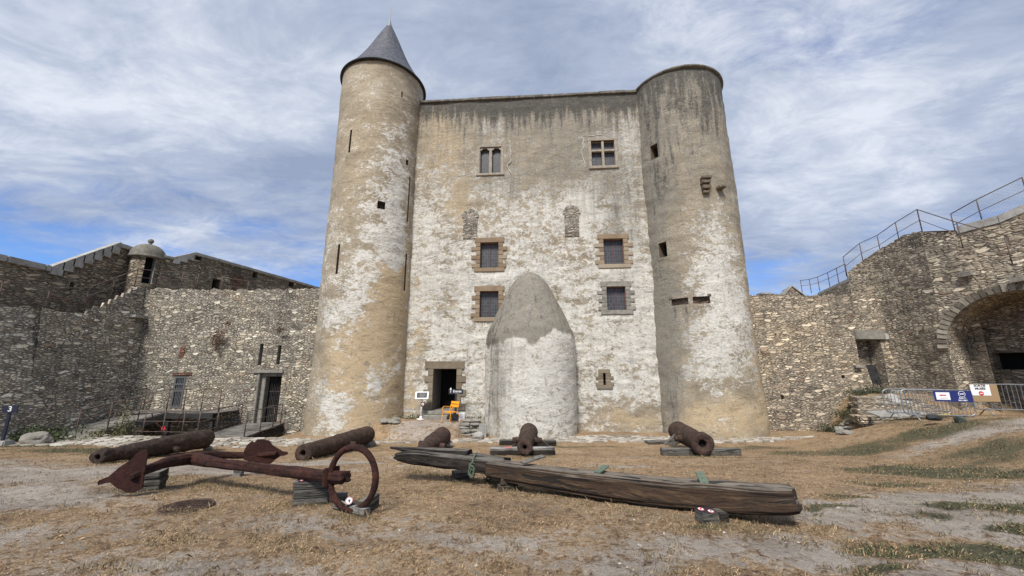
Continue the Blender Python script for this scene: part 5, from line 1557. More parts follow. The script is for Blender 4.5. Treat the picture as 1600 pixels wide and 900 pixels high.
def timber(name, label, cat, p0, p1, w_, h_, mat, seed, group=None, amp=.006, power=9, parent=None):
    """a squared baulk from p0 to p1 (centres)"""
    p0, p1 = Vector(p0), Vector(p1)
    pts = [p0 + (p1 - p0) * k / 4 for k in range(5)]
    o = swept(name, pts, [(w_ / 2, h_ / 2)] * 5, 24, mat, parent, power, seed, amp, 1.5, 3, 4, .008)
    if label: tag(o, label, cat, group)
    return o
def lay(px0, py0, px1, py1, w_, h_, off=0.0):
    a = atg(px0, py0); b = atg(px1, py1)
    d = (b - a).normalized(); n_ = Vector((-d.y, d.x, 0)) * (w_ / 2)
    return (a + n_ + Vector((0, 0, h_ / 2 + off)), b + n_ + Vector((0, 0, h_ / 2 + off)))
grp = 'timber sleepers under the cannons'
p = lay(766, 711.5, 868, 711.5, .26, .11); timber('sleeper', 'dark split sleeper lying on the grass under the muzzle of the viewer-facing cannon', 'sleeper', p[0], p[1], .26, .13, BEAMD, 1, grp, .012)
p2_ = (p[0] + Vector((0, .02, .09)), p[1] + Vector((-.02, .02, .105))); pp = timber('plank', 'pale board with a faded sticker lying on the sleeper of the viewer-facing cannon', 'plank', p2_[0], p2_[1], .30, .07, PLANKW, 2, None, .004)
bm = bmesh.new(); v = (p2_[0] * .72 + p2_[1] * .28)
add_box(bm, v.x, v.y - .02, v.z + .042, .22, .12, .006); stk = bm_obj('faded_sticker', bm, PINK); stk.parent = pp
p = lay(780, 696, 869, 697, .30, .17); timber('sleeper', 'dark sleeper under the trunnions of the viewer-facing cannon', 'sleeper', p[0], p[1], .30, .17, BEAMD, 3, grp, .012)
p = lay(1036, 712, 1159, 712, .22, .17); timber('sleeper', 'long grey sleeper under the muzzle of the right cannon', 'sleeper', p[0], p[1], .22, .19, BLOCK, 4, grp, .006)
p = lay(1014, 695, 1062, 694, .34, .12); timber('sleeper', 'short flat board beneath the left trunnion of the right cannon', 'sleeper', p[0], p[1], .34, .10, BLOCK, 5, grp, .006)
def wedge(label, pa, pb, h, mat):
    bm = bmesh.new()
    add_prism(bm, [Vector(pa), Vector(pb), Vector(pb) + Vector((0, 0, h))], (0, .16, 0))
    return tag(bm_obj('chock', bm, mat), label, 'chock', 'wooden chocks under the cannons')
v = at(793, 694, 14.1); vb = at(815, 694, 14.1)
wedge('dark wedge chock left of the viewer-facing cannon', (v.x + .15, 13.6, v.z), (vb.x, 13.6, v.z), .32, BEAMD)
v = at(862, 694, 14.1); vb = at(838, 694, 14.1)
wedge('dark wedge chock right of the viewer-facing cannon', (v.x - .1, 13.6, v.z), (vb.x, 13.6, v.z), .34, BEAMD)
v = at(1032, 692, 13.7); vb = at(1046, 692, 13.7)
wedge('grey wedge chock left of the farthest right cannon', (v.x, 13.3, v.z), (vb.x + .1, 13.3, v.z), .34, BLOCK)

# ------------------------------------------------------------------ stones helper
def rock(name, label, c, r, mat, seed, cat='stone', group=None, sq=(1, 1, .7), parent=None, cuts=3):
    bm = bmesh.new(); bmesh.ops.create_icosphere(bm, subdivisions=cuts, radius=1)
    for v in bm.verts:
        k = v.co.copy()
        f = .62 + .75 * float(fbm(k.x * 1.3 + seed, k.y * 1.3, k.z * 1.3, seed=seed, oct=3))
        v.co = Vector((k.x * sq[0], k.y * sq[1], k.z * sq[2])) * f * r + Vector(c)
    o = bm_obj(name, bm, mat, parent)
    if label: tag(o, label, cat, group)
    return o
v = at(327, 691, 13.1); rock('prop_stone', 'pale stone propping the breech of the farthest left cannon', (v.x, v.y, g(v.x, v.y) + .08), .13, GRAN, 4)
v = at(700, 695, 14.1); rock('prop_stone', 'stone under the breech of the middle cannon behind the beam', (v.x, v.y, g(v.x, v.y) + .08), .2, GRAN, 6)
v = at(582, 690, 14.2); rock('prop_stone', 'stone wedged under the breech of the smooth brown cannon', (v.x - .1, v.y, g(v.x, v.y) + .08), .2, GRAN, 8)

# ------------------------------------------------------------------ anchor
an = empty('anchor', (-4.9, 7.0, g(-4.9, 7.0)), 'huge rust-red anchor lying flat on timber blocks, its palms to the left', 'anchor')
K0 = at(308, 718, 7.1); E0 = at(539, 746, 5.25)
P_s = [at(288, 716, 7.25), K0, at(345, 724.5, 6.8), at(400, 731, 6.35), at(460, 738.5, 5.87), at(505, 743.5, 5.52), E0]
swept('shank', P_s, [(.08, .08), (.095, .09), (.074, .070), (.068, .064), (.067, .065), (.067, .066), (.074, .072)], 40, RUST_A, an, 3.2, 2, .034, 1.6, 9, 10, .07)
Lp = [at(300, 717, 7.15), at(283, 718.5, 6.95), at(262, 722, 6.7), at(244, 728, 6.45), at(228, 734, 6.25), at(205, 745, 6.05)]
swept('arm', Lp, [(.085, .08), (.10, .09), (.088, .078), (.075, .068), (.062, .06), (.04, .04)], 28, RUST_A, an, 2.6, 14, .030, 4.0, 5, 8, .03)
Rp = [at(305, 715, 7.2), at(325, 711.5, 7.6), at(350, 711, 7.85), at(378, 711.5, 8.05), at(410, 710, 8.1), at(432, 708, 8.1)]
swept('arm', Rp, [(.10, .09), (.085, .075), (.07, .065), (.062, .06), (.055, .05), (.04, .04)], 24, RUST_A, an, 2.4, 23, .014, 3.0, 5, 8, .02)
def palm(pts, P0, nrm, th_, seed):
    P0 = Vector(P0); nrm = Vector(nrm).normalized(); out = []
    for (cx_, cy_) in pts:
        a, b = ray(100 + cx_ / 3.077, 640 + cy_ / 3.077)
        d = Vector((a, 1, b)); o = Vector((0, 0, CAM_H))
        t = (P0 - o).dot(nrm) / d.dot(nrm); out.append(o + d * t)
    # roughen the outline
    fine_ = []
    for i in range(len(out)):
        p, q = out[i], out[(i + 1) % len(out)]
        k = max(1, int((q - p).length / .05))
        for j in range(k):
            w_ = p + (q - p) * j / k
            s_ = (float(fbm(w_.x * 14, w_.z * 14, seed=seed, oct=2)) - .5) * .022
            fine_.append(w_ + Vector((0, 0, s_)) + (q - p).normalized().cross(nrm) * s_)
    bm = bmesh.new()
    f1 = bm.faces.new([bm.verts.new(p - nrm * th_ / 2) for p in fine_]); f2 = bm.faces.new([bm.verts.new(p + nrm * th_ / 2) for p in fine_][::-1])
    nF = len(fine_); A = list(f1.verts); Bv = list(f2.verts)[::-1]
    for i in range(nF): bm.faces.new((A[i], A[(i + 1) % nF], Bv[(i + 1) % nF], Bv[i]))
    bmesh.ops.triangulate(bm, faces=[f1, f2])
    return bm_obj('palm', bm, RUST_P, an)
palm([(165, 352), (172, 338), (215, 322), (268, 276), (318, 244), (348, 212), (375, 196), (400, 193), (404, 215), (392, 280), (384, 330), (378, 378), (340, 396), (305, 398), (262, 380), (225, 352), (205, 350), (170, 362)],
     at(205, 745, 6.1), (.42, -.9, .05), .045, 3)
palm([(862, 240), (866, 200), (880, 172), (898, 168), (903, 150), (915, 158), (930, 143), (960, 142), (990, 152), (1004, 172), (1030, 188), (1050, 200), (1075, 204), (1076, 216), (1040, 222), (1015, 240), (990, 262), (950, 256), (905, 252)],
     at(412, 708, 8.1), (.35, -.93, .05), .045, 9)
# band and ring
bm = bmesh.new()
bt0 = P_s[-1] * .38 + P_s[-2] * .62; td, ta, tb = frame(P_s[-1] - P_s[-2])
for s_ in (-1,):
    M4 = Matrix.Translation(bt0) @ Matrix((ta, td, tb)).transposed().to_4x4()
    add_box(bm, 0, 0, 0, .22, .055, .225, M=M4, bevel=.012)
bmesh.ops.subdivide_edges(bm, edges=bm.edges[:], cuts=1)
bm_obj('shank_band', bm, RUST_A, an)
rc = at(550, 757, 5.3); dR = Vector((.95, -.30, 0)).normalized(); rR = .345
g0 = g(rc.x, rc.y) + .02
rc.z = max(rc.z, g0 + rR + .05)
ringp = []
for k in range(56):
    a = 2 * math.pi * k / 56
    ringp.append(rc + dR * (rR * math.cos(a)) + Vector((0, 0, 1)) * (rR * 1.07 * math.sin(a)))
bm = bmesh.new()
add_tube(bm, ringp, [.040 + .012 * (float(fbm(k * .35, 1, seed=4, oct=3)) - .5) for k in range(56)], 14, closed=True)
bm_obj('ring', bm, RUST_A, an, smooth=True)

# blocks
def stack(label, cat, c, n_, L, W, H, rz, mat, seed, grp=None):
    rr = random.Random(seed)
    th = empty('timber_stack', (c[0], c[1], g(c[0], c[1])), label, cat, grp)
    z = g(c[0], c[1]) - .02
    for k in range(n_):
        r_ = rz + rr.uniform(-.06, .06); d = Vector((math.cos(r_), math.sin(r_), 0)) * L / 2
        cc = Vector((c[0] + rr.uniform(-.02, .02), c[1] + rr.uniform(-.02, .02), z + H / 2))
        o = timber('block', None, None, cc - d, cc + d, W, H - .006, mat, seed + k, parent=th, amp=.005, power=12)
        z += H
    return th, z
v = atg(480, 790)
th_, zt = stack('stack of grey timbers with a red sticker under the anchor shank', 'timber stack', (v.x - .02, v.y + .12), 3, .44, .19, .105, .28, BLOCK, 40)
bm = bmesh.new(); v_ = (v.x - .10, v.y + .08)
add_box(bm, v_[0], v_[1], zt + .003, .16, .09, .004, rz=.28); o = bm_obj('sign_plate', bm, BLACKP, th_)
for dx in (-.035, .035):
    bm = bmesh.new(); add_box(bm, v_[0] + dx, v_[1] + dx * .28, zt + .0075, .055, .055, .003, rz=.28 + .7); bm_obj('warning_sticker', bm, PINK, th_)
    bm = bmesh.new(); add_box(bm, v_[0] + dx, v_[1] + dx * .28, zt + .0105, .03, .03, .003, rz=.28 + .7); bm_obj('sticker_centre', bm, WHITE, th_)
v = at(236, 752, 6.7)
stack('stack of dark timbers under the left arm of the anchor', 'timber stack', (v.x, v.y - .02), 3, .34, .34, .10, .45, BLOCK, 50)
v = at(374, 722, 8.0)
stack('small pale block under the far arm of the anchor', 'timber stack', (v.x, v.y), 2, .14, .14, .08, .2, PLANKW, 55)
a = atg(523, 797); b = atg(571, 809); n_ = Vector((0, .05, .045))
timber('plank', 'whitish split board holding the foot of the anchor ring in front', 'plank', a + n_, b + n_, .11, .085, PLANKW, 60, None, .008)
a = atg(566, 800); timber('block', 'grey block at the right foot of the anchor ring', 'block', a + Vector((.02, -.10, .07)), a + Vector((.06, .26, .07)), .13, .16, BLOCK, 61, None, .004)
a = atg(521, 787); timber('block', 'grey block behind the left foot of the anchor ring', 'block', a + Vector((.0, .0, .06)), a + Vector((.16, .06, .06)), .09, .14, BLOCK, 62, None, .004)
# round sticker marker
sc_ = at(545.5, 782.5, 5.26)
mk = empty('marker_block', (sc_.x, sc_.y, g(sc_.x, sc_.y)), 'black tilted block with a round white sticker standing inside the anchor ring', 'marker')
bm = bmesh.new(); Mx = Matrix.Translation(sc_) @ Matrix.Rotation(R(20), 4, 'Z') @ Matrix.Rotation(R(-22), 4, 'X') @ Matrix.Rotation(R(-18), 4, 'Y')
add_box(bm, 0, .075, 0, .08, .14, .08, M=Mx, bevel=.006); bm_obj('block_body', bm, BLACKP, mk)
def disc(bm, M, r, y, seg=20, th=.003):
    vs = [bm.verts.new(M @ Vector((r * math.cos(2 * math.pi * k / seg), y, r * math.sin(2 * math.pi * k / seg)))) for k in range(seg)]
    bm.faces.new(vs)
bm = bmesh.new(); disc(bm, Mx, .043, .002); bm_obj('round_sticker', bm, WHITE, mk)
bm = bmesh.new(); disc(bm, Mx, .040, -.001); disc(bm, Mx, .001, -.0011); bm_obj('sticker_ring', bm, PINK, mk)
bm = bmesh.new(); disc(bm, Mx, .033, -.003); bm_obj('sticker_field', bm, WHITE, mk)
bm = bmesh.new(); add_box(bm, 0, -.005, -.002, .014, .003, .034, M=Mx); add_box(bm, .004, -.0055, .004, .026, .003, .010, M=Mx); bm_obj('sticker_figure', bm, BLACKP, mk)

# ------------------------------------------------------------------ the great beam
bmE = empty('timber_beam', (0.5, 6.9, g(.5, 6.9)), 'huge old split timber beam with green metal straps lying across the middle', 'beam')
def bmid(px, pyt, pyb, Y):
    a_ = at(px, pyt, Y + .16); b_ = at(px, pyb, Y - .10)
    return Vector(((a_.x + b_.x) / 2, Y, (a_.z + b_.z) / 2)), abs(a_.z - b_.z) / 2
ctl = [(1240, 757, 800, 4.78), (1215, 754, 805, 4.86), (1150, 750, 804, 5.10), (1060, 743, 797, 5.46), (960, 735, 783, 5.84), (880, 728, 769, 6.18), (815, 721, 757, 6.48), (770, 717, 746, 6.75)]
pts = []; hf = []
for px, t_, b_, Y in ctl:
    c_, h_ = bmid(px, t_, b_, Y); pts.append(c_); hf.append((.20, max(h_ * .93, .12)))
hf[0] = (.17, hf[0][1] * .92)
swept('main_timber', pts, hf, 72, BEAM, bmE, 4.6, 31, .036, 1.3, 12, 14, .10)
ctl = [(790, 713, 746, 6.80), (735, 707.5, 738, 7.1), (690, 703.5, 731, 7.35), (650, 700, 727, 7.55), (622, 703, 723, 7.7)]
pts = []; hf = []
for k_, (px, t_, b_, Y) in enumerate(ctl):
    c_, h_ = bmid(px, t_, b_, Y); pts.append(c_); hf.append(([.19, .18, .17, .15, .10][k_], max(h_ * [.95, .95, .95, .9, .7][k_], .05)))
swept('scarfed_timber', pts, hf, 44, BEAMD, bmE, 3.6, 35, .05, 1.6, 9, 10, .16)
pts = [at(735, 708, 7.15), at(690, 705.5, 7.4), at(655, 703, 7.6), at(632, 701.5, 7.75), at(612, 699.5, 7.9)]
swept('splinter', pts, [(.12, .05), (.12, .055), (.10, .045), (.07, .035), (.035, .02)], 24, BEAMD, bmE, 2.6, 37, .03, 3, 6, 8, .08)
def strap(px, py, Y, L, W, rz, tilt=.0, mat=GREENM, label='strap'):
    c_ = at(px, py, Y); bm = bmesh.new()
    M4 = Matrix.Translation(c_) @ Matrix.Rotation(rz, 4, 'Z') @ Matrix.Rotation(tilt, 4, 'X')
    add_box(bm, 0, 0, 0, W, L, .022, M=M4, bevel=.004)
    for y_ in (-.3, 0, .3): add_tube(bm, [M4 @ Vector((0, y_ * L, .01)), M4 @ Vector((0, y_ * L, .020))], .014, 8)
    return bm_obj(label, bm, mat, bmE)
strap(1097.5, 748, 5.34, .30, .10, R(-12), R(18))
strap(940, 733.0, 5.96, .26, .10, R(-48), R(12))
strap(833, 717.5, 6.44, .40, .13, R(-62), R(9), GALV2 if 'GALV2' in globals() else BLOCK)
# green rope knot hanging on the beam
rk = empty('rope_coil', at(737, 733, 6.85), 'knotted green rope hanging in loops on the front of the beam', 'rope')
bm = bmesh.new(); rr = random.Random(3); c_ = at(737.5, 734, 6.86)
for k in range(7):
    pts = []; ph = rr.uniform(0, 6.28); w_ = rr.uniform(.025, .05); h_ = rr.uniform(.06, .115); oz = rr.uniform(-.05, .03)
    for j in range(14):
        a = 2 * math.pi * j / 14
        pts.append(c_ + Vector((math.cos(a + .5 * math.sin(2 * a + ph)) * w_ + rr.uniform(-.008, .008), -.012 * k + .02 * math.sin(a + ph), math.sin(a) * h_ + rr.uniform(-.01, .01) + oz)))
    add_tube(bm, pts, .011, 6, closed=True)
add_tube(bm, catmull([c_ + Vector((0, -.02, .1)), c_ + Vector((.03, .06, .2)), c_ + Vector((.05, .2, .22))], 5), .015, 7)
bm_obj('rope_loops', bm, mat_plain('green_rope', (0.085, 0.115, 0.075), .9, 0, .4, 60, .6), rk, smooth=True)
def bblock(label, px, py, dx, dy, L, W, H, rz, mat, seed, n_=2, off=0, group='timber blocks under the beam'):
    v = atg(px, py)
    th = empty('beam_support', (v.x + dx, v.y + dy, v.z), label, 'support block', group)
    z = g(v.x + dx, v.y + dy) - .015
    for k in range(n_):
        r_ = rz + (.12 if k else 0); d = Vector((math.cos(r_), math.sin(r_), 0)) * (L * (1 - .12 * k)) / 2
        cc = Vector((v.x + dx + off * k, v.y + dy, z + H / 2)); z += H
        timber('block', None, None, cc - d, cc + d, W, H - .005, mat, seed + k, parent=th, amp=.004, power=12)
    return th, z, v
bblock('two brown blocks under the thick end joint of the beam', 790, 765, .02, .04, .30, .34, .11, .15, mat_oldwood('brown_block_wood', (.05, .035, .022), (.11, .08, .055), (.19, .15, .105), (.26, .22, .17), .5, (3, 40, 1)), 70)
bblock('grey block under the thin left end of the beam', 716, 752, .03, .05, .30, .26, .085, .25, BLOCK, 74)
v = atg(1108, 821)
th = empty('marked_block', (v.x, v.y, v.z), 'grey timber block with two round red and white signs in front of the beam', 'marker')
Mx = Matrix.Translation(Vector((v.x + .03, v.y + .10, g(v.x, v.y) + .06))) @ Matrix.Rotation(R(6), 4, 'Z') @ Matrix.Scale(.86, 4)
bm = bmesh.new(); add_box(bm, 0, 0, 0, .235, .20, .13, M=Mx, bevel=.008); bm_obj('block_body', bm, BLOCK, th)
bm = bmesh.new(); add_box(bm, .22, .06, -.02, .13, .22, .12, M=Mx, bevel=.008); bm_obj('side_block', bm, BEAMD, th)
Mt = Mx @ Matrix.Translation((0, 0, .071)) @ Matrix.Rotation(R(8), 4, 'X')
bm = bmesh.new(); add_box(bm, 0, .0, 0, .225, .17, .006, M=Mt); bm_obj('sign_plate', bm, BLACKP, th)
Mr = Mt @ Matrix.Rotation(R(-90), 4, 'X')
for (sx, sy) in ((-.055, .035), (.045, -.03)):
    M2 = Mt @ Matrix.Translation((sx, sy, .0)) @ Matrix.Rotation(R(90), 4, 'X')
    bm = bmesh.new(); disc(bm, M2, .044, .0045); rs = bm_obj('round_sign', bm, REDP, th)
    bm = bmesh.new(); disc(bm, M2, .033, .0060); o = bm_obj('sign_field', bm, WHITE); o.parent = rs
    bm = bmesh.new(); M3 = Mt @ Matrix.Translation((sx, sy, .0085)) 
    if sx < 0: add_box(bm, 0, 0, 0, .022, .034, .002, M=M3); add_box(bm, 0, 0, .0, .052, .008, .003, rz=.7, M=M3)
    else: add_prism(bm, [M3 @ Vector(q) for q in [(-.018, -.012, 0), (.018, -.012, 0), (0, .02, 0)]], (0, 0, .002))
    o = bm_obj('sign_symbol', bm, REDP if sx < 0 else BLACKP); o.parent = rs
# manhole grate
v = atg(291, 793)
RUST_G = mat_rust('dusty_rusted_iron', (0.05, 0.03, 0.02), (0.12, 0.08, 0.06), (0.2, 0.14, 0.10))
gt_ = empty('drain_grate', (v.x, v.y, v.z), 'round rusty drain grate sunk in the dry grass in front of the anchor', 'grate')
bm = bmesh.new(); zz = v.z + .012
add_tube(bm, [(v.x + .29 * math.cos(2 * math.pi * k / 40), v.y + .29 * math.sin(2 * math.pi * k / 40), zz) for k in range(40)], .016, 6, closed=True); bm_obj('rim', bm, RUST_G, gt_)
bm = bmesh.new()
for k in range(-7, 8):
    x = k * .038; h_ = math.sqrt(max(0, .28 ** 2 - x * x)); add_box(bm, v.x + x, v.y, zz, .010, 2 * h_, .014); 
for k in range(-3, 4):
    x = k * .08; h_ = math.sqrt(max(0, .28 ** 2 - x * x)); add_box(bm, v.x, v.y + x, zz + .001, 2 * h_, .009, .012)
bm_obj('grid_bars', bm, RUST_G, gt_)

# ------------------------------------------------------------------ signs and chair by the door
def text_obj(name, body, size, M, mat, parent, align='CENTER', bold=0.0, extrude=.0008):
    cu = bpy.data.curves.new(name, 'FONT'); cu.body = body; cu.size = size; cu.align_x = align; cu.align_y = 'CENTER'; cu.extrude = extrude; cu.offset = bold
    o = bpy.data.objects.new(name, cu); C.objects.link(o)
    dg = bpy.context.evaluated_depsgraph_get(); me = bpy.data.meshes.new_from_object(o.evaluated_get(dg)); bpy.data.objects.remove(o)
    me.materials.clear()
    me.transform(M); return link(name, me, mat, parent)
lv = atg(657.5, 655)
ls = empty('information_stand', lv, 'white pedestal with a tilted dark information panel, left of the doorway', 'sign')
lx, ly, lz = lv.x, lv.y, lv.z
bm = bmesh.new()
add_tube(bm, [(lx, ly, lz), (lx, ly, lz + .025)], [.20, .19], 20); add_tube(bm, [(lx, ly, lz + .02), (lx, ly, lz + .12), (lx, ly, lz + .14)], [.09, .05, .036], 16)
bm_obj('foot', bm, WHITE, ls, smooth=True)
bm = bmesh.new(); add_tube(bm, [(lx, ly, lz + .1), (lx, ly, lz + .98)], .034, 16); bm_obj('post', bm, WHITE, ls, smooth=True)
Ml = Matrix.Translation((lx + .0, ly, lz + 1.04)) @ Matrix.Rotation(R(8), 4, 'Z') @ Matrix.Rotation(R(50), 4, 'X')
bm = bmesh.new(); add_box(bm, 0, 0, 0, .60, .40, .035, M=Ml, bevel=.006); bm_obj('panel', bm, WHITE, ls)
bm = bmesh.new(); add_box(bm, 0, 0, .019, .46, .29, .004, M=Ml); bm_obj('panel_print', bm, BLACKP, ls)
bm = bmesh.new()
for k, (w_, y_) in enumerate([(.26, .08), (.3, .04), (.24, .0), (.33, -.04), (.2, -.08)]): add_box(bm, .02, y_, .022, w_, .012, .002, M=Ml)
bm_obj('panel_lines', bm, CONC, ls)
bm = bmesh.new(); add_box(bm, lx + .07, ly - .05, lz + .66, .19, .012, .19); bm_obj('small_plate', bm, BLACKP, ls)
Mi = Matrix.Translation((lx + .07, ly - .058, lz + .66))
bm = bmesh.new(); disc(bm, Mi, .07, .0); bm_obj('plate_ring', bm, PINK, ls)
bm = bmesh.new(); disc(bm, Mi, .052, -.002); bm_obj('plate_field', bm, WHITE, ls)
bm = bmesh.new(); add_box(bm, 0, -.004, 0, .034, .002, .05, M=Mi); bm_obj('plate_figure', bm, BLACKP, ls)
# entrance sign
ev = at(711, 656, 18.15); ev.z = g(ev.x, ev.y)
e_ = at(712.5, 612, ev.y)
es = empty('entrance_sign', (e_.x, e_.y, ev.z), 'black entrance sign with a white arrow and the word Entrée, beside the doorway', 'sign')
bm = bmesh.new(); add_box(bm, e_.x, e_.y, e_.z, .66, .02, .22); bm_obj('sign_board', bm, BLACKP, es)
bm = bmesh.new(); add_box(bm, e_.x, e_.y + .02, (e_.z + ev.z) / 2, .09, .02, e_.z - ev.z); bm_obj('sign_post', bm, BLACKP, es)
Mt = Matrix.Translation((e_.x + .06, e_.y - .012, e_.z + .015)) @ Matrix.Rotation(R(90), 4, 'X')
text_obj('sign_lettering', 'Entrée', .145, Mt, WHITE, es, bold=.002)
bm = bmesh.new(); ax, ay, az = e_.x - .24, e_.y - .014, e_.z + .03
add_box(bm, ax, ay, az, .022, .004, .15); add_prism(bm, [(ax - .05, ay - .002, az + .06), (ax + .05, ay - .002, az + .06), (ax, ay - .002, az + .16)], (0, .004, 0))
bm_obj('arrow', bm, WHITE, es)
bm = bmesh.new(); add_box(bm, e_.x + .06, e_.y - .012, e_.z - .07, .22, .003, .012); bm_obj('sign_underline', bm, CONC, es)
# white and black plinth box
v = at(718, 657.5, 17.9); v.z = g(v.x, v.y)
wb = empty('sign_base', (v.x, v.y, v.z), 'white and black concrete foot block at the right side of the door steps', 'base block')
bm = bmesh.new(); add_box(bm, v.x + .09, v.y + .15, v.z + .15, .26, .32, .34, bevel=.012); bm_obj('white_block', bm, WHITE, wb)
bm = bmesh.new(); add_box(bm, v.x - .24, v.y + .08, v.z + .12, .36, .26, .30, bevel=.012); bm_obj('black_block', bm, BLACKP, wb)
# chair
def chair():
    f = atg(698, 662); r_ = atg(708.5, 659.5)
    c = Vector(((f.x + r_.x) / 2, (f.y + r_.y) / 2, 0)); c.z = g(c.x, c.y)
    th = empty('armchair', c, 'orange-yellow metal garden armchair in front of the doorway', 'chair')
    rz = R(-38)   # local -Y is the front
    Mc = Matrix.Translation(c) @ Matrix.Rotation(rz, 4, 'Z')
    T = lambda x, y, z: Mc @ Vector((x, y, z))
    w_, sh = .25, .44
    for sx in (-1, 1):
        bm = bmesh.new(); add_tube(bm, catmull([T(sx * w_ * 1.08, -.27, 0), T(sx * w_, -.24, .25), T(sx * w_, -.22, sh)], 4), .014, 8); bm_obj('leg', bm, YELL, th, smooth=True)
        bm = bmesh.new(); add_tube(bm, catmull([T(sx * w_ * 1.1, .36, 0), T(sx * w_ * 1.02, .28, .25), T(sx * w_, .17, sh)], 4), .014, 8); bm_obj('leg', bm, YELL, th, smooth=True)
        bm = bmesh.new(); add_tube(bm, catmull([T(sx * w_ * 1.02, -.17, sh), T(sx * w_ * 1.12, -.21, sh + .12), T(sx * w_ * 1.15, -.14, sh + .215), T(sx * w_ * 1.12, .05, sh + .21), T(sx * w_ * .98, .23, sh + .19)], 5), .013, 8); bm_obj('armrest', bm, YELL, th, smooth=True)
        bm = bmesh.new(); add_tube(bm, catmull([T(sx * w_ * .95, .17, sh), T(sx * w_ * .95, .235, sh + .22), T(sx * w_ * .93, .30, sh + .43)], 4), .013, 8); bm_obj('back_post', bm, YELL, th, smooth=True)
    bm = bmesh.new()
    for k in range(7):
        y0 = -.25 + k * .068; z0 = sh - .012 * math.sin((k + 1) / 7 * math.pi) + (.0 if k else -.012)
        add_box(bm, 0, y0 + .03, z0 + .008, w_ * 2, .056, .012, M=Mc, bevel=.004)
    bm_obj('seat', bm, YELL, th)
    for z_, y_ in ((sh + .24, .245), (sh + .37, .285)):
        bm = bmesh.new(); Mb = Mc @ Matrix.Translation((0, y_, z_)) @ Matrix.Rotation(R(-17), 4, 'X')
        add_box(bm, 0, -.02, 0, w_ * 1.95, .013, .105, M=Mb, bevel=.005); bm_obj('back_slat', bm, YELL, th)
chair()
# rubble wall stub, upright slab, pale boulder, dark hatch
rs_ = empty('rubble_stub', (-1.9, 17.6, g(-1.9, 17.2)), 'low stub of dark flat rubble stones between the chair and the rounded buttress', 'rubble')
rr = random.Random(12); k = 0
for lay_ in range(5):
    for j in range(9 - lay_):
        px = 716 + j * 5.0 + lay_ * 2.0 + rr.uniform(-1, 1); Y = 17.15 + rr.uniform(0, .25) + lay_ * .08
        v = at(px, 680, Y); z = -.93 + lay_ * .13 + rr.uniform(-.01, .02)
        rock('rubble_stone', None, (v.x, Y, z), rr.uniform(.13, .2), [RUBS1, RUBS2][rr.random() > .8] if 'RUBS1' in globals() else GRAN, 100 + k, sq=(1.15, .8, .45), parent=rs_, cuts=2); k += 1
v = at(754, 680, 16.9)
bm = bmesh.new(); add_box(bm, v.x, 16.95, g(v.x, 16.9) + .25, .30, .10, .55, bevel=.015); add_box(bm, v.x - .03, 16.885, g(v.x, 16.9) + .24, .17, .03, .46, bevel=.004)
tag(bm_obj('upright_slab', bm, CONC), 'grey upright slab leaning at the left foot of the rounded buttress', 'slab')
v = at(747, 683, 16.4); rock('boulder', 'pale rounded boulder beside the grey upright slab', (v.x, 16.4, g(v.x, 16.4) + .13), .25, CONC, 77, 'boulder', sq=(1, .8, .75))
v = at(598, 668, 17.0)
rp = empty('stone_pile', (v.x, 17.0, g(v.x, 17)), 'small heap of grey stones at the right foot of the left round tower', 'stones')
for k in range(10):
    px = 588 + rr.uniform(0, 32); Y = 17.1 + rr.uniform(-.1, .4); v = at(px, 672, Y)
    rock('heap_stone', None, (v.x, Y, g(v.x, Y) + .05 + rr.uniform(0, .07)), rr.uniform(.10, .19), GRAN, 200 + k, sq=(1.2, .8, .5), parent=rp, cuts=2)

# ------------------------------------------------------------------ railings
def railing(label, posts, h, rails, r=.021, group=None, mesh=False, mat=None, toprail=True, name='railing', extra=None):
    """posts: list of base points"""
    mat = mat or IRON
    th = empty(name, posts[0], label, 'railing', group)
    for p in posts:
        bm = bmesh.new(); add_tube(bm, [Vector(p), Vector(p) + Vector((0, 0, h))], r, 7); bm_obj('post', bm, mat, th, smooth=True)
    for f in rails:
        bm = bmesh.new(); add_tube(bm, [Vector(p) + Vector((0, 0, h * f)) for p in posts], r * (.95 if f == 1 else .62), 6); bm_obj('rail', bm, mat, th, smooth=True)
    if mesh:
        bm = bmesh.new(); s = .14
        for p, q in zip(posts[:-1], posts[1:]):
            p, q = Vector(p), Vector(q); L = (q - p).length; n_ = int((L + h) / s)
            for k in range(n_):
                for sg in (0, 1):
                    x0, z0, x1, z1 = k * s - h, 0, k * s, h
                    if x0 < 0: z0 = -x0; x0 = 0
                    if x1 > L: z1 = h - (x1 - L); x1 = L
                    if z1 <= z0: continue
                    pa, pb = (x0, z0), (x1, z1)
                    if sg: pa, pb = (x0, h - z0), (x1, h - z1)
                    add_tube(bm, [p + (q - p) * (pa[0] / L) + Vector((0, 0, pa[1])), p + (q - p) * (pb[0] / L) + Vector((0, 0, pb[1]))], .0022, 3, cap=False)
        bm_obj('wire_mesh', bm, GALV, th)
    return th
# left walkway rail
pl = [(-19.15, 12.6, 4.10), (-19.15, 14.1, 4.1), (-19.15, 15.6, 4.1), (-19.0, 16.9, 4.42), (-19.0, 17.9, 5.12), (-19.0, 18.9, 5.82), (-18.6, 19.75, 5.93), (-17.5, 19.85, 5.9), (-16.7, 19.9, 5.85)]
railing('thin rusty handrail climbing the walkway on the left walls towards the turret', pl, .95, (1, .55))
railing('thin rusty handrail behind the wall top, right of the turret', [(-16.4, 21.2, 5.9), (-15.6, 22.2, 5.9), (-15.0, 23.4, 5.9), (-14.7, 25, 5.9), (-14.6, 27, 5.9)], 1.0, (1, .55))
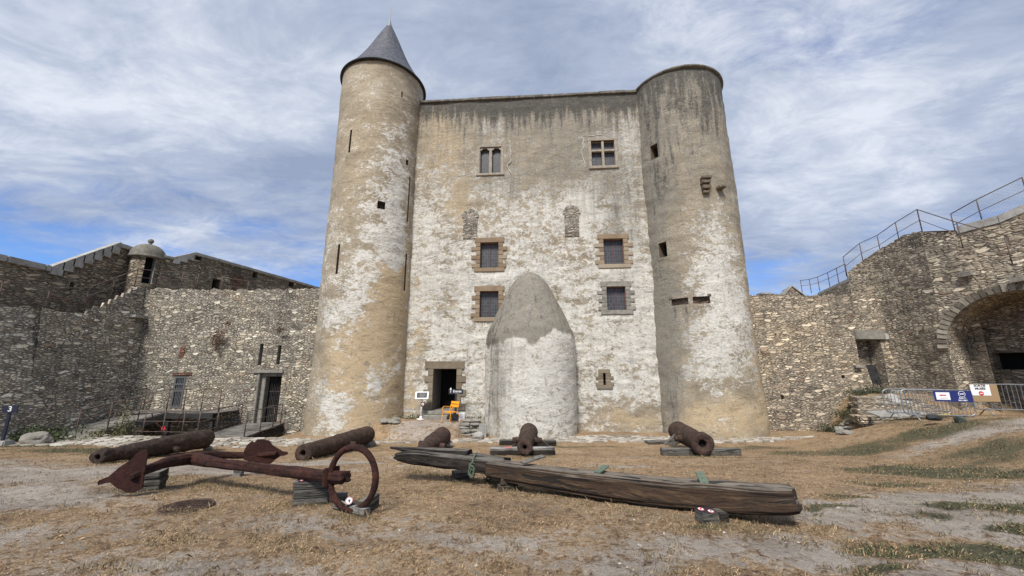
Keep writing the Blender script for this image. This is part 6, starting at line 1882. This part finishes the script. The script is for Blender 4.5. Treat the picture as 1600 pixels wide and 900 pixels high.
# footbridge
fb = empty('footbridge', (-17.5, 17, -.9), 'grey boarded ramp rising over the dark ditch to the grilled window opening', 'footbridge')
A_, B_, C__, D__ = Vector((-18.9, 16.0, -.84)), Vector((-17.2, 16.0, -.84)), Vector((-15.7, 18.25, -.12)), Vector((-17.6, 19.15, -.12))
nB = 22
bm = bmesh.new()
for k in range(nB):
    f0, f1 = k / nB, (k + .93) / nB
    q = [A_.lerp(D__, f0), B_.lerp(C__, f0), B_.lerp(C__, f1), A_.lerp(D__, f1)]
    add_prism(bm, q, (0, 0, -.05))
bm_obj('ramp_boards', bm, DECK, fb)
bm = bmesh.new()
x = -17.65
for k in range(26):
    add_box(bm, x + .085 + k * .17, 18.85, -.145, .155, 1.25, .05)
bm_obj('landing_boards', bm, DECK, fb)
bm = bmesh.new()
add_prism(bm, [B_ + Vector((.02, 0, -.06)), C__ + Vector((.02, 0, -.06)), C__ + Vector((.02, 0, -.38)), B_ + Vector((.02, 0, -.2))], (-.06, .02, 0))
add_box(bm, -14.6, 18.2, -.28, 2.2, .06, .22)
bm_obj('side_beam', bm, DARKW, fb)
bm = bmesh.new()
for x_ in (-15.6, -13.6):
    bm = bmesh.new(); add_box(bm, x_, 18.35, -1.3, .14, .14, 2.3); bm_obj('trestle_post', bm, DARKW, fb)
railing('thin railing along the near edge of the footbridge ramp', [B_ + Vector((-.02, .05, 0)), B_.lerp(C__, .33), B_.lerp(C__, .66), C__, (-14.9, 18.2, -.12), (-14.1, 18.2, -.12), (-13.3, 18.2, -.12)], 1.02, (1, .62, .28), .022)
railing('thin railing along the far edge of the footbridge ramp', [A_ + Vector((.05, .3, .08)), A_.lerp(D__, .33), A_.lerp(D__, .66), D__], 1.02, (1, .62, .28), .022)
# flat bridge to the gate
gb2 = empty('gate_bridge', (-11.7, 17.5, -.98), 'low board bridge leading over the ditch to the barred gate', 'footbridge')
bm = bmesh.new()
for k in range(18): add_box(bm, -11.95, 16.75 + .17 * k, -.97 + .012 * k, 1.9, .155, .05)
bm_obj('bridge_boards', bm, DECK, gb2)
bm = bmesh.new(); add_box(bm, -11.0, 18.1, -1.06, .08, 2.9, .16); add_box(bm, -12.9, 18.1, -1.06, .08, 2.9, .16); bm_obj('bridge_joists', bm, DARKW, gb2)
railing('thin railing on the right edge of the gate bridge', [(-11.05, 16.8, -.95), (-11.05, 17.8, -.93), (-11.05, 18.7, -.88), (-11.05, 19.3, -.84)], 1.0, (1, .6, .2), .021)
railing('thin railing along the ditch edge left of the gate bridge', [(-15.9, 16.5, -.88), (-15.0, 16.5, -.9), (-14.2, 16.5, -.9), (-13.4, 16.5, -.92), (-12.85, 16.6, -.93), (-12.9, 17.7, -.91), (-12.9, 19.2, -.85)], 1.0, (1, .6, .2), .021)
# slack chain with a red tag
ch = empty('chain_barrier', (-15.4, 16.6, -.3), 'slack rusty chain with a small red tag across the footbridge access', 'chain')
p0, p1 = at(237 , 646, 16.7), at(284, 647, 16.7)
bm = bmesh.new(); cp = [p0.lerp(p1, t) + Vector((0, 0, -2.2 * t * (1 - t))) for t in np.linspace(0, 1, 15)]
add_tube(bm, cp, .022, 6); bm_obj('chain_links', bm, RUST_A, ch)
v = cp[6]; bm = bmesh.new(); disc(bm, Matrix.Translation((v.x + .08, v.y - .03, v.z - .04)), .085, 0); add_tube(bm, [(v.x + .08, v.y - .02, v.z - .04), (v.x + .08, v.y - .026, v.z - .04)], .085, 16)
bm_obj('red_tag', bm, REDP, ch)
# numbered post
v = at(5, 685, 13.6); v.z = g(v.x, v.y)
np_ = empty('numbered_post', v, 'slim dark blue post carrying a plate with the number 3 at the far left', 'sign')
tpz = at(12, 640, v.y).z
bm = bmesh.new(); add_box(bm, v.x, v.y, (v.z + tpz) / 2, .09, .05, tpz - v.z); bm_obj('post', bm, NAVY, np_)
Mn = Matrix.Translation((v.x + .02, v.y - .03, tpz + .02)) @ Matrix.Rotation(R(12), 4, 'Z')
bm = bmesh.new(); add_box(bm, 0, 0, 0, .40, .03, .25, M=Mn); bm_obj('number_plate', bm, NAVY, np_)
text_obj('number', '3', .24, Mn @ Matrix.Translation((0, -.017, 0)) @ Matrix.Rotation(R(90), 4, 'X'), WHITE, np_, bold=.004)
bm = bmesh.new(); add_box(bm, v.x + .0, v.y, v.z + .06, .5, .34, .18, bevel=.03, jit=.02); bm_obj('concrete_foot', bm, CONC, np_)
rock('boulder', 'grey boulder at the foot of the buttress beside the numbered post', (v.x + .75, v.y + .3, v.z + .15), .36, GRAN, 31, 'boulder', sq=(1.2, .8, .7))

# right railings: posts given by where they stand on the wall
def rp_(pxb, pyb, Y): return at(pxb, pyb, Y)
PR1 = [at(1323, 432, 19.9), at(1349, 411, 19.4), at(1377, 399, 18.9), at(1406, 380, 18.0), at(1441, 361, 16.9)]
h1 = 1.08
railing('rusty mesh railing climbing along the top edge of the bastion', PR1, h1, (1, .5), .02, mesh=True)
PR2 = [at(1441, 362, 16.8), at(1505, 388, 14.6), at(1582, 413, 13.35), at(1670, 392, 12.3)]
railing('rusty railing descending in front of the bastion face above the arch', PR2, 1.1, (1, .52, .0), .02)
PR3 = [bpt(.95, 7.2, -.25), bpt(1.75, 7.5, -.25), bpt(3.0, 7.85, -.25)]
railing('rusty mesh railing standing on the bastion coping at the top right', PR3, 1.0, (1, .5), .02, mesh=True)
PR4 = [at(x, y, Y) for x, y, Y in [(1254, 459, 29), (1268, 458, 28), (1281, 455, 27), (1297, 449, 26), (1311, 443, 25), (1325, 437, 24)]]
railing('distant thin railing sloping down behind the low wall on the right', PR4, 1.05, (1, .6), .022)
sc4 = empty('sloping_coping', at(1310, 455, 24.5), 'pale sloping wall top behind the low wall below the distant railing', 'wall')
bm = bmesh.new(); a, b = at(1278, 461, 26.6), at(1330, 437, 23.6)
add_prism(bm, [a, b, b + Vector((.0, 0, -1.5)), a + Vector((0, 0, -1.0))], (.4, .5, 0)); bm_obj('masonry', bm, RUB_R, sc4)
bm = bmesh.new(); add_prism(bm, [a + Vector((0, -.03, 0)), b + Vector((0, -.03, 0)), b + Vector((0, -.03, .16)), a + Vector((0, -.03, .16))], (.4, .56, 0)); bm_obj('coping', bm, CONC, sc4)

# dark folded table leaning in the blocked doorway
v = at(1374, 609, 18.3)
ft = empty('folding_table', v, 'dark slatted folding table stood on edge in the blocked doorway', 'table')
Mf = Matrix.Translation(v) @ Matrix.Rotation(R(12), 4, 'Z') @ Matrix.Rotation(R(-8), 4, 'X')
bm = bmesh.new()
for k in range(5): add_box(bm, -.22 + k * .11, 0, .70, .10, .035, .86, M=Mf, bevel=.004)
bm_obj('table_top', bm, DARKW, ft)
for sx in (-1, 1):
    bm = bmesh.new(); add_tube(bm, [Mf @ Vector((sx * .26, -.05, 0)), Mf @ Vector((sx * -.12, -.06, .42))], .016, 6); bm_obj('leg', bm, DARKW, ft)
    bm = bmesh.new(); add_tube(bm, [Mf @ Vector((sx * .30, .10, 0)), Mf @ Vector((sx * .12, .02, .36))], .016, 6); bm_obj('leg', bm, DARKW, ft)

# crowd barriers
def barrier(label, x, y, rz, L=2.2, n_=17, lift=0.0):
    z = g(x, y) + lift
    th = empty('steel_barrier', (x, y, z), label, 'barrier', 'steel crowd barriers at the right')
    th.rotation_euler = (0, 0, rz)
    H, z0, rc_ = .98, .20, .16
    def lp(name, bm, mat=GALV, sm_=True, parent=th):
        bmesh.ops.recalc_face_normals(bm, faces=bm.faces); me = bpy.data.meshes.new(name); box_uv(bm); bm.to_mesh(me); bm.free()
        if sm_: me.polygons.foreach_set('use_smooth', [True] * len(me.polygons))
        o = bpy.data.objects.new(name, me); C.objects.link(o); me.materials.append(mat); o.parent = parent; return o
    bm = bmesh.new(); pts = []
    for (cx_, cz_, a0) in [(L / 2 - rc_, H - rc_, 0), (-L / 2 + rc_, H - rc_, 90), (-L / 2 + rc_, z0 + rc_, 180), (L / 2 - rc_, z0 + rc_, 270)]:
        for k in range(6):
            a = R(a0 + k * 18); pts.append((cx_ + rc_ * math.cos(a), 0, cz_ + rc_ * math.sin(a)))
    add_tube(bm, pts, .019, 8, closed=True); lp('outer_frame', bm)
    bm = bmesh.new()
    for k in range(n_):
        xx = -L / 2 + .13 + (L - .26) * k / (n_ - 1); add_tube(bm, [(xx, 0, z0), (xx, 0, H)], .0075, 6, cap=False)
    lp('infill_bars', bm)
    for sx in (-1, 1):
        bm = bmesh.new()
        add_tube(bm, [(sx * L * .36, -.28, .01), (sx * L * .36, -.10, .16), (sx * L * .36, 0, z0)], .016, 8)
        add_tube(bm, [(sx * L * .36, .28, .01), (sx * L * .36, .10, .16), (sx * L * .36, 0, z0 + .002)], .016, 8)
        lp('foot', bm)
    return th, lp
v = atg(1471, 659)
b1, lp1 = barrier('front steel barrier carrying the two navy blue signs', v.x, v.y, R(-14), 1.88)
v2 = atg(1450, 655)
b2, lp2 = barrier('steel barrier set just behind the front one, left side', v2.x, v2.y + .25, R(-12), 1.9)
v3 = at(1592, 655, 12.7)
b3, lp3 = barrier('steel barrier at the right edge carrying the cardboard sign', v3.x + .1, v3.y, R(-14), 2.3, 18)
# dark legs/sandbag
sb = atg(1507, 660)
rock('sandbag', 'small dark green sandbag weighting the foot of the front barrier', (sb.x, sb.y + .1, sb.z + .07), .13, mat_plain('green_bag', (.05, .06, .05), .8), 51, 'sandbag', sq=(.8, 1, .9))
rock('sandbag', 'dark lump of sandbag behind the front barrier, left of the green one', (sb.x - .38, sb.y + .5, sb.z + .08), .14, mat_plain('dark_bag', (.022, .024, .025), .8), 52, 'sandbag', sq=(1.5, 1, .7))
bm = bmesh.new(); a = atg(1410, 656); b = atg(1502, 655)
add_tube(bm, [a + Vector((0, .3, .1)), b + Vector((0, .3, .1))], .035, 8); tag(bm_obj('yellow_bar', bm, YROPE), 'long yellow bar lying on the ground behind the front barrier', 'bar')
bm = bmesh.new(); add_prism(bm, [a + Vector((-.3, .5, .02)), b + Vector((0, .5, .02)), b + Vector((-.3, 1.4, .12)), a + Vector((0, 1.4, .12))], (0, 0, .04)); tag(bm_obj('pale_board', bm, CONC), 'pale board lying on the ground beyond the yellow bar', 'board')
# signs hung on the barriers: each a thing of its own, placed in the barrier's plane
def onx(th, px):
    a_ = ray(px, 620)[0]; r_ = th.rotation_euler[2]; L_ = th.location
    return (a_ * L_.y - L_.x) / (math.cos(r_) - a_ * math.sin(r_))
def on(th, x, y, z): return Matrix.Translation(th.location) @ Matrix.Rotation(th.rotation_euler[2], 4, 'Z') @ Matrix.Translation((x, y, z))
def mm(bmf, name, mat, parent):
    bm = bmesh.new(); bmf(bm); return bm_obj(name, bm, mat, parent)
M_ = on(b1, onx(b1, 1472), -.035, .79)
s1 = empty('arrow_sign', M_.translation, 'navy framed white sign with a red arrow pointing left, on the front barrier', 'sign')
mm(lambda b: add_box(b, 0, 0, 0, .46, .008, .32, M=M_), 'sign_frame', BLUE, s1)
mm(lambda b: add_box(b, 0, -.006, .005, .36, .004, .23, M=M_), 'sign_paper', WHITE, s1)
mm(lambda b: (add_box(b, .025, -.010, .03, .12, .003, .032, M=M_), add_prism(b, [M_ @ Vector(q) for q in [(-.035, -.0115, .0), (-.035, -.0115, .06), (-.10, -.0115, .03)]], M_.to_3x3() @ Vector((0, .003, 0)))), 'red_arrow', REDP, s1)
mm(lambda b: add_box(b, .01, -.010, -.06, .20, .003, .010, M=M_), 'small_print', GALV, s1)
M_ = on(b1, onx(b1, 1502), -.035, .79)
s2 = empty('no_entry_sign', M_.translation, 'navy blue sign with a round no-entry symbol and white lettering, on the front barrier', 'sign')
mm(lambda b: add_box(b, 0, 0, 0, .52, .008, .34, M=M_), 'sign_panel', BLUE, s2)
mm(lambda b: disc(b, M_ @ Matrix.Translation((0, -.006, .075)), .092, 0, 28), 'symbol_ring', WHITE, s2)
mm(lambda b: disc(b, M_ @ Matrix.Translation((0, -.008, .075)), .080, 0, 28), 'symbol_field', BLUE, s2)
mm(lambda b: add_box(b, 0, -.010, .075, .115, .003, .026, M=M_), 'symbol_bar', WHITE, s2)
text_obj('lettering', 'Entrée\nInterdite', .068, M_ @ Matrix.Translation((0, -.007, -.085)) @ Matrix.Rotation(R(90), 4, 'X'), WHITE, s2, bold=.002)
M_ = on(b3, onx(b3, 1538), -.04, .74)
s3 = empty('exit_sign', M_.translation, 'white paper sign reading SORTIE MUSÉE with a red no-entry disc on brown cardboard', 'sign')
mm(lambda b: add_box(b, 0, 0, -.03, .72, .008, .54, M=M_), 'cardboard', CARD, s3)
mm(lambda b: add_box(b, -.09, -.006, .06, .50, .004, .34, M=M_), 'sign_paper', WHITE, s3)
text_obj('lettering', 'SORTIE\nMUSÉE', .092, M_ @ Matrix.Translation((-.09, -.0095, .145)) @ Matrix.Rotation(R(90), 4, 'X'), BLACKP, s3, bold=.004)
mm(lambda b: disc(b, M_ @ Matrix.Translation((-.09, -.0095, -.045)), .070, 0, 24), 'red_disc', REDP, s3)
mm(lambda b: add_box(b, -.09, -.012, -.045, .085, .003, .022, M=M_), 'disc_bar', WHITE, s3)
# ------------------------------------------------------------------ plants, loose stones, grass
def leaf_clump(name, label, pts_fn, n_, size, cols, cat='plant', stems=0, seed=0, group=None, stemcol=(.09, .075, .035), kind=None):
    """leaf-sized faces scattered where pts_fn says; one mesh for the foliage, one for stems"""
    rg = np.random.default_rng(seed)
    P_ = np.array([pts_fn(rg) for _ in range(n_)])
    th = empty(name, tuple(P_.mean(0) * [1, 1, 0] + [0, 0, P_[:, 2].min()]), label, cat, group)
    V = []; F = []; Cc = []
    for p in P_:
        a = rg.normal(size=3); a /= np.linalg.norm(a); b = np.cross(a, rg.normal(size=3)); b /= np.linalg.norm(b)
        s = size * rg.uniform(.6, 1.4); c = np.array(cols[rg.integers(len(cols))]) * rg.uniform(.7, 1.35)
        k = len(V); V += [p - a * s, p + b * s * .45, p + a * s, p - b * s * .45]; F.append((k, k + 1, k + 2, k + 3)); Cc += [(*c, 1)] * 4
    np_mesh('foliage', V, F, VEG, th, None, Cc, smooth=False)
    if stems:
        bm = bmesh.new(); cl = bm.verts.layers.float_color.new('m')
        base = P_.mean(0); base[2] = P_[:, 2].min()
        for k in range(stems):
            q = P_[rg.integers(n_)]; b0 = base + rg.normal(size=3) * [.06, .06, 0]
            add_tube(bm, [b0, (b0 + q) / 2 + rg.normal(size=3) * .03, q], [.008, .006, .003], 4, cap=False)
        for v in bm.verts: v[cl] = (*stemcol, 1)
        bm_obj('stems', bm, VEG, th)
    return th
GRN = [(.035, .055, .018), (.05, .075, .022), (.07, .09, .03), (.025, .04, .015)]
GRN2 = [(.03, .042, .018), (.045, .058, .024), (.06, .07, .03), (.075, .07, .035)]
DRYG = [(.12, .12, .05), (.09, .10, .04), (.16, .14, .07)]
REDB = [(.12, .06, .035), (.16, .09, .05), (.09, .05, .03)]
def gauss_at(c, s, zmin=None):
    c = np.array(c, float)
    def f(rg):
        p = c + rg.normal(size=3) * np.array(s)
        gz_ = g(p[0], p[1]) + .01
        if p[2] < gz_: p[2] = gz_ + abs(rg.normal()) * s[2] * .5
        return p
    return f
v = at(38, 682, 14.6); v.z = g(v.x, v.y); leaf_clump('low_shrub', 'green weedy shrub at the foot of the buttress right of the numbered post', gauss_at((v.x, v.y + .3, v.z + .15), (.75, .25, .17)), 1500, .055, GRN, stems=14, seed=1)
v = at(192, 670, 16.3); leaf_clump('weed', 'tall yellowish weed growing before the footbridge ramp', gauss_at((v.x, 16.3, -.35), (.18, .15, .42)), 420, .045, DRYG, stems=16, seed=2)
v = at(176, 684, 15.9); leaf_clump('weed', 'low pale weed at the edge of the paving left of the tall yellowish weed', gauss_at((v.x - .6, 15.9, -.7), (.25, .15, .12)), 200, .04, DRYG, stems=8, seed=22)
leaf_clump('wall_plant', 'dry reddish plant hanging on the pale rubble wall above the ledge', gauss_at(at(340, 527, 19.25), (.22, .08, .20)), 420, .04, REDB, stems=18, seed=3, stemcol=(.12, .06, .04))
leaf_clump('wall_plant', 'small dry brown tuft high on the pale rubble wall near the keep', gauss_at(at(437, 514, 19.25), (.12, .06, .10)), 200, .035, REDB, stems=10, seed=4)
leaf_clump('wall_plant', 'small dark tuft on the pale rubble wall above the drawbridge slots', gauss_at(at(357, 505, 19.28), (.10, .05, .07)), 150, .03, REDB, stems=6, seed=5)
for k, (px, py, Y, s, l_) in enumerate([(1295, 664, 18.2, (.26, .16, .12), 'dark green bush at the left foot of the grassy bank'), (1322, 642, 18.0, (.32, .16, .09), 'green bush halfway up the grassy bank'),
                                  (1347, 618, 18.1, (.38, .15, .08), 'green bush at the top of the bank beside the stone threshold'), (1375, 617, 17.9, (.35, .15, .08), 'low green trailing plant in front of the stone threshold'),
                                  (1345, 645, 17.2, (.4, .2, .08), 'small green tuft on the grassy bank above the stones')]):
    c_ = at(px, py, Y); c_.z = g(c_.x, c_.y) + s[2] * .9
    leaf_clump('bush', l_, gauss_at(c_, s), 700, .035, GRN2, stems=8, seed=10 + k)
v = atg(735, 655); leaf_clump('weed', 'dark green weeds along the wall foot above the rubble stub', gauss_at((v.x + .2, 18.3, -.38), (.5, .06, .05)), 300, .035, GRN, seed=31)
v = atg(650, 653); leaf_clump('weed', 'low green weeds behind the information stand', gauss_at((v.x, 18.5, -.36), (.55, .06, .07)), 380, .035, GRN, seed=32)
v = atg(795, 757); leaf_clump('weed', 'tall green weed hanging beside the brown blocks under the beam', gauss_at((v.x - .3, v.y + .25, v.z + .12), (.10, .06, .12)), 160, .03, DRYG + GRN, stems=10, seed=33)
rr = random.Random(77); k = 0
bank = empty('bank_stones', (15.2, 17.3, 0), 'pale broken stones scattered down the grassy bank below the blocked doorway', 'stones')
for k in range(46):
    t = rr.random(); px = 1305 + 110 * t + rr.uniform(-8, 14); py = 668 - 48 * min(1, t * 1.3) + rr.uniform(-4, 14)
    p = atg(px, py)
    if p.y > 18.4 or p.y < 14: continue
    rock('bank_stone', None, (p.x, p.y, p.z), rr.uniform(.08, .26), CONC if rr.random() < .5 else GRAN, 300 + k, sq=(1.2, .9, .55), parent=bank, cuts=2)

# loose grit and pebbles
rg = np.random.default_rng(5)
def in_view(n_, ymin, ymax, dens):
    y = ymin * (ymax / ymin) ** rg.random(n_) if dens == 'log' else rg.uniform(ymin, ymax, n_)
    x = rg.uniform(-1.45, 1.45, n_) * y
    return x, y
V = []; F = []; Cc = []
x_, y_ = in_view(9000, 3.2, 13, 'log')
b_, g_ = ground_masks(x_, y_); z_ = G(x_, y_)
ico = np.array([(0, 0, 1), (.9, 0, .1), (.28, .85, .1), (-.72, .53, .1), (-.72, -.53, .1), (.28, -.85, .1)])
for i in range(len(x_)):
    if rg.random() > .10 + b_[i] * .9: continue
    s = rg.lognormal(-5.1, .5); s = min(s, .03)
    rot = rg.uniform(0, 6.28); ca, sa = math.cos(rot), math.sin(rot)
    q = ico * s * np.array([rg.uniform(.8, 1.5), rg.uniform(.6, 1.1), rg.uniform(.5, .9)]); q = np.stack([q[:, 0] * ca - q[:, 1] * sa, q[:, 0] * sa + q[:, 1] * ca, q[:, 2]], -1) + [x_[i], y_[i], z_[i] - .002]
    k = len(V); V += q.tolist()
    for j in range(5): F.append((k, k + 1 + j, k + 1 + (j + 1) % 5))
    c = np.array([(.30, .27, .225), (.42, .39, .34), (.18, .16, .135), (.40, .36, .30), (.14, .12, .10)][rg.integers(5)]) * rg.uniform(.8, 1.15)
    Cc += [(*c, 1)] * 6
tag(np_mesh('gravel', V, F, STONES, None, None, Cc, smooth=False), kind='stuff')
# dry grass: short, flattened blades and stems
def blades(name, n_, ymin, ymax, pick, cols, h, w, flat, seed, clump=True):
    global rg
    rg = np.random.default_rng(seed)
    x, y = in_view(n_, ymin, ymax, 'log')
    if clump:
        x = x + rg.normal(size=n_) * .02; 
    b, gm = ground_masks(x, y)
    fine_ = fbm(x * 5, y * 5, seed=77, oct=3)
    keep_ = rg.random(n_) < pick(b, gm, fine_)
    x, y = x[keep_], y[keep_]; n2 = len(x); z = G(x, y) + (1 - sm(10, 16, np.hypot(x, y))) * (fbm(x * 9, y * 9, seed=12, oct=3) - .5) * .028 - .002
    an = rg.uniform(0, 2 * math.pi, n2); hh = h * rg.lognormal(0, .35, n2); tl = rg.uniform(*flat, n2)
    dx, dy = np.cos(an) * np.cos(tl), np.sin(an) * np.cos(tl); dz = np.sin(tl)
    ww = w * rg.uniform(.7, 1.4, n2) * (1 + .10 * y); px, py = -np.sin(an) * ww, np.cos(an) * ww
    A = np.stack([x - px, y - py, z], -1); B = np.stack([x + px, y + py, z], -1)
    Mm = np.stack([x + dx * hh * .6 + px * .7, y + dy * hh * .6 + py * .7, z + dz * hh * .75], -1)
    T = np.stack([x + dx * hh, y + dy * hh, z + dz * hh * .9], -1)
    V = np.stack([A, B, Mm, T], 1).reshape(-1, 3)
    k = np.arange(n2) * 4
    F = np.concatenate([np.stack([k, k + 1, k + 2], -1), np.stack([k, k + 2, k + 3], -1)])
    cols = np.array(cols); c = cols[rg.integers(len(cols), size=n2)] * rg.uniform(.7, 1.3, n2)[:, None]
    Cc = np.repeat(np.concatenate([c, np.ones((n2, 1))], 1), 4, 0)
    return tag(np_mesh(name, V, F, VEG, None, None, Cc, smooth=False), kind='stuff')
blades('dry_grass', 330000, 3.0, 16, lambda b, gm, f: np.clip(1.05 - b * 1.7, 0.03, 1) * np.clip((f - .36) * 5, .05, 1), [(.46, .305, .165), (.36, .225, .115), (.58, .42, .25), (.24, .15, .075), (.42, .28, .15), (.14, .088, .045)], .024, .0015, (.03, .8), 21)
blades('green_grass', 130000, 3.0, 17, lambda b, gm, f: np.clip((gm - .22) * 2.6, 0, 1) * np.clip((f - .30) * 6, .1, 1), [(.06, .075, .028), (.085, .095, .038), (.045, .055, .022), (.14, .135, .06)], .040, .0030, (.3, 1.3), 22)
blades('grass_tufts', 120000, 3.0, 14, lambda b, gm, f: np.clip((f - .56 - b * .06) * 12, 0, 1), [(.07, .065, .03), (.16, .115, .055), (.26, .185, .10), (.10, .072, .036), (.34, .25, .14)], .036, .0019, (.4, 1.35), 23)

# longer grass standing round the iron and timber, added to deepen their contact shadows
SEGS = [((1130, 822), (1240, 818), .10, .35), ((815, 772), (1090, 818), .09, .3), ((640, 735), (800, 762), .10, .8), ((250, 745), (455, 772), .20, .7), ((440, 792), (505, 790), .06, 1.0), ((515, 806), (580, 812), .06, .8),
        ((150, 768), (235, 768), .10, .8), ((140, 730), (335, 700), .10, .8), ((465, 724), (585, 695), .09, .8), ((765, 715), (868, 715), .06, 1.0), ((780, 699), (870, 699), .06, .8), ((1036, 716), (1160, 716), .07, 1.0),
        ((1090, 824), (1140, 824), .05, 1.0), ((260, 800), (325, 800), .07, .5), ((705, 754), (735, 754), .05, 1), ((778, 768), (812, 768), .05, 1.0), ((1395, 665), (1600, 668), .25, .8)]
rg = np.random.default_rng(99); V = []; F = []; Cc = []
for (A_, B_, sd_, am) in SEGS:
    p, q = atg(*A_), atg(*B_); L = (q - p).length
    n_ = int(L * 900 * am * (1 if p.y < 9 else .55))
    t = rg.random(n_); x = p.x + (q.x - p.x) * t + rg.normal(size=n_) * sd_; y = p.y + (q.y - p.y) * t + rg.normal(size=n_) * sd_
    z = G(x, y)
    for i in range(n_):
        h_ = rg.lognormal(-3.55, .45); an = rg.uniform(0, 6.28); ln = rg.uniform(.15, .9) * h_; w_ = .0016 * (1 + .1 * y[i])
        dx, dy = math.cos(an), math.sin(an); k = len(V)
        V += [(x[i] - dy * w_, y[i] + dx * w_, z[i] - .003), (x[i] + dy * w_, y[i] - dx * w_, z[i] - .003), (x[i] + dx * ln * .5 + dy * w_ * .6, y[i] + dy * ln * .5 - dx * w_ * .6, z[i] + h_ * .65), (x[i] + dx * ln, y[i] + dy * ln, z[i] + h_)]
        F += [(k, k + 1, k + 2), (k, k + 2, k + 3)]
        c = np.array([(.30, .22, .12), (.20, .14, .07), (.12, .10, .045), (.08, .085, .035), (.40, .30, .17)][rg.integers(5)]) * rg.uniform(.7, 1.2); Cc += [(*c, 1)] * 4
tag(np_mesh('uncut_grass', V, F, VEG, None, None, Cc, smooth=False), kind='stuff')
